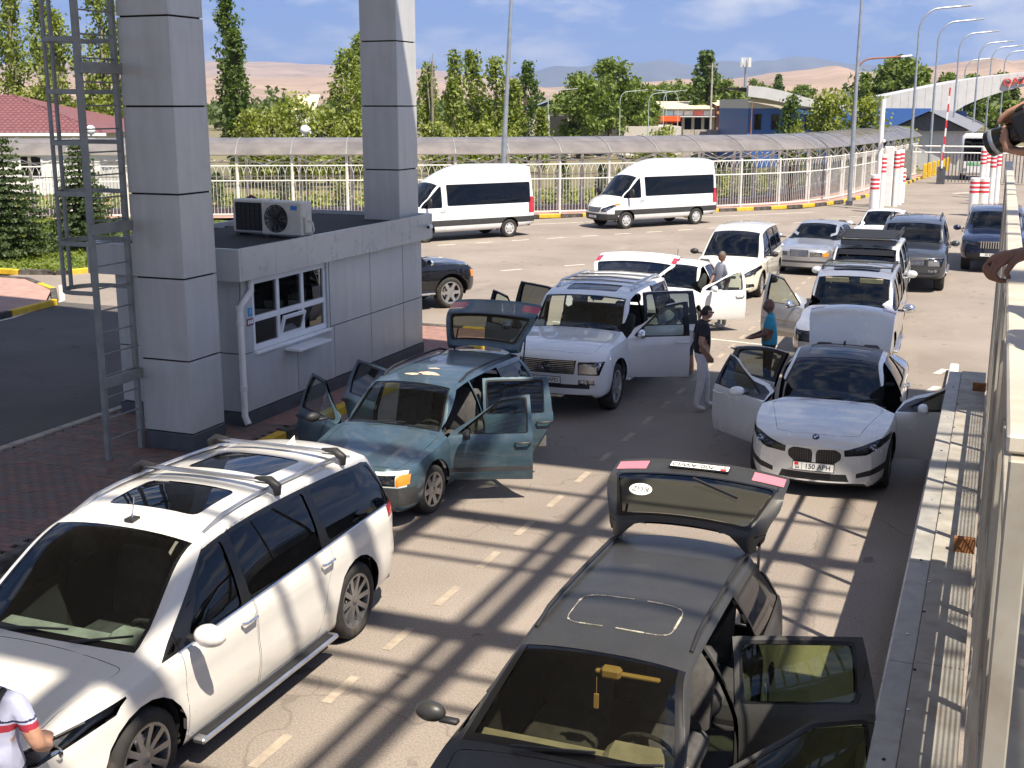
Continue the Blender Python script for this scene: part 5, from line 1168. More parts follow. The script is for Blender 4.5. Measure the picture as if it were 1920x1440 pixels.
for i in range(NB-1):
    for (u0, u1) in ((0, .22), (.22, .5), (.5, .78), (.78, 1)):
        mb = MB(); n = 4
        for k in range(n):
            a, b = u0+(u1-u0)*k/n+.003, u0+(u1-u0)*(k+1)/n-(.003 if k == n-1 else -.003); mb.poly([arc(i, a), arc(i+1, a)+(arc(i, a)-arc(i+1, a))*.012, arc(i+1, b)+(arc(i, b)-arc(i+1, b))*.012, arc(i, b)])
        mb.build('roof_pane', M_POLY, cw, smooth=60)
for i in range(NB):
    mb = MB()
    for k in range(12): mb.bar(arc(i, k/12)+Vector((0, 0, .012)), arc(i, (k+1)/12)+Vector((0, 0, .012)), .05, .03)
    mb.build('roof_rib', M_GALV, cw)
    for p in (fr_[i], bk[i]): mb = MB(); mb.box(Vector((p.x-.05, p.y-.05, .1))-OW, Vector((p.x+.05, p.y+.05, 2.82))-OW); mb.build('post', M_WSTEEL, cw)
for row in (fr_, bk):
    for i in range(NB-1):
        a, b = Vector((*row[i], 0))-OW, Vector((*row[i+1], 0))-OW; Z = Vector((0, 0, 1)); m_ = (a+b)/2; mb = MB()
        mb.bar(a+Z*2.80, b+Z*2.80, .06, .08); mb.build('eave_beam', M_WSTEEL, cw); mb = MB(); mb.bar(a+Z*2.76, m_+Z*2.36, .035); mb.bar(m_+Z*2.36, b+Z*2.76, .035); mb.build('brace', M_WSTEEL, cw)
fn = empty('steel_fence', (*SPATH[0], 0)); tag(fn, 'tall white steel fence with pointed arch tops along the walkway', 'fence'); mbp = MB()
for row, zz in ((off(st, 0), 1), (off(st, 3.35), 0)):
    for i in range(NB-1):
        a, b = Vector((*row[i], 0))-OW, Vector((*row[i+1], 0))-OW; Z = Vector((0, 0, 1)); mb = MB()
        for z in (2.33, 1.68, .22): mb = MB(); mb.bar(a+Z*z, b+Z*z, .035, .05); mb.build('rail', M_WSTEEL, fn)
        mb = MB(); mb.bar(a+Z*.1, a+Z*2.42, .07); mb.build('fence_post', M_WSTEEL, fn)
        n = 16
        for k in range(1, n):
            p = a+(b-a)*(k/n); mbp.bar(p+Z*.2, p+Z*(1.68 if k % 2 else 2.0), .013)
            if k % 2 == 0 and zz:
                q0, q1 = a+(b-a)*((k-.9)/n), a+(b-a)*((k+.9)/n)
                mbp.bar(p+Z*2.0, (p+q0)/2+Z*2.22, .016); mbp.bar((p+q0)/2+Z*2.22, q0+Z*2.32, .016); mbp.bar(p+Z*2.0, (p+q1)/2+Z*2.22, .016); mbp.bar((p+q1)/2+Z*2.22, q1+Z*2.32, .016)
tag(mbp.build('picket', M_WSTEEL, fn), kind='stuff')
for px, i in ((607, 8), (230, 4)):
    p = bk[i]; r = empty('globe_lamp', (p.x, p.y+.6, 0)); tag(r, 'white globe lamp showing above the walkway roof%s' % (' beside the first column' if px < 300 else ' between the two columns'), 'lamp'); mb = MB(); mb.tube([(0, 0, 0), (0, 0, 3.6)], .04, 8); mb.build('post', M_POLE, r); mb = MB(); mb.sphere((0, 0, 3.8), .22, 16, 10); mb.build('globe', M_WPVC, r, smooth=80)
# ------------------------------------------------------------------ elevated footway on the right, its fence and ledge
fw = empty('footway', (.7, 3, 0)); tag(fw, 'raised steel footway deck at the right edge', 'footway'); OF = Vector((.7, 3, 0))
def fpart(root, o, name, lo, hi, m_, bev=0.0): mb = MB(); mb.box(Vector(lo)-o, Vector(hi)-o, bev=bev); return mb.build(name, m_, root)
M_BEIGE = mat('beige_painted_steel', (.34, .32, .27), .55, metal=.15, var=.15, scale=4, dirt=((.22, .13, .07), .4, 5))
M_CEM = mat('cement_ledge', (.30, .285, .25), .85, var=.18, scale=3, bump=.15, dirt=((.16, .10, .06), .5, 4))
fpart(fw, OF, 'deck', (.13, -4, 3.16), (.74, 9.0, 3.24), M_BEIGE); 
for y in (-2, 2.2, 7.8): fpart(fw, OF, 'deck_post', (.56, y-.07, 0), (.70, y+.07, 3.16), M_BEIGE)
ld = empty('ledge', (-.2, 8, 1.38)); OL = Vector((-.2, 8, 1.38)); tag(ld, 'narrow flat ledge with bolts running below the fence', 'ledge')
for k in range(8): y0 = 2.0+1.9*k; fpart(ld, OL, 'ledge_plate', (-.255, y0+.004, 1.36), (.05, y0+1.896, 1.40), M_CEM, .004); fpart(ld, OL, 'ledge_edge', (-.415, y0+.004, 1.33), (-.258, y0+1.896, 1.385), mat('ledge_edge_metal', (.33, .32, .29), .6, metal=.2, var=.15, dirt=((.2, .13, .08), .4, 6)), .006)
random.seed(11)
for k in range(26):
    y = 3.2+13.6*k/25+random.uniform(-.1, .1); mb = MB(); mb.lathe([(.011, 0), (.011, .006), (.001, .008)], 8, 'z', Vector((-.245 if k % 3 else -.33, y, 1.40 if k % 3 else 1.385))-OL); mb.build('bolt', M_ALLOY if k % 2 else M_SEAM, ld)
fpart(ld, OL, 'shade_wall', (-.36, 13.4, .0), (-.05, 17.1, 1.33), M_CONC)  # unseen wall added below the ledge to cast shade on the lane edge
for y in (4.0, 7.1, 10.2): fpart(ld, OL, 'support_post', (-.02, y-.05, 0), (.05, y+.05, 1.36), M_BEIGE)
kerb('footway_kerb', [(-.50, 3), (-.50, 24)], [mat('white_kerb', (.62, .60, .56), .8, var=.15, scale=4)], 1.0)
rf_ = empty('mesh_fence', (.07, 8, 1.4)); OM = Vector((.07, 8, 1.4)); tag(rf_, 'beige steel mesh fence with flat top handrail beside the viewer', 'fence')
ys = [2.6, 4.1, 5.6, 7.1, 8.6, 10.1, 11.6, 13.1, 14.6, 16.1]
for y in ys: fpart(rf_, OM, 'post', (.065, y-.03, 1.4), (.115, y+.03, 4.20), M_BEIGE, .004)
for y0, y1 in zip(ys[:-1], ys[1:]):
    for z in (1.42, 1.80, 3.05, 3.9) if y0 < 7 else (1.42, 1.80): fpart(rf_, OM, 'rail', (.075, y0+.031, z-.025), (.105, y1-.031, z+.025), M_BEIGE, .003)
    if y1 < 9: fpart(rf_, OM, 'kick_plate', (.083, y0+.031, 3.08), (.087, y1-.031, 3.38), M_BEIGE)
    for k in range(1, 6 if y0 < 7 else 1): y = y0+(y1-y0)*k/6; fpart(rf_, OM, 'upright', (.078, y-.009, 1.83), (.098, y+.009, 3.87), M_BEIGE)
mb = MB()
for y0, y1 in zip(ys[:-1], ys[1:]):         # expanded metal
    for z0, z1 in ((1.45, 1.775),):
        h = .024; ln = .115; ny = int((y1-y0-.06)/h); nz = int((z1-z0)/ln*2)
        for j in range(nz):
            for i in range(ny):
                y = y0+.03+h*(i+.5*(j % 2)); z = z0+ln*.5*j
                if z+ln*.5 > z1: continue
                mb.bar((.088-OM.x, y-OM.y, z-OM.z), (.092-OM.x, y+h*.5-OM.y, min(z+ln*.5, z1)-OM.z), .004, .007); mb.bar((.092-OM.x, y-OM.y, z-OM.z), (.088-OM.x, y-h*.5-OM.y, min(z+ln*.5, z1)-OM.z), .004, .007)
tag(mb.build('expanded_metal', M_BEIGE, rf_), kind='stuff')
for y0, y1 in zip(ys[:-1], ys[1:]): fpart(rf_, OM, 'handrail', (.058, y0+.002, 4.205), (.130, y1-.002, 4.245), mat('pale_handrail', (.52, .48, .40), .5, metal=.1, var=.12, dirt=((.3, .2, .1), .35, 5)), .006)
fpart(rf_, OM, 'bracket', (-.10, 9.9, 1.40), (.06, 9.96, 1.52), mat('rusty_steel', (.22, .09, .03), .85, var=.4, scale=12)); fpart(rf_, OM, 'bracket', (-.10, 16.0, 1.40), (.06, 16.06, 1.5), MATS['rusty_steel'])
# ------------------------------------------------------------------ bollards, posts and gate at the far end
M_REDP = mat('red_paint', (.60, .03, .05), .5, var=.1)
def bollard(x, y, h, r, label, bands):
    o = empty('bollard', (x, y, 0)); tag(o, label, 'bollard', 'white bollards with red bands'); mb = MB(); mb.lathe([(r, 0), (r, h-.02), (r-.02, h), (.001, h)], 24); mb.build('post', M_WSTEEL, o, smooth=40)
    for k in range(bands): z = h-.20-.20*k-.02; mb = MB(); mb.lathe([(r+.004, z-.05), (r+.004, z+.05)], 24); mb.build('red_band', M_REDP, o, smooth=60)
for (px, py, h, r, bands, lb) in ((1637, 398, 1.75, .21, 3, 'thick short bollard, leftmost by the entry lane'), (1651, 390, 2.6, .15, 4, 'tall slim bollard left of the white cabinet'), (1676, 387, 2.75, .15, 4, 'tall slim bollard right of the white cabinet'), (1684, 384, 2.75, .15, 4, 'tallest bollard farther right of the white cabinet'), (1690, 380, 1.75, .13, 3, 'short bollard behind the white cabinet'),
        (1823, 405, 1.72, .21, 3, 'left one of the two thick short bollards near the railing'), (1841, 405, 1.72, .21, 3, 'right one of the two thick short bollards near the railing'), (1838, 372, 2.7, .15, 4, 'tall slim bollard, left of the four near the railing'), (1846, 368, 2.7, .15, 4, 'tall slim bollard, second of the four near the railing'), (1856, 385, 2.75, .15, 4, 'tall slim bollard, third of the four near the railing'), (1866, 380, 2.75, .15, 4, 'tall slim bollard, nearest to the railing')):
    k = CAM_H/((py-198)/2280*CP); 
    v = (py-720)/2280; t = CAM_H/(SP+v*CP); d_ = t*(CP-v*SP); p = spot(px, py, d_); bollard(p.x, p.y, h, r, lb+(', red banded' if 'red' not in lb else ''), bands)
def gp(px, py): v = (py-720)/2280; t = CAM_H/(SP+v*CP); p = spot(px, py, t*(CP-v*SP)); return p.x, p.y
x, y = gp(1661, 388); mb = MB(); mb.box((-.22, -.12, 0), (.22, .12, 2.95), bev=.03); c = mb.build('scanner_cabinet', M_WSTEEL, None, (x, y, 0)); tag(c, 'tall white flat scanner cabinet among the bollards', 'cabinet')
x, y = gp(1643, 394); r = empty('white_pole', (x, y, 0)); tag(r, 'thick plain white pole with a small camera beside the bollards', 'pole'); mb = MB(); mb.tube([(0, 0, 0), (0, 0, 5.2)], .11, 14); mb.build('pole', M_WSTEEL, r, smooth=40); mb = MB(); mb.box((.1, -.5, 3.2), (.22, -.1, 3.34), bev=.02); mb.bar((0, 0, 3.2), (.16, -.2, 3.22), .04); mb.build('camera', M_WSTEEL, r)
x, y = gp(1763, 345); r = empty('barrier', (x, y, 0)); tag(r, 'dark barrier box with raised striped arm', 'barrier'); mb = MB(); mb.box((-.25, -.2, 0), (.25, .2, 1.1), bev=.02); mb.build('cabinet', M_PLINTH, r)
for k in range(10): mb = MB(); mb.box((-.05, -.26, 1.0+.5*k), (.05, -.21, 1.5+.5*k)); mb.build('arm_segment', M_REDP if k % 2 else M_WSTEEL, r, rot=(0, R(1.5), 0))
for k in range(9):
    t = k/8; px, py = 1733+(1803-1733)*t, 335+(311-335)*t; x, y = gp(px, py); mb = MB(); mb.box((-.13, -.13, 0), (.13, .13, 1.0), bev=.02); tag(mb.build('yellow_post', mat('yellow_post_paint', (.70, .45, .03), .6, var=.1), None, (x, y, 0)), ('nearest' if k == 0 else 'farthest' if k == 8 else ['second', 'third', 'fourth', 'fifth', 'sixth', 'seventh', 'eighth'][k-1])+' square yellow post from the gate in the row', 'post', 'yellow posts past the gate')
r = empty('gate', (-1.5, 84.2, 0)); tag(r, 'grey tubular gate across the lane with dark vertical bars', 'gate')
for z in (2.35, 1.95): mb = MB(); mb.tube([(-3.9, 0, z), (3.5, 0, z)], .045, 8); mb.build('rail', M_WSTEEL, r)
for k in range(26): mb = MB(); x = -2.0+.21*k; mb.bar((x, 0, .1), (x, 0, 1.9), .06); mb.build('bar', M_PLINTH, r)
for x in (-3.9, -2.1, 3.5): mb = MB(); mb.tube([(x, 0, 0), (x, 0, 2.4)], .07, 10); mb.build('post', M_POLE, r)
mb = MB(); mb.box((-4.9, -.05, .5), (-3.95, .05, 2.1)); mb.build('sheet_panel', M_GALV, r)
# ------------------------------------------------------------------ street lamps
def street_lamp(x, y, H, label, arm=2.4, ang=0.0, lean=0.0, r0=.11, mt=None, hd=None):
    o = empty('street_lamp', (x, y, 0)); tag(o, label, 'street lamp', 'tall street lamps'); mt = mt or M_POLE; mb = MB()
    n = 8; pts = [(lean*z, 0, z) for z in [H*.86*k/6 for k in range(7)]]; zb = H*.86; rad = H*.14; cx = lean*zb
    if arm:
        for k in range(1, 7): a = math.pi/2*k/6; pts.append((cx+(rad*.8)*(1-math.cos(a))*math.cos(ang), (rad*.8)*(1-math.cos(a))*math.sin(ang), zb+rad*math.sin(a)))
        pts.append((cx+(arm)*math.cos(ang), arm*math.sin(ang), H+.12))
    rs = [r0]*3+[r0*.8]*2+[r0*.6]*(len(pts)-5); mb.tube(pts, rs, 10); mb.build('pole', mt, o, smooth=50)
    mb = MB(); mb.box((-.16, -.16, 0), (.16, .16, .25), bev=.02); mb.build('base', M_PLINTH, o)
    if arm: e = pts[-1]; mb = MB(); mb.box((-.05, -.11, -.06), (.62, .11, .04), bev=.03); mb.build('lamp_head', hd or M_GALV, o, e, (0, R(-6), ang))
    return o
x, y = gp(938, 424); street_lamp(x, y, 12, 'leaning grey street lamp pole behind the first van', 0, 0, .055)
x, y = gp(1592, 385); street_lamp(x, y, 13, 'nearest tall grey street lamp pole, right of the vans', 2.4, R(20))
for px, py, d_, lb in ((1745, 15, 81, 'first of the receding street lamps, at the gate kerb'), (1778, 40, 93, 'second of the receding street lamps'), (1815, 62, 107, 'third of the receding street lamps'), (1850, 80, 122, 'fourth of the receding street lamps'), (1872, 88, 137, 'fifth of the receding street lamps'), (1896, 96, 150, 'sixth of the receding street lamps'), (1822, 112, 140, 'small far street lamp between the receding ones')):
    p = spot(px, py, d_); q = spot(px-36*(81/d_), 345, d_); street_lamp(p.x-.6, p.y, p.z, lb+', curved arm', 2.6, R(20))
p = spot(1606, 110, 74); street_lamp(p.x, p.y, p.z, 'rust brown street lamp with white head, by the big bush', 2.6, R(20), 0, .09, mat('rust_brown_steel', (.24, .10, .06), .7, var=.2), M_WPVC)
p = spot(1411, 170, 88); street_lamp(p.x, p.y, p.z, 'thin orange brown pole before the blue building', 0, 0, 0, .07, MATS['rust_brown_steel'])
for px, py, d_, an, lb in ((1163, 172, 120, 20, 'thin green lamp post left of the round trees gap'), (1217, 175, 122, 20, 'thin green lamp post in front of the car park'), (1245, 172, 140, 20, 'far thin lamp post, left of the orange kiosk'), (1250, 170, 150, 200, 'far thin lamp post facing away beside the orange kiosk'), (1272, 172, 145, 200, 'far thin lamp post right of the orange kiosk'), (1028, 170, 110, 20, 'thin lamp post before the grey hangar')):
    p = spot(px, py, d_); street_lamp(p.x, p.y, p.z, lb, 2.0, R(an), 0, .06, mat('pale_green_pole', (.36, .44, .42), .5))
for px, py, d_, lb in ((1336, 118, 160, 'tall wooden power pole by the shops'), (1362, 190, 150, 'short pale concrete pole before the shops')):
    p = spot(px, py, d_); mb = MB(); mb.tube([(0, 0, 0), (0, 0, p.z)], [.16, .10], 8); mb.bar((-.6, 0, p.z-.4), (.6, 0, p.z-.4), .1); tag(mb.build('power_pole', M_CONC, None, (p.x, p.y, 0)), lb, 'pole')
p = spot(1399, 112, 300); r = empty('mast', (p.x, p.y, 0)); tag(r, 'mobile phone mast with antenna ring above the trees', 'mast'); mb = MB(); mb.tube([(0, 0, 0), (0, 0, p.z)], [.45, .25], 10); mb.build('pole', M_POLE, r)
for k in range(8): a = 2*math.pi*k/8; mb = MB(); mb.box((-.15, -.1, -1.1), (.15, .1, 1.1)); mb.build('antenna', M_WSTEEL, r, (1.1*math.cos(a), 1.1*math.sin(a), p.z-.6), (0, 0, a))
# ------------------------------------------------------------------ buildings
AX = Vector((math.cos(CAM_YAW), math.sin(CAM_YAW), 0)); AD = Vector((-math.sin(CAM_YAW), math.cos(CAM_YAW), 0))
def building(name, px, d_, label, cat='building'):
    p = spot(px, 198, d_); r = empty(name, (p.x, p.y, 0), CAM_YAW); tag(r, label, cat); return r
def wpx(a, d_): return a/2280*d_
def zpx(y, d_): return CAM_H+(198-y)/2280*d_*1.0
def lbox(r, name, x0, x1, y0, y1, z0, z1, m_, parent=None): mb = MB(); mb.box((x0, y0, z0), (x1, y1, z1)); return mb.build(name, m_, parent or r)
# house with red metal tile roof
h = building('house', 0, 68, 'house with mauve red metal tile hip roof behind the walkway'); ex = wpx(190, 68); ez = zpx(247, 68)
lbox(h, 'wall', -22, ex-.7, .7, 12, 0, ez-.02, mat('white_siding', (.72, .72, .70), .6, var=.06)); M_RTILE = mat('mauve_metal_tile', (.20, .085, .09), .5, metal=.1, var=.12, scale=3)
mb = MB(); nr = 16; rz = ez+2.1; run = 6.6
def hipx(t): return ex-run*t*1.15
for k in range(nr):        # stepped, waved courses of metal tile
    t0, t1 = k/nr, (k+1)/nr; y0, y1 = run*t0, run*t1; z0 = ez+(rz-ez)*t0+.05; z1 = ez+(rz-ez)*t1; nw = 90; X0 = -22
    pr_ = []
    for i in range(nw*2+1):
        x = X0+(ex-X0)*i/(nw*2); w = .035*math.cos(math.pi*i); pr_.append((x, w))
    for (xa, wa), (xb, wb_) in zip(pr_[:-1], pr_[1:]):
        if xa > hipx(t0): continue
        mb.poly([(min(xa, hipx(t0)), y0, z0+wa), (min(xb, hipx(t0)), y0, z0+wb_), (min(xb, hipx(t1)), y1, z1+wb_), (min(xa, hipx(t1)), y1, z1+wa)])
        mb.poly([(min(xa, hipx(t0)), y0, z0+wa-.06), (min(xb, hipx(t0)), y0, z0+wb_-.06), (min(xb, hipx(t0)), y0, z0+wb_), (min(xa, hipx(t0)), y0, z0+wa)])
mb.poly([(ex, 0, ez), (ex, 13.2, ez), (hipx(1), 6.6, rz)]); mb.poly([(-22, 13.2, ez), (ex, 13.2, ez), (hipx(1), 6.6, rz), (-22, 6.6, rz)]); mb.build('roof', M_RTILE, h); lbox(h, 'eave_board', -22, ex, -.02, .05, ez-.16, ez+.0, M_WPVC)
for x in (-3.5, .5): f = lbox(h, 'window', x, x+1.3, .66, .70, 1.0, 2.4, M_WPVC); lbox(h, 'pane', x+.1, x+1.2, .64, .655, 1.1, 2.3, M_TINT, f)
# grey hangar
h = building('hangar', 1035, 125, 'grey gabled hangar with wide dark doorway'); w2 = wpx(42, 125); M_HANG = mat('pale_metal_wall', (.48, .45, .42), .6, var=.08)
e_ = zpx(205, 125); lbox(h, 'wall', -w2, w2, 0, 22, 0, e_, M_HANG); mb = MB(); mb.poly([(-w2-.3, -.3, e_), (w2+.3, -.3, e_), (0, -.3, zpx(188, 125))]); mb.poly([(-w2-.3, 22, e_), (w2+.3, 22, e_), (0, 22, zpx(188, 125))]); mb.build('gable', mat('dark_gable', (.06, .06, .075), .6), h)
for s in (1, -1): mb = MB(); mb.poly([(s*(w2+.3), -.5, e_-.05), (0, -.5, zpx(188, 125)), (0, 22, zpx(188, 125)), (s*(w2+.3), 22, e_-.05)]); mb.build('roof_slope', M_POLE, h)
lbox(h, 'doorway', -.2, 1.6, -.05, .0, 0, e_-.6, M_BRAKE); lbox(h, 'annex_wall', w2, w2+11, 2, 14, 0, zpx(236, 125), M_HANG)
# shops
M_CREAM = mat('cream_roof_sheet', (.66, .55, .36), .6, var=.08)
h = building('shop_row', 1295, 185, 'row of shops with cream roofs and red brick balcony storey'); M_BRICK = mat('brown_brick', (.28, .13, .09), .85, var=.2, scale=6); u = 185/2280
def zz(y): return zpx(y, 185)
lbox(h, 'wall', -50*u, 45*u, 0, 10, 0, zz(203), mat('cream_wall', (.55, .50, .42), .7, var=.1)); mb = MB(); mb.add([(-52*u, -1.0, zz(204)), (43*u, -1.0, zz(204)), (43*u, 10, zz(190)), (-50*u, 10, zz(190))], [(0, 1, 2, 3)]); mb.build('roof', M_CREAM, h)
lbox(h, 'brick_storey', 46*u, 112*u, -1, 10, 0, zz(198), M_BRICK); lbox(h, 'balcony', 45*u, 92*u, -2.0, -1.01, zz(213), zz(208), mat('orange_balcony', (.42, .20, .09), .7)); mb = MB(); mb.add([(43*u, -2.4, zz(198)), (94*u, -2.4, zz(198)), (92*u, 8, zz(188)), (45*u, 8, zz(188))], [(0, 1, 2, 3)]); mb.build('roof', M_CREAM, h); mb = MB(); mb.add([(94*u, -1.8, zz(200)), (116*u, -1.8, zz(200)), (116*u, 8, zz(193)), (94*u, 8, zz(193))], [(0, 1, 2, 3)]); mb.build('roof', M_CREAM, h)
for k, c in enumerate(((.30, .42, .44), (.46, .44, .44), (.46, .42, .40), (.55, .12, .10), (.44, .42, .42))): lbox(h, 'sign_panel', (-48+18*k)*u, (-32+18*k)*u, -.25, -.02, zz(216), zz(207), mat('sign_panel_%s' % 'abcde'[k], c, .5, var=.2, scale=2))
for k in range(5): f = lbox(h, 'shop_window', (-46+18*k)*u, (-34+18*k)*u, -.12, -.01, 0.4, zz(220), M_TINT)
lbox(h, 'awning', -48*u, 45*u, -1.6, -.26, zz(218), zz(217), M_WPVC)
for k in range(3): lbox(h, 'window', (50+20*k)*u, (60+20*k)*u, -1.06, -1.01, zz(206), zz(200), M_TINT); lbox(h, 'shop_window', (50+20*k)*u, (62+20*k)*u, -1.06, -1.01, .3, zz(218), M_TINT)
h = building('kiosk', 1257, 150, 'bright orange red kiosk with flat roof'); u = 150/2280; lbox(h, 'wall', -17*u, 16*u, 0, 4, 0, zpx(226, 150), mat('dull_red_wall', (.40, .07, .03), .6)); lbox(h, 'fascia', -18*u, 18*u, -.4, 4.2, zpx(226, 150), zpx(217, 150), mat('orange_red_fascia', (.75, .10, .02), .5)); lbox(h, 'door', -3*u, 3*u, -.03, 0, 0, zpx(228, 150)-.1, M_TINT); lbox(h, 'window', 6*u, 13*u, -.03, 0, .9, zpx(228, 150)-.1, M_TINT)
# low wall with concrete panels before the car park
h = building('concrete_wall', 1345, 115, 'low grey panel wall in front of the car park', 'wall'); u = 115/2280
for k in range(6): lbox(h, 'wall_panel', (-62+21*k)*u+.05, (-41+21*k)*u, 0, .25, 0, zpx(241, 115), M_CONC)
# blue building with a swooping roof edge
h = building('blue_building', 1480, 100, 'blue and cream building with a swooping white roof edge'); u = 100/2280; M_BLUE = mat('blue_wall_panel', (.035, .10, .30), .45, var=.06); M_CRW = mat('cream_panel', (.52, .49, .42), .6, var=.05); Z = lambda y: zpx(y, 100)
lbox(h, 'wall', -75*u, 260*u, 0, 14, 0, Z(203), M_BLUE); lbox(h, 'upper_wall', -75*u, 75*u, .02, 14, Z(203), Z(186), M_CRW)
def prism(r, name, pts, y0, y1, m_):
    mb = MB(); mb.poly([(x, y0, z) for x, z in pts]); mb.poly([(x, y1, z) for x, z in pts][::-1]); n = len(pts)
    for i in range(n): a, b = pts[i], pts[(i+1) % n]; mb.poly([(a[0], y0, a[1]), (b[0], y0, b[1]), (b[0], y1, b[1]), (a[0], y1, a[1])])
    return mb.build(name, m_, r)
M_ROOFW = mat('white_roof_edge', (.46, .465, .47), .5, var=.06, scale=1.5)
up_ = [(-82, 163), (-55, 165), (-20, 172), (20, 183), (60, 193), (100, 197)]; lo_ = [(-82, 182), (-50, 186), (-20, 192), (20, 199), (60, 204), (100, 206)]
for i in range(len(up_)-1): prism(h, 'roof_edge_panel', [(lo_[i][0]*u, Z(lo_[i][1])), (lo_[i+1][0]*u, Z(lo_[i+1][1])), (up_[i+1][0]*u, Z(up_[i+1][1])), (up_[i][0]*u, Z(up_[i][1]))], -1.4, -.6, M_ROOFW)
mb = MB(); mb.poly([(-80*u, -.5, Z(166)), (-15*u, -.5, Z(174)), (98*u, -.5, Z(199)), (98*u, 13, Z(190)), (0, 13, Z(166)), (-80*u, 13, Z(163))]); mb.build('roof', mat('grey_roof_felt', (.13, .135, .15), .7, var=.15), h)
for a, b in ((-63, -50), (-32, -18), (30, 45)):
    f = lbox(h, 'window', a*u, b*u, -.06, 0, Z(241), Z(213), M_TRIM); lbox(h, 'pane', a*u+.06, b*u-.06, -.075, -.062, Z(240), Z(214), M_TINT, f)
# border arch with raised letters
h = building('gate_arch', 1790, 128, 'white sweeping gate arch with red letters across the road', 'arch'); u = 128/2280; Z = lambda y: zpx(y, 128)
up_ = [(-130, 181), (-55, 166), (20, 152), (130, 139), (260, 131), (380, 129)]; lo_ = [(-130, 205), (-55, 190), (20, 197), (70, 177), (130, 162), (260, 152), (380, 149)]
lo_f = pchip([(-130, 205), (-75, 207), (-40, 215), (-23, 219), (20, 197), (70, 178), (130, 163), (260, 153), (380, 150)]); up_f = pchip(up_)
xs_ = list(range(-130, 381, 15))
for a, b in zip(xs_[:-1], xs_[1:]): prism(h, 'arch_panel', [(a*u+.01, Z(lo_f(a))), (b*u-.01, Z(lo_f(b))), (b*u-.01, Z(up_f(b))), (a*u+.01, Z(up_f(a)))], 0, 5, M_ROOFW)
lbox(h, 'leg', -75*u, -40*u, .5, 4.5, 0, Z(212), M_ROOFW); lbox(h, 'base_wall', -135*u, 30*u, 1.0, 12, 0, Z(208), M_BLUE); lbox(h, 'upper_wall', -135*u, -45*u, .9, 11, Z(208), Z(196), M_CRW); lbox(h, 'base_plinth', -136*u, -42*u, .7, 1.0, 0, Z(226), M_WPVC)
tm = text_mesh('QAZAQSTAN', 1.0, mat('red_letter', (.45, .05, .03), .5), .12, 'LEFT'); t_ = link('lettering', tm, h, (82*u, -.2, Z(158)), (R(90), R(-7), 0)); t_.scale = (1.15, .95, 1)
# long gabled sheds past the walkway
def shed(px, d_, wx, ln, ez, rz, lb):
    h = building('shed', px, d_, lb, 'shed'); h.rotation_euler = (0, 0, 0); lbox(h, 'wall', 0.3, wx-.3, .3, ln, 0, ez, M_PANEL)
    for a, b in (((-.4, ez-.1), (wx/2, rz)), ((wx/2, rz), (wx+.4, ez-.1))): mb = MB(); mb.poly([(a[0], -.6, a[1]), (b[0], -.6, b[1]), (b[0], ln, b[1]), (a[0], ln, a[1])]); mb.build('roof_slope', mat('blue_grey_roof', (.17, .175, .20), .55, var=.1, scale=.8), h)
    mb = MB(); mb.poly([(0, -.1, ez), (wx, -.1, ez), (wx/2, -.1, rz-.1)]); mb.build('gable', M_PLINTH, h); return h
shed(1668, 97, 6.0, 46, 3.0, 4.5, 'long low shed with blue grey gable roof past the walkway')
h = building('pale_house', 568, 170, 'small white house with a pale roof beyond the bushes'); u = 170/2280; lbox(h, 'wall', -20*u, 22*u, 0, 8, 0, zpx(205, 170), M_WPVC); mb = MB(); mb.add([(-22*u, -.4, zpx(205, 170)), (24*u, -.4, zpx(205, 170)), (24*u, 4, zpx(178, 170)), (-16*u, 4, zpx(178, 170))], [(0, 1, 2, 3)]); mb.build('roof', M_CREAM, h); lbox(h, 'window', -5*u, 5*u, -.04, 0, 1.2, 2.6, M_TINT)
h = building('domed_house', 1650, 240, 'pale house with urn topped parapet behind the trees'); u = 240/2280; lbox(h, 'wall', -40*u, 45*u, 0, 10, 0, zpx(172, 240), M_CRW); lbox(h, 'parapet', -42*u, 48*u, -.3, 0, zpx(172, 240), zpx(168, 240), M_WPVC)
for x in (-30, -12, 30): mb = MB(); mb.lathe([(.35, 0), (.35, 1.2), (.6, 1.5), (.7, 2.0), (.4, 2.5), (.15, 2.9), (.001, 3)], 12, 'z', (x*u, -.15, zpx(168, 240))); mb.build('urn', M_CRW, h, smooth=50)
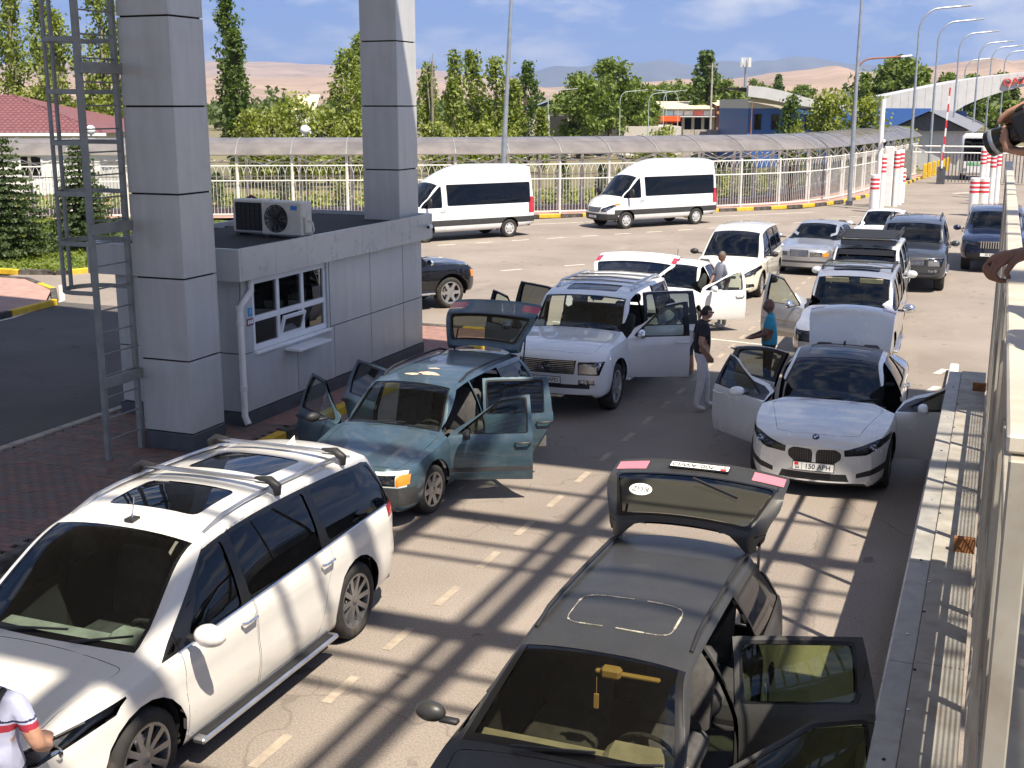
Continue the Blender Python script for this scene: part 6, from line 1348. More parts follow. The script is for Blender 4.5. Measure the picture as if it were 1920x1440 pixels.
# parked cars by the shops: small, far, one mesh body with wheels
random.seed(9)
CARC = [('white', (.75, .75, .74)), ('silver', (.45, .46, .47)), ('white', (.74, .74, .73)), ('dark grey', (.05, .05, .06)), ('white', (.76, .76, .75)), ('dark blue', (.02, .05, .18)), ('silver', (.50, .5, .5))]
far_mesh = {}
for k, (cn, c) in enumerate(CARC):
    px = [1186, 1292, 1318, 1345, 1372, 1310, 1395][k]; d_ = [118, 150, 152, 158, 150, 138, 155][k]; p = spot(px, 230, d_); r = empty('parked_car', (p.x, p.y, 0), CAM_YAW+R(random.uniform(-20, 200)))
    tag(r, ['low', 'small', 'far', 'far', 'small', 'far', 'rightmost'][k]+' '+cn+' car parked far off '+['by the hangar wall', 'left of the shops', 'below the shop signs', 'under the shop canopy', 'by the power pole', 'near the panel wall', 'beside the blue building'][k], 'car', 'far cars by the shops')
    mb = MB(); sec = [(-2.1, .35, .8, .80), (-2.0, .3, .95, .84), (-1.4, .28, 1.0, .86), (-.9, .28, 1.42, .86), (.2, .28, 1.45, .86), (.9, .28, 1.0, .86), (1.9, .28, .85, .84), (2.1, .35, .65, .78)]; vs = []
    for x, z0, z1, w in sec: tw_ = w if z1 < 1.1 else w*.74; vs += [(x, -w, z0), (x, -w, min(z1, .92)), (x, -tw_, z1), (x, tw_, z1), (x, w, min(z1, .92)), (x, w, z0)]
    fs = []
    for i in range(len(sec)-1):
        for j in range(5): fs.append((i*6+j, i*6+j+1, (i+1)*6+j+1, (i+1)*6+j))
    fs += [tuple(range(6)), tuple(range(42, 48))]; mb.add(vs, fs); mb.build('body', paint('far_%s_paint_%d' % (cn.replace(' ', '_'), k), c), r)
    mb = MB()
    for s in (1, -1): mb.poly([(-1.2, s*.80, .98), (.75, s*.80, .98), (.2, s*.69, 1.38), (-.85, s*.69, 1.38)])
    mb.poly([(.86, -.7, 1.04), (.86, .7, 1.04), (.28, .58, 1.425), (.28, -.58, 1.425)]); mb.build('windows', M_TRIM, r)
    for x in (-1.3, 1.3):
        for s in (1, -1): mb = MB(); mb.lathe([(.001, -.09), (.3, -.09), (.31, 0), (.3, .09), (.001, .09)], 14, 'y'); mb.build('wheel', M_TYRE, r, (x, s*.80, .31))
# hills
def hill(name, prof, d0, d1, m_, seed, rough_=.12):
    rnd = np.random.RandomState(seed); f = pchip(prof); nx, ny = 150, 16; vs = []; x0, x1 = prof[0][0], prof[-1][0]
    ph = rnd.rand(12)*6.28
    for j in range(ny):
        t = j/(ny-1); d_ = d0+(d1-d0)*t
        for i in range(nx):
            px = x0+(x1-x0)*i/(nx-1); top = (198-f(px))/2280*d1*CP+CAM_H; s = math.sin(min(1, t*1.0)*math.pi/2)**1.4
            nz = sum(math.sin(px*.013*(k+1)*1.7+ph[k]+t*(3+k))/(k+1.5) for k in range(6))*rough_
            z = top*s*(1+nz*(1-t*.85)*1.2)-6*(1-t); p = spot(px, 198, d_); vs.append((p.x, p.y, max(z, -8)))
        if j == ny-1: pass
    fs = [(j*nx+i, j*nx+i+1, (j+1)*nx+i+1, (j+1)*nx+i) for j in range(ny-1) for i in range(nx-1)]
    mb = MB(); mb.add(vs, fs); o = mb.build(name, m_, smooth=70); tag(o, kind='structure'); return o
M_HILL = mat('dry_hillside', (.30, .215, .155), .95, var=.22, scale=.006, dirt=((.22, .17, .10), .6, .01)); M_MTN = mat('far_mountain', (.09, .10, .11), .95, var=.2, scale=.002)
hill('hills', [(-300, 150), (100, 147), (470, 148), (640, 150), (800, 158), (1000, 166), (1150, 160), (1400, 148), (1480, 140), (1560, 134), (1640, 140), (1720, 135), (1800, 124), (1880, 120), (2000, 116), (2400, 112)], 900, 3200, M_HILL, 3)
hill('hills', [(-300, 124), (200, 122), (470, 120), (560, 122), (700, 128), (850, 138), (960, 150), (1000, 152)], 4200, 6500, M_HILL, 5, .08)
hill('mountains', [(700, 160), (900, 150), (1000, 136), (1040, 126), (1090, 130), (1150, 118), (1200, 122), (1240, 114), (1290, 124), (1340, 118), (1400, 122), (1440, 116), (1510, 110), (1560, 118), (1640, 126), (1800, 132), (2300, 130)], 7500, 10500, M_MTN, 8, .10)
# ------------------------------------------------------------------ vegetation
def leaf_mesh(name, P, size, m_, seed=0, flat=0.0):
    """many small leaf-shaped faces at points P"""
    rnd = np.random.RandomState(seed); N = len(P); s = np.asarray(size).reshape(-1, 1)*np.ones((N, 1))
    a = rnd.normal(size=(N, 3)); a /= np.linalg.norm(a, axis=1, keepdims=True); b = rnd.normal(size=(N, 3)); b[:, 2] *= (1-flat); b -= a*(a*b).sum(1, keepdims=True); b /= np.linalg.norm(b, axis=1, keepdims=True)
    V = np.empty((N, 4, 3)); V[:, 0] = P-a*s; V[:, 1] = P-b*s*.62+a*s*.1; V[:, 2] = P+a*s; V[:, 3] = P+b*s*.62+a*s*.1
    me = bpy.data.meshes.new(name); me.vertices.add(N*4); me.vertices.foreach_set('co', V.ravel()); me.loops.add(N*4); me.loops.foreach_set('vertex_index', np.arange(N*4)); me.polygons.add(N)
    me.polygons.foreach_set('loop_start', np.arange(0, N*4, 4)); me.polygons.foreach_set('loop_total', np.full(N, 4)); me.materials.append(m_); me.update(); me.validate(); return me
M_BARK = mat('bark', (.10, .075, .055), .9, var=.3, scale=6); M_BARKP = mat('pale_bark', (.24, .21, .17), .9, var=.3, scale=6)
LF = dict(poplar=leafmat('poplar_leaf', (.135, .19, .034), (.33, .38, .08)), dark=leafmat('dark_leaf', (.05, .10, .022), (.15, .21, .045)), round=leafmat('elm_leaf', (.09, .145, .028), (.24, .30, .062)), bush=leafmat('bush_leaf', (.15, .20, .034), (.35, .38, .085)), spruce=leafmat('spruce_needle', (.035, .07, .025), (.13, .17, .07)), far=leafmat('far_leaf', (.06, .10, .03), (.15, .19, .055), .05), grass=leafmat('grass_blade', (.11, .16, .02), (.26, .30, .05)))
def tree(name, px, py, wpx_, d_, kind, label, cat='tree', seed=0, n=None, leaf=.24, group=None, base=None, clumpf=1.0):
    rnd = np.random.RandomState(seed+int(px)); top = spot(px, py, d_); H = top.z; W = wpx_/2280*d_*(.86 if kind in ('poplar', 'dark') else 1.0); r = empty(name, (top.x, top.y, 0)); tag(r, label, cat, group)
    dens = n or int(min(6500, 1300+H*W*64)); pts = []; cl = []
    if kind in ('poplar', 'dark'):
        nc = int(46*clumpf)+int(H*3)
        for _ in range(nc):
            t = rnd.beta(1.1, 1.15); z = H*(.10+.88*t); rr = W/2*(math.sin(math.pi*min(1, .10+.87*t))**.55)*(.72 if t > .8 else 1.0)*.86; a = rnd.rand()*6.28; q = math.sqrt(rnd.rand())
            cl.append((rr*q*math.cos(a), rr*q*math.sin(a), z, .20+.09*W*rnd.rand(), .45+.5*rnd.rand()))
        tr = .02*H; z0 = .1
    elif kind == 'bush':
        for _ in range(int(34*clumpf)):
            a = rnd.rand()*6.28; q = math.sqrt(rnd.rand()); z = H*(.10+.82*rnd.rand()); rr = W/2*math.sqrt(max(.05, 1-(z/H-.3)**2/.55))*.9
            cl.append((rr*q*math.cos(a), rr*q*math.sin(a), z, .12*W+.1, .10*H+.1))
        tr = .012*H; z0 = .05
    else:
        for _ in range(int(42*clumpf)):
            v = rnd.normal(size=3); v /= np.linalg.norm(v); q = rnd.rand()**.4; z = H*.60+v[2]*H*.37*q
            cl.append((v[0]*W/2*.86*q, v[1]*W/2*.86*q, z, .09*W+.12, .05*H+.15))
        tr = .028*H; z0 = .3
    cl = np.array(cl); k = rnd.randint(0, len(cl), dens); P = cl[k, :3]+rnd.normal(size=(dens, 3))*np.stack([cl[k, 3], cl[k, 3], cl[k, 4]], 1)*.62
    P = P[(P[:, 2] > .15) & (P[:, 2] < H*1.01)]
    me = leaf_mesh('crown', P, leaf*rnd.uniform(.6, 1.25, len(P)), LF[kind if kind in LF else 'round'], seed); link('crown', me, r)
    mb = MB(); mb.tube([(0, 0, 0), (.02*H*rnd.normal()*.3, 0, H*.35), (0, .02*H*rnd.normal()*.4, H*.72), (0, 0, H*.93)], [tr, tr*.75, tr*.42, tr*.1], 7)
    order = np.argsort(rnd.rand(len(cl)))[:14]
    for j in order: c = cl[j]; zb = max(.15*H, c[2]-(.25*H if kind != 'round' else .22*H)); mb.tube([(0, 0, zb), (c[0]*.5, c[1]*.5, (zb+c[2])/2+.02*H), (c[0], c[1], c[2])], [tr*.32, tr*.22, tr*.07], 5)
    mb.build('trunk', M_BARKP if kind == 'poplar' else M_BARK, r, smooth=60); return r
GP = 'trees behind the walkway'
for i, (px, py, w, d_, kd, lb) in enumerate(((8, -60, 95, 84, 'poplar', 'tall poplar at the far left edge above the red roof'), (72, -20, 80, 90, 'poplar', 'poplar behind the ladder, left of its stiles'), (100, 22, 115, 80, 'poplar', 'broad yellow green poplar between ladder and red roof'), (182, -45, 120, 86, 'poplar', 'tall poplar seen through the ladder cage'), (232, 40, 60, 84, 'poplar', 'poplar half hidden behind the first column'), (422, -45, 62, 82, 'dark', 'tall narrow dark poplar just right of the first column'), (438, 55, 70, 80, 'dark', 'lower dark poplar leaning against the tall narrow one'), (648, 92, 95, 88, 'poplar', 'poplar left of the second column'), (672, 62, 60, 92, 'poplar', 'poplar mostly hidden behind the second column'),
        (806, 118, 56, 88, 'poplar', 'slim poplar just right of the second column'), (852, 92, 52, 92, 'poplar', 'tallest slim poplar right of the second column'), (884, 96, 66, 88, 'poplar', 'full poplar in the middle of the poplar clump'), (930, 108, 72, 86, 'poplar', 'poplar just left of the leaning lamp pole'), (962, 150, 52, 84, 'poplar', 'low poplar right behind the leaning lamp pole'), (986, 116, 62, 98, 'dark', 'forked dark poplar right of the leaning lamp pole'), (1016, 203, 30, 92, 'poplar', 'young tree before the hangar doorway'),
        (1086, 136, 130, 118, 'round', 'round airy elm right of the hangar'), (1146, 108, 100, 124, 'round', 'tall elm with dark trunk right of the round one'), (1196, 145, 92, 130, 'round', 'lower elm behind the green lamp posts'), (1324, 96, 62, 190, 'dark', 'dark pointed poplar above the shops'), (1262, 150, 110, 210, 'round', 'round green tree left of the pointed poplar'), (1362, 148, 100, 210, 'round', 'round green tree right of the pointed poplar'), (1222, 160, 60, 220, 'round', 'far green tree above the car park lamps'),
        (1484, 180, 56, 84, 'dark', 'small upright tree before the blue building'), (1556, 168, 100, 82, 'bush', 'big leafy tree right of the blue building'), (1616, 176, 104, 80, 'bush', 'big leafy tree beside the nearest street lamp'), (1690, 106, 110, 170, 'round', 'large dark tree behind the arch'), (1640, 128, 70, 172, 'round', 'dark tree left of the large one behind the arch'), (1728, 114, 60, 165, 'round', 'tree just right of the large one behind the arch'), (1460, 140, 28, 330, 'dark', 'far pointed tree left of the brown pole top'), (1424, 148, 60, 330, 'round', 'far round tree by the phone mast'), (1506, 160, 60, 320, 'round', 'far low tree above the blue building roof'), (1780, 138, 50, 210, 'round', 'tree behind the arch near its letters'), (1830, 140, 70, 220, 'round', 'tree seen above the arch between the lamps'), (1898, 190, 90, 170, 'round', 'green tree seen below the arch at the right edge'), (1880, 132, 60, 240, 'round', 'tree top above the arch letters'))):
    tree('poplar_tree' if kd == 'poplar' else 'broadleaf_tree', px, py, w, d_, kd, lb, 'tree', 31*i+1, leaf=.15 if d_ < 100 else .22 if d_ < 150 else .36, group=GP)
for i, (px, py, w, d_, lb) in enumerate(((470, 205, 70, 76, 'grey green shrub at the foot of the dark poplars'), (505, 196, 85, 78, 'bright bushy willow right of the dark poplars'), (560, 172, 110, 74, 'widest bright bush between the two columns'), (612, 200, 70, 78, 'bright bush left of the second column'), (655, 205, 70, 74, 'low bright bush at the second column'), (826, 228, 66, 76, 'low bush under the slim poplars'), (900, 226, 80, 78, 'low bush under the poplar clump'), (948, 230, 60, 76, 'low bush at the leaning lamp pole'), (1230, 232, 80, 96, 'low bush before the car park'), (60, 165, 110, 82, 'bush behind the red tile roof'), (200, 170, 90, 84, 'bush right of the red tile roof'), (1495, 225, 30, 80, 'tiny bush at the blue building corner'), (1700, 238, 44, 92, 'yellow flowering bush behind the walkway end'))):
    tree('bush', px, py, w, d_, 'bush', lb, 'bush', 71*i+5, leaf=.14, group='bushes behind the walkway')
# bare dead branches above the slim poplars
p = spot(808, 85, 87); mb = MB(); rnd = np.random.RandomState(5)
for k in range(7): x, y = rnd.normal(size=2)*.35; mb.tube([(0, 0, 2), (x*.5, y*.5, p.z*.6), (x, y, p.z*(.85+.15*rnd.rand()))], [.07, .04, .01], 5)
tag(mb.build('dead_tree', M_BARKP, None, (p.x, p.y, 0)), 'bare dead branches sticking out above the slim poplar', 'tree')
# spruces on the lawn
def spruce(px, py, H, W, label, seed):
    x, y = gp(px, py); rnd = np.random.RandomState(seed); r = empty('spruce', (x, y, .13)); tag(r, label, 'spruce', 'spruces on the lawn'); mb = MB(); mb.tube([(0, 0, 0), (0, 0, H*.97)], [.09, .015], 8); mb.build('trunk', M_BARK, r); P = []; S_ = []; mb = MB()
    nt_ = 15
    for k in range(nt_):
        t = k/(nt_-1); z = .35+(H-.45)*t; L = W/2*(1-t)**.85+.10; nb = int(13-6*t)
        for j in range(nb):
            a = 2*math.pi*(j+.5*(k % 2))/nb+rnd.normal()*.15; l_ = L*(.8+.3*rnd.rand()); dr = -.10-.12*(1-t)
            mb.tube([(0, 0, z), (l_*.6*math.cos(a), l_*.6*math.sin(a), z+dr*l_*.5), (l_*math.cos(a), l_*math.sin(a), z+dr*l_*.3)], [.014, .009, .004], 4, False)
            n = int(26+60*l_)
            for q in range(n):
                u = .15+.85*rnd.rand(); sp_ = .10*(1.15-u)+.06; P.append((l_*u*math.cos(a)+rnd.normal()*sp_, l_*u*math.sin(a)+rnd.normal()*sp_, z+dr*l_*.4*u+rnd.normal()*.035+.02)); S_.append(.045+.03*rnd.rand())
    mb.build('branch', M_BARK, r); link('crown', leaf_mesh('crown', np.array(P), np.array(S_), LF['spruce'], seed), r)
spruce(22, 490, 3.75, 2.9, 'large spruce at the left edge of the lawn', 2); spruce(160, 474, 3.5, 2.5, 'spruce seen through the ladder cage', 9)
# lawn grass, flower beds and clipped shrubs behind the fence
rnd = np.random.RandomState(1); P = []
for _ in range(15000):
    x = rnd.uniform(-39, -25.4); y = rnd.uniform(28.3, 43.5); 
    if y < 28.2+.6*(38+x)*0: continue
    if y > 44.0-(-x-33)*.48 and x < -33: continue
    P.append((x, y, .13+.05*rnd.rand()))
tag(link('grass', leaf_mesh('grass', np.array(P), .07, LF['grass'], 4)), 'bright short grass on the lawn round the spruces', 'grass', kind='stuff')
gsp = resample(SPATH, 1.0); P = []; F = []
for _ in range(16000):
    i = rnd.randint(len(gsp)-1); q = off(gsp[max(0, i-1):i+2], rnd.uniform(4.5, 12.0))[1 if i > 0 else 0]; h = abs(rnd.normal())*.22; (P if rnd.rand() > .06 else F).append((q.x+rnd.normal()*.5, q.y+rnd.normal()*.5, .06+h))
tag(link('garden_plants', leaf_mesh('garden_plants', np.array(P), .10, LF['bush'], 6)), 'low garden plants behind the fence', 'plants', kind='stuff'); tag(link('flowers', leaf_mesh('flowers', np.array(F), .06, mat('flower_petal', (.62, .16, .20), .6, var=.8, scale=1.5), 7)), 'pink and white flowers behind the fence', 'flowers', kind='stuff')
def garden_shrub(i, dist, H, W, kd, lb):
    q = off(gsp[i-1:i+2], dist)[1]; rn = np.random.RandomState(i); r = empty('garden_shrub', (q.x, q.y, .06)); tag(r, lb, 'shrub', 'garden shrubs behind the fence'); n = 620; t = rn.rand(n); a = rn.rand(n)*6.28; rr = W/2*np.sin(np.pi*np.clip(.12+.86*t, 0, 1))**.6*np.sqrt(rn.rand(n)); P = np.stack([rr*np.cos(a), rr*np.sin(a), .08+H*t], 1); link('crown', leaf_mesh('crown', P, .085, LF[kd], i), r); mb = MB(); mb.tube([(0, 0, 0), (0, 0, H*.6)], [.04, .015], 6); mb.build('trunk', M_BARK, r)
nG = len(gsp)
for k, (fr__, ds, H_, W_, kd) in enumerate(((.20, 6, 1.6, .9, 'dark'), (.245, 7, 2.0, .8, 'spruce'), (.28, 5.5, 1.4, 1.0, 'bush'), (.315, 6.5, 2.1, .7, 'spruce'), (.35, 5.4, 1.3, 1.0, 'dark'), (.385, 7, 1.9, .8, 'spruce'), (.42, 6, 1.2, 1.1, 'bush'), (.455, 6.5, 2.2, .8, 'dark'), (.49, 5.6, 1.9, .75, 'spruce'), (.515, 7, 1.5, 1.1, 'bush'), (.545, 6, 2.1, .75, 'dark'), (.575, 5.4, 1.6, .9, 'spruce'), (.60, 7, 2.2, .7, 'dark'), (.63, 6, 1.4, 1.1, 'bush'), (.66, 6.5, 2.0, .8, 'spruce'), (.69, 5.6, 1.7, .9, 'dark'), (.72, 6.5, 1.9, .9, 'spruce'))):
    garden_shrub(int(nG*fr__), ds, H_, W_, kd, ['first', 'second', 'third', 'fourth', 'fifth', 'sixth', 'seventh', 'eighth', 'ninth', 'tenth', 'eleventh', 'twelfth', 'thirteenth', 'fourteenth', 'fifteenth', 'sixteenth', 'seventeenth'][k]+' garden shrub from the left behind the fence')
# far wooded belt that reads as one mass
P = []; S_ = []; rnd = np.random.RandomState(12)
for _ in range(620):
    d_ = rnd.uniform(230, 800); px = rnd.uniform(-80, 2000); p = spot(px, 198, d_); H_ = rnd.uniform(3, 8.5)*(1.0 if rnd.rand() > .08 else 1.6); W_ = rnd.uniform(3.5, 8); n = 75
    v = rnd.normal(size=(n, 3)); v /= np.linalg.norm(v, axis=1, keepdims=True); q = rnd.rand(n, 1)**.4; P.append(np.array([p.x, p.y, H_*.52])+v*q*np.array([W_/2, W_/2, H_*.48])); S_.append(np.full(n, .55+.0009*d_))
tag(link('far_wood', leaf_mesh('far_wood', np.concatenate(P), np.concatenate(S_), LF['far'], 8)), 'far belt of green trees below the hills', 'wood', kind='stuff')
# clear warm air that fades the hills
mb = MB(); mb.box((-11000, -400, -10), (11000, 13500, 620))
me = bpy.data.meshes.new('haze'); me.from_pydata(mb.v, [], mb.f); hm = bpy.data.materials.new('haze_air'); hm.use_nodes = True; nt = hm.node_tree; nt.nodes.clear(); o_ = nt.nodes.new('ShaderNodeOutputMaterial'); pv = nt.nodes.new('ShaderNodeVolumePrincipled')
pv.inputs['Color'].default_value = (.50, .66, 1.0, 1); pv.inputs['Density'].default_value = 8.5e-5; pv.inputs['Anisotropy'].default_value = .2; nt.links.new(pv.outputs[0], o_.inputs['Volume']); me.materials.append(hm); tag(link('haze', me), kind='stuff')
# ------------------------------------------------------------------ people
M_SKIN = mat('skin', (.42, .23, .15), .55, var=.08, scale=20); M_SKIN2 = mat('tanned_skin', (.20, .10, .065), .55, var=.1, scale=20); M_HAIR = mat('dark_hair', (.02, .016, .013), .7, var=.3, scale=30); M_SHOE = mat('white_shoe', (.66, .65, .62), .6)
def bake(o, mods): return evaluated(o)
def skin_mesh(J, E, root=0, sub=2):
    me = bpy.data.meshes.new('skeleton'); me.from_pydata([j[0] for j in J], E, []); o = bpy.data.objects.new('skeleton', me); o.modifiers.new('Skin', 'SKIN'); sv = me.skin_vertices[0].data
    for i, j in enumerate(J): r_ = j[1]; sv[i].radius = (r_, r_) if not isinstance(r_, tuple) else r_
    sv[root].use_root = True; s = o.modifiers.new('Subdivision', 'SUBSURF'); s.levels = sub; s.render_levels = sub; o.modifiers['Skin'].use_smooth_shade = True; out = bake(o, None); bpy.data.objects.remove(o); bpy.data.meshes.remove(me); return out
def person(loc, yaw, H, pose, M, label, group=None, hat=None, extra=None):
    """M: skin, top, bottom, shoe, hair. Local +x is where the person faces, +y their left"""
    s = H/1.75; P = dict(pelvis=(0, 0, .95), spine=(0, 0, 1.10), chest=(.015, 0, 1.30), neck=(.0, 0, 1.47), skull=(.02, 0, 1.56))
    for sd, y in (('l', 1), ('r', -1)): P.update({'sh'+sd: (0, .175*y, 1.42), 'el'+sd: (-.03, .235*y, 1.15), 'wr'+sd: (.06, .25*y, .90), 'hd'+sd: (.09, .25*y, .81), 'hip'+sd: (0, .09*y, .90), 'kn'+sd: (.02, .10*y, .50), 'an'+sd: (-.03, .105*y, .085), 'to'+sd: (.15, .12*y, .035)})
    pose = dict(pose); tw_ = pose.pop('look', 0); P.update(pose); nm = list(P); rad = dict(pelvis=(.17, .13), spine=(.165, .125), chest=(.185, .13), neck=.06, skull=.062)
    for sd in 'lr': rad.update({'sh'+sd: .082, 'el'+sd: .050, 'wr'+sd: .030, 'hd'+sd: (.045, .025), 'hip'+sd: .108, 'kn'+sd: .074, 'an'+sd: .055, 'to'+sd: .036})
    if M.get('fat'): rad['spine'] = (.175, .16); rad['pelvis'] = (.17, .14)
    ed = [('pelvis', 'spine'), ('spine', 'chest'), ('chest', 'neck'), ('neck', 'skull')]
    for sd in 'lr': ed += [('chest', 'sh'+sd), ('sh'+sd, 'el'+sd), ('el'+sd, 'wr'+sd), ('wr'+sd, 'hd'+sd), ('pelvis', 'hip'+sd), ('hip'+sd, 'kn'+sd), ('kn'+sd, 'an'+sd), ('an'+sd, 'to'+sd)]
    J = [(tuple(c*s for c in P[n]), tuple(q*s for q in rad[n]) if isinstance(rad[n], tuple) else rad[n]*s) for n in nm]; E = [(nm.index(a), nm.index(b)) for a, b in ed]
    # fingers
    for sd in 'lr':
        h, w = Vector(P['hd'+sd])*s, Vector(P['wr'+sd])*s; d_ = (h-w).normalized(); ac = Vector((0, 1, 0)) if abs(d_.y) < .8 else Vector((1, 0, 0)); ac = Vector((1, 0, 0)) if abs(d_.z) > .7 else ac; hi = nm.index('hd'+sd)
        for k in range(4):
            b = h+ac*(.027*(k-1.5))*s+d_*.03*s; L_ = (.065, .075, .072, .055)[k]*s; n0 = len(J); J += [(tuple(b), .0105*s), (tuple(b+d_*L_*.55), .0095*s), (tuple(b+d_*L_+Vector((0, -.02 if sd == 'l' else .02, 0))*s), .008*s)]; E += [(hi, n0), (n0, n0+1), (n0+1, n0+2)]
        n0 = len(J); b = h-d_*.02*s+ac*.045*s; J += [(tuple(b), .012*s), (tuple(b+d_*.05*s+ac*.012*s), .0095*s)]; E += [(hi, n0), (n0, n0+1)]
    # head
    mb = MB(); hc = Vector(P['skull'])*s+Vector((.012, 0, .065))*s
    mb.sphere((0, 0, 0), (.098*s, .076*s, .118*s), 20, 14)
    vs = []
    for x, y, z in mb.v:
        if z < -.02*s and x > 0: x *= 1.0+.10*min(1, -z/(.1*s))
        if z < -.05*s: y *= .86
        if x > .06*s and abs(z-.012*s) < .02*s and .018*s < abs(y) < .05*s: x -= .008*s
        vs.append((x, y, z))
    mb.v = vs; mb.sphere((.100*s, 0, -.022*s), (.020*s, .014*s, .024*s), 8, 6); mb.sphere((.088*s, 0, -.066*s), (.014*s, .026*s, .010*s), 8, 5)
    for y in (1, -1): mb.sphere((-.005*s, y*.077*s, -.012*s), (.018*s, .010*s, .030*s), 8, 6)
    rt = Matrix.Translation(hc) @ Matrix.Rotation(R(tw_), 4, 'Z') @ Matrix.Rotation(R(M.get('nod', 0)), 4, 'Y'); head = mb.mesh('head', M['skin'], 60)
    for attempt in range(6):
        rj = random.Random(attempt); Jj = [(tuple(c_+rj.uniform(-.004, .004) for c_ in j_[0]), j_[1]) for j_ in J]; body = skin_mesh(Jj, E, 0, 1)
        bm = bmesh.new(); bm.from_mesh(body); bmesh.ops.recalc_face_normals(bm, faces=bm.faces); b2 = bmesh.new(); b2.from_mesh(head); b2.transform(rt); tmp = bpy.data.meshes.new('t'); b2.to_mesh(tmp); bm.from_mesh(tmp); b2.free()
        out = bpy.data.meshes.new('body'); bm.to_mesh(out); bm.free(); o = bpy.data.objects.new('tmp', out); rm = o.modifiers.new('Remesh', 'REMESH'); rm.mode = 'VOXEL'; rm.voxel_size = M.get('vox', .012); rm.use_smooth_shade = True; sm = o.modifiers.new('Smooth', 'SMOOTH'); sm.factor = .5; sm.iterations = 3
        fin = bake(o, None); bpy.data.objects.remove(o)
        if len(fin.vertices)*M.get('vox', .012)**2 > 1.7: break
    fin.materials.clear()
    for m_ in (M['skin'], M['top'], M['bottom'], M['shoe'], M['hair']): fin.materials.append(m_)
    n = len(fin.polygons); C = np.empty(n*3); fin.polygons.foreach_get('center', C); C = C.reshape(-1, 3)
    segs = [(a, b, 1) for a, b in (('pelvis', 'spine'), ('spine', 'chest'), ('chest', 'neck'), ('chest', 'shl'), ('chest', 'shr'))]+[('neck', 'skull', 0)]
    for sd in 'lr': segs += [('sh'+sd, 'el'+sd, 5), ('el'+sd, 'wr'+sd, 0), ('wr'+sd, 'hd'+sd, 0), ('pelvis', 'hip'+sd, 2), ('hip'+sd, 'kn'+sd, 2), ('kn'+sd, 'an'+sd, 6 if M.get('shorts') else 2), ('an'+sd, 'to'+sd, 3)]
    best = np.full(n, 9e9); mi = np.zeros(n, int); tt = np.zeros(n)
    for a, b, l_ in segs:
        A, B = np.array(P[a])*s, np.array(P[b])*s; d_ = B-A; t = np.clip(((C-A)@d_)/(d_@d_), 0, 1); dist = np.linalg.norm(C-(A+t[:, None]*d_), axis=1)
        if l_ in (1, 2): dist = dist*.8
        w = dist < best; best[w] = dist[w]; mi[w] = l_; tt[w] = t[w]
    slv = M.get('sleeve', .62); mi = np.where(mi == 5, np.where(tt < slv, 1, 0), mi); mi = np.where(mi == 6, 0, mi)
    hcn = np.array(hc); rel = C-hcn; inv = np.array(rt.to_3x3().inverted()); loc_ = rel@inv.T; isH = (np.linalg.norm(rel/np.array([.115, .10, .135])/s, axis=1) < 1.05); hair = isH & ((loc_[:, 2] > .045*s) | ((loc_[:, 0] < -.015*s) & (loc_[:, 2] > -.045*s))); mi = np.where(isH & ~hair, 0, mi); mi = np.where(hair, 4, mi)
    mi = np.where(C[:, 2] < .075*s, 3, mi); wz = (P['pelvis'][2]+.02)*s; mi = np.where((mi == 1) & (C[:, 2] < wz), 2, mi); mi = np.where((mi == 2) & (C[:, 2] > wz), 1, mi)
    for q, (z0, z1, m_) in enumerate(M.get('bands', ())): fin.materials.append(m_); mi = np.where((mi == 1) & (C[:, 2] > z0*s) & (C[:, 2] < z1*s), 5+q, mi)
    fin.polygons.foreach_set('material_index', mi.astype(np.int32)); fin.polygons.foreach_set('use_smooth', np.ones(n, bool)); fin.update()
    r = empty('person', loc, yaw); tag(r, label, 'person', group); link('body', fin, r)
    if M.get('glasses'):
        mb = MB()
        for y in (1, -1): mb.sphere((.098*s, y*.034*s, .014*s), (.010*s, .026*s, .018*s), 10, 6); mb.bar((.09*s, y*.06*s, .018*s), (-.01*s, y*.082*s, .018*s), .006*s)
        mb.bar((.104*s, -.02*s, .018*s), (.104*s, .02*s, .018*s), .006*s); g = mb.build('glasses', M_TRIM, r); g.matrix_local = rt
    return r
S_ = lambda n, c: mat(n, c, .85, var=.08, scale=12)
CR = CAM_YAW            # facing to the right of the picture
person((-4.29, 19.25, 0), CR+R(6), 1.76, dict(elr=(-.10, -.27, 1.16), wrr=(.06, -.22, .97), hdr=(.10, -.18, .89), ell=(-.06, .24, 1.15), wrl=(.10, .25, .92), hdl=(.14, .25, .83), knl=(.12, .10, .50), anl=(.14, .12, .085), tol=(.32, .14, .035), knr=(-.02, -.10, .50), anr=(-.10, -.11, .085), tor=(.07, -.14, .035), look=12, neck=(.02, 0, 1.47), skull=(.05, 0, 1.555)), dict(skin=M_SKIN, top=S_('black_polo', (.012, .012, .02)), bottom=S_('white_trousers', (.66, .66, .68)), shoe=M_SHOE, hair=M_HAIR, glasses=True, nod=8), 'man in black polo and white trousers standing between the lanes')
person((-3.42, 20.55, 0), CAM_YAW+R(165), 1.72, dict(look=0, elr=(.06, -.24, 1.16), wrr=(.26, -.14, 1.08), hdr=(.33, -.10, 1.06), ell=(.06, .24, 1.16), wrl=(.26, .14, 1.08), hdl=(.33, .10, 1.06)), dict(skin=M_SKIN2, top=S_('turquoise_tshirt', (.03, .28, .42)), bottom=S_('dark_trousers', (.02, .022, .03)), shoe=M_BLACK, hair=mat('shaved_scalp', (.14, .07, .05), .5), fat=True), 'bald man in turquoise t-shirt behind the white saloon door')
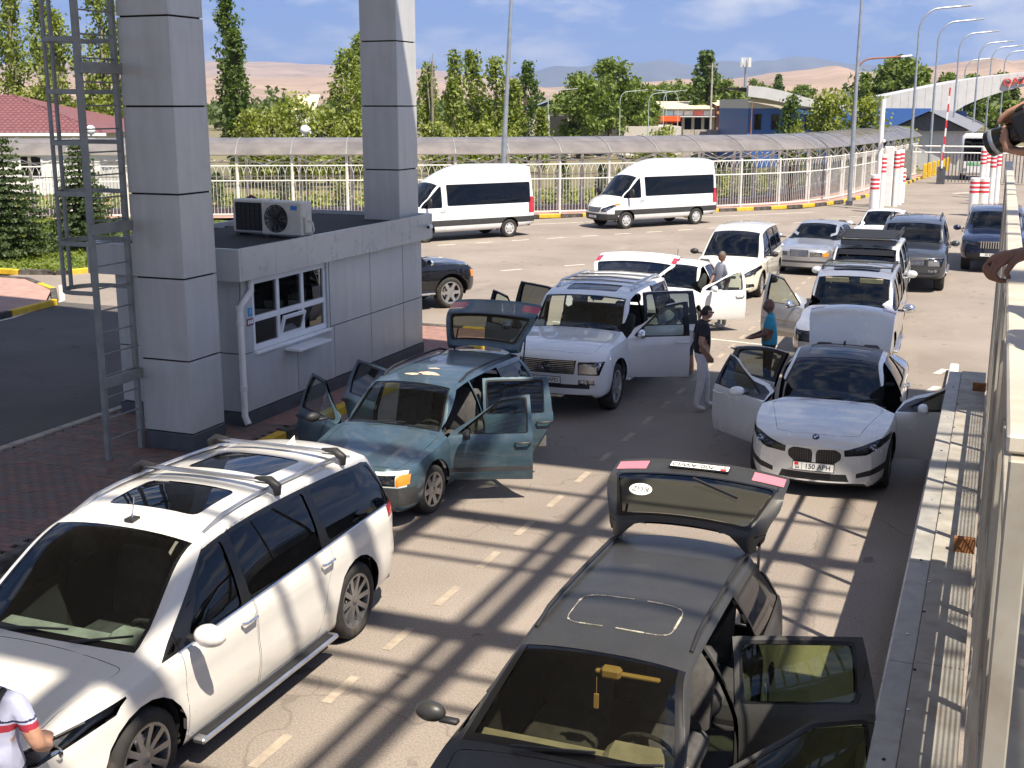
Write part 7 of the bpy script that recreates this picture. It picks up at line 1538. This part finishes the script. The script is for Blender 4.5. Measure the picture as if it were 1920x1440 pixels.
person((-5.60, 27.0, 0), CAM_YAW+R(200), 1.74, dict(look=10, elr=(.10, -.22, 1.18), wrr=(.24, -.12, 1.0), hdr=(.30, -.08, .97)), dict(skin=M_SKIN2, top=mat('striped_white_shirt', (.60, .60, .63), .85, var=.25, scale=60, stretch=(1, 1, .1)), bottom=S_('pale_trousers', (.55, .55, .57)), shoe=M_SHOE, hair=mat('grey_hair', (.10, .09, .08), .7), glasses=True, sleeve=.9), 'man in pale striped shirt behind the open door of the small white car')
person((-5.05, 21.75, 0), CAM_YAW+R(170), 1.62, dict(chest=(.22, 0, 1.20), neck=(.34, 0, 1.32), skull=(.42, 0, 1.38), shl=(.22, .17, 1.30), shr=(.22, -.17, 1.30), ell=(.36, .20, 1.08), wrl=(.55, .18, 1.02), hdl=(.62, .16, 1.0), elr=(.36, -.20, 1.08), wrr=(.55, -.18, 1.02), hdr=(.62, -.16, 1.0), spine=(.08, 0, 1.08)), dict(skin=M_SKIN, top=S_('grey_tshirt', (.12, .12, .13)), bottom=S_('dark_shorts', (.03, .03, .04)), shoe=mat('grey_trainer', (.22, .22, .24), .7), hair=M_HAIR, shorts=True), 'person in shorts leaning into the white off-road car, only legs visible')
pr5 = person((-5.42, 5.13, 0), R(100), 1.72, dict(elr=(-.02, -.30, 1.14), wrr=(.18, -.24, 1.02), hdr=(.26, -.18, 1.03), neck=(.02, .05, 1.46), skull=(.06, .13, 1.53), look=0), dict(skin=M_SKIN, top=S_('white_blue_shirt', (.38, .40, .53)), bottom=S_('navy_trousers', (.02, .025, .05)), shoe=M_SHOE, hair=M_HAIR, bands=((1.255, 1.30, S_('red_band', (.30, .02, .04))), (1.315, 1.33, S_('navy_band', (.02, .02, .06))))), 'person in white shirt with red and blue band and black strap, bottom left corner')
mb = MB(); mb.tube([(-.02, -.10, 1.475), (-.12, -.09, 1.42), (-.155, -.07, 1.25), (-.15, -.02, 1.05), (-.13, .10, .92)], .022, 6); mb.build('shoulder_strap', M_BLACK, pr5)
person((-9.9, 63.6, .12), CAM_YAW+R(180), 1.75, dict(look=0), dict(skin=M_SKIN2, top=S_('black_shirt', (.015, .015, .018)), bottom=S_('black_trousers', (.012, .012, .014)), shoe=M_BLACK, hair=M_HAIR), 'person in dark clothes walking behind the white fence')
# hands at the railing: arm and hand are one skin, body stands out of frame
def arm_person(loc, yaw, H, sh, elb, wr, palm, fingers, thumb, label, skin, oth):
    """world-space joints for the visible arm; the rest of the body stands on the deck"""
    r = person(loc, yaw, H, oth, dict(skin=skin, top=S_('grey_shirt', (.20, .20, .21)), bottom=S_('dark_trousers', (.02, .022, .03)), shoe=M_BLACK, hair=M_HAIR, vox=.02), label)
    J = [(tuple(sh), .055), (tuple(elb), .044), (tuple(wr), (.034, .028)), (tuple(palm[0]), (.044, .026)), (tuple(palm[1]), (.046, .024))]; E = [(0, 1), (1, 2), (2, 3), (3, 4)]
    for f in fingers:
        n0 = len(J); rr = (.0135, .0118, .0105, .0085)
        for q, p in enumerate(f): J.append((tuple(p), rr[min(q, 3)]))
        E.append((4, n0)); E += [(n0+q, n0+q+1) for q in range(len(f)-1)]
    n0 = len(J)
    for q, p in enumerate(thumb): J.append((tuple(p), (.014, .0115, .0095)[min(q, 2)]))
    E.append((3, n0)); E += [(n0+q, n0+q+1) for q in range(len(thumb)-1)]
    me = skin_mesh(J, E, 2, 2); me.materials.clear(); me.materials.append(skin); me.polygons.foreach_set('use_smooth', [True]*len(me.polygons)); o = link('forearm_and_hand', me, r); o.matrix_local = r.matrix_basis.inverted(); return r
V = Vector
# relaxed hand over the handrail
c = spot(1884, 492, 4.75); U_ = 2280/4.75
def hp(dx, dy, dd=0.0): return c+AX*(dx/U_)-V((0, 0, 1))*(dy/U_)+AD*dd
wr = hp(46, -14, .02); pl0 = hp(20, -16, .01); pl1 = hp(-8, -8, .0); fg = []
for k in range(4):
    e = .030-.020*k; q = k*2.0; fg.append([hp(-22+q, -2+q, e), hp(-33+q*1.2, 14+q, e), hp(-22+q*1.5, 30+q*.6, e-.004), hp(-4+q*1.5, 36+q*.3-k*2, e-.006)])
th = [hp(4, 2, -.045), hp(-6, 16, -.052), hp(2, 28, -.050)]
arm_person((.50, 4.80, 3.24), R(150), 1.74, hp(180, -60, -.02), hp(110, -34, .0), wr, (pl0, pl1), fg, th, 'tanned hand hanging relaxed over the handrail at the right edge', M_SKIN2, dict(look=0, ell=(.05, .24, 1.15), wrl=(.12, .25, .92), hdl=(.14, .25, .84)))
# photographer: camera body, lens and the gripping hands
cc = spot(1908, 247, 3.9); fwd = (-AX*.62+AD*.62+V((0, 0, -.42))).normalized(); rt_ = fwd.cross(V((0, 0, 1))).normalized(); upv = rt_.cross(fwd).normalized()
cam_r = empty('photo_camera', cc); tag(cam_r, 'black photo camera with a big lens held over the railing', 'camera')
mt4 = Matrix((( *rt_, 0), (*fwd, 0), (*upv, 0), (0, 0, 0, 1))).transposed()
mb = MB(); mb.box((-.068, -.075, -.048), (.068, -.015, .048), bev=.012); mb.box((-.03, -.07, .046), (.03, -.02, .07), bev=.01); mb.v = [tuple((mt4 @ V(p))) for p in mb.v]; mb.build('camera_body', M_BLACK, cam_r)
mb = MB(); mb.lathe([(.033, -.02), (.036, .0), (.038, .03), (.036, .032), (.040, .06), (.042, .095), (.039, .097), (.036, .09)], 28, 'y'); mb.v = [tuple((mt4 @ V(p))) for p in mb.v]; mb.build('lens_barrel', M_TRIM, cam_r, smooth=35)
mb = MB(); mb.lathe([(.0415, .066), (.0425, .068), (.0425, .078), (.0415, .080)], 28, 'y'); mb.v = [tuple((mt4 @ V(p))) for p in mb.v]; mb.build('lens_ring', M_POLE, cam_r, smooth=35)
mb = MB(); mb.lathe([(.037, .085), (.02, .089), (.001, .09)], 24, 'y'); mb.v = [tuple((mt4 @ V(p))) for p in mb.v]; mb.build('front_glass', M_TINT, cam_r, smooth=60)
T = lambda x, y, z: cc+(mt4 @ V((x, y, z)))
def hand_on(side, wrist, p0, p1, fing, thumb, elb, sh_): return side, wrist, p0, p1, fing, thumb, elb, sh_
fgt = [[T(.055-.022*k, -.035, .064+.006*(k == 1)), T(.050-.022*k, -.005, .066), T(.046-.022*k, .022, .058), T(.044-.022*k, .040, .046)] for k in range(4)]
ap = arm_person((.50, 3.55, 3.24), R(125), 1.78, V((.42, 3.72, 4.62)), cc+V((.30, -.12, -.12)), T(.07, -.16, .045), (T(.045, -.115, .062), T(.022, -.07, .072)), fgt, [T(.0, -.10, .062), T(-.03, -.075, .058), T(-.05, -.06, .045)], 'photographer holding a black camera over the railing at the right edge', M_SKIN, dict(look=0, ell=(.10, .22, 1.2), wrl=(.30, .16, 1.3), hdl=(.36, .14, 1.34), elr=(.05, -.24, 1.15), wrr=(.12, -.25, .92), hdr=(.14, -.25, .84)))
J = [(tuple(cc+V((.34, -.02, -.22))), .040), (tuple(T(.06, -.06, -.13)), (.029, .024)), (tuple(T(.045, -.03, -.085)), (.036, .020)), (tuple(T(.03, .0, -.068)), (.040, .018))]; E = [(0, 1), (1, 2), (2, 3)]
for k in range(4):
    n0 = len(J); x = .045-.024*k; J += [(tuple(T(x, .022, -.055)), .0105), (tuple(T(x-.035, .03, -.046)), .0098), (tuple(T(-.042, .035-.006*k, -.022+.01*k)), .0088), (tuple(T(-.046, .035-.006*k, .0+.01*k)), .0078)]; E += [(3, n0), (n0, n0+1), (n0+1, n0+2), (n0+2, n0+3)]
n0 = len(J); J += [(tuple(T(.055, -.02, -.05)), .013), (tuple(T(.052, .01, -.02)), .011), (tuple(T(.046, .03, .005)), .009)]; E += [(2, n0), (n0, n0+1), (n0+1, n0+2)]
me = skin_mesh(J, E, 1, 2); me.materials.clear(); me.materials.append(M_SKIN); me.polygons.foreach_set('use_smooth', [True]*len(me.polygons)); o = link('supporting_hand', me, ap); o.matrix_local = ap.matrix_basis.inverted()
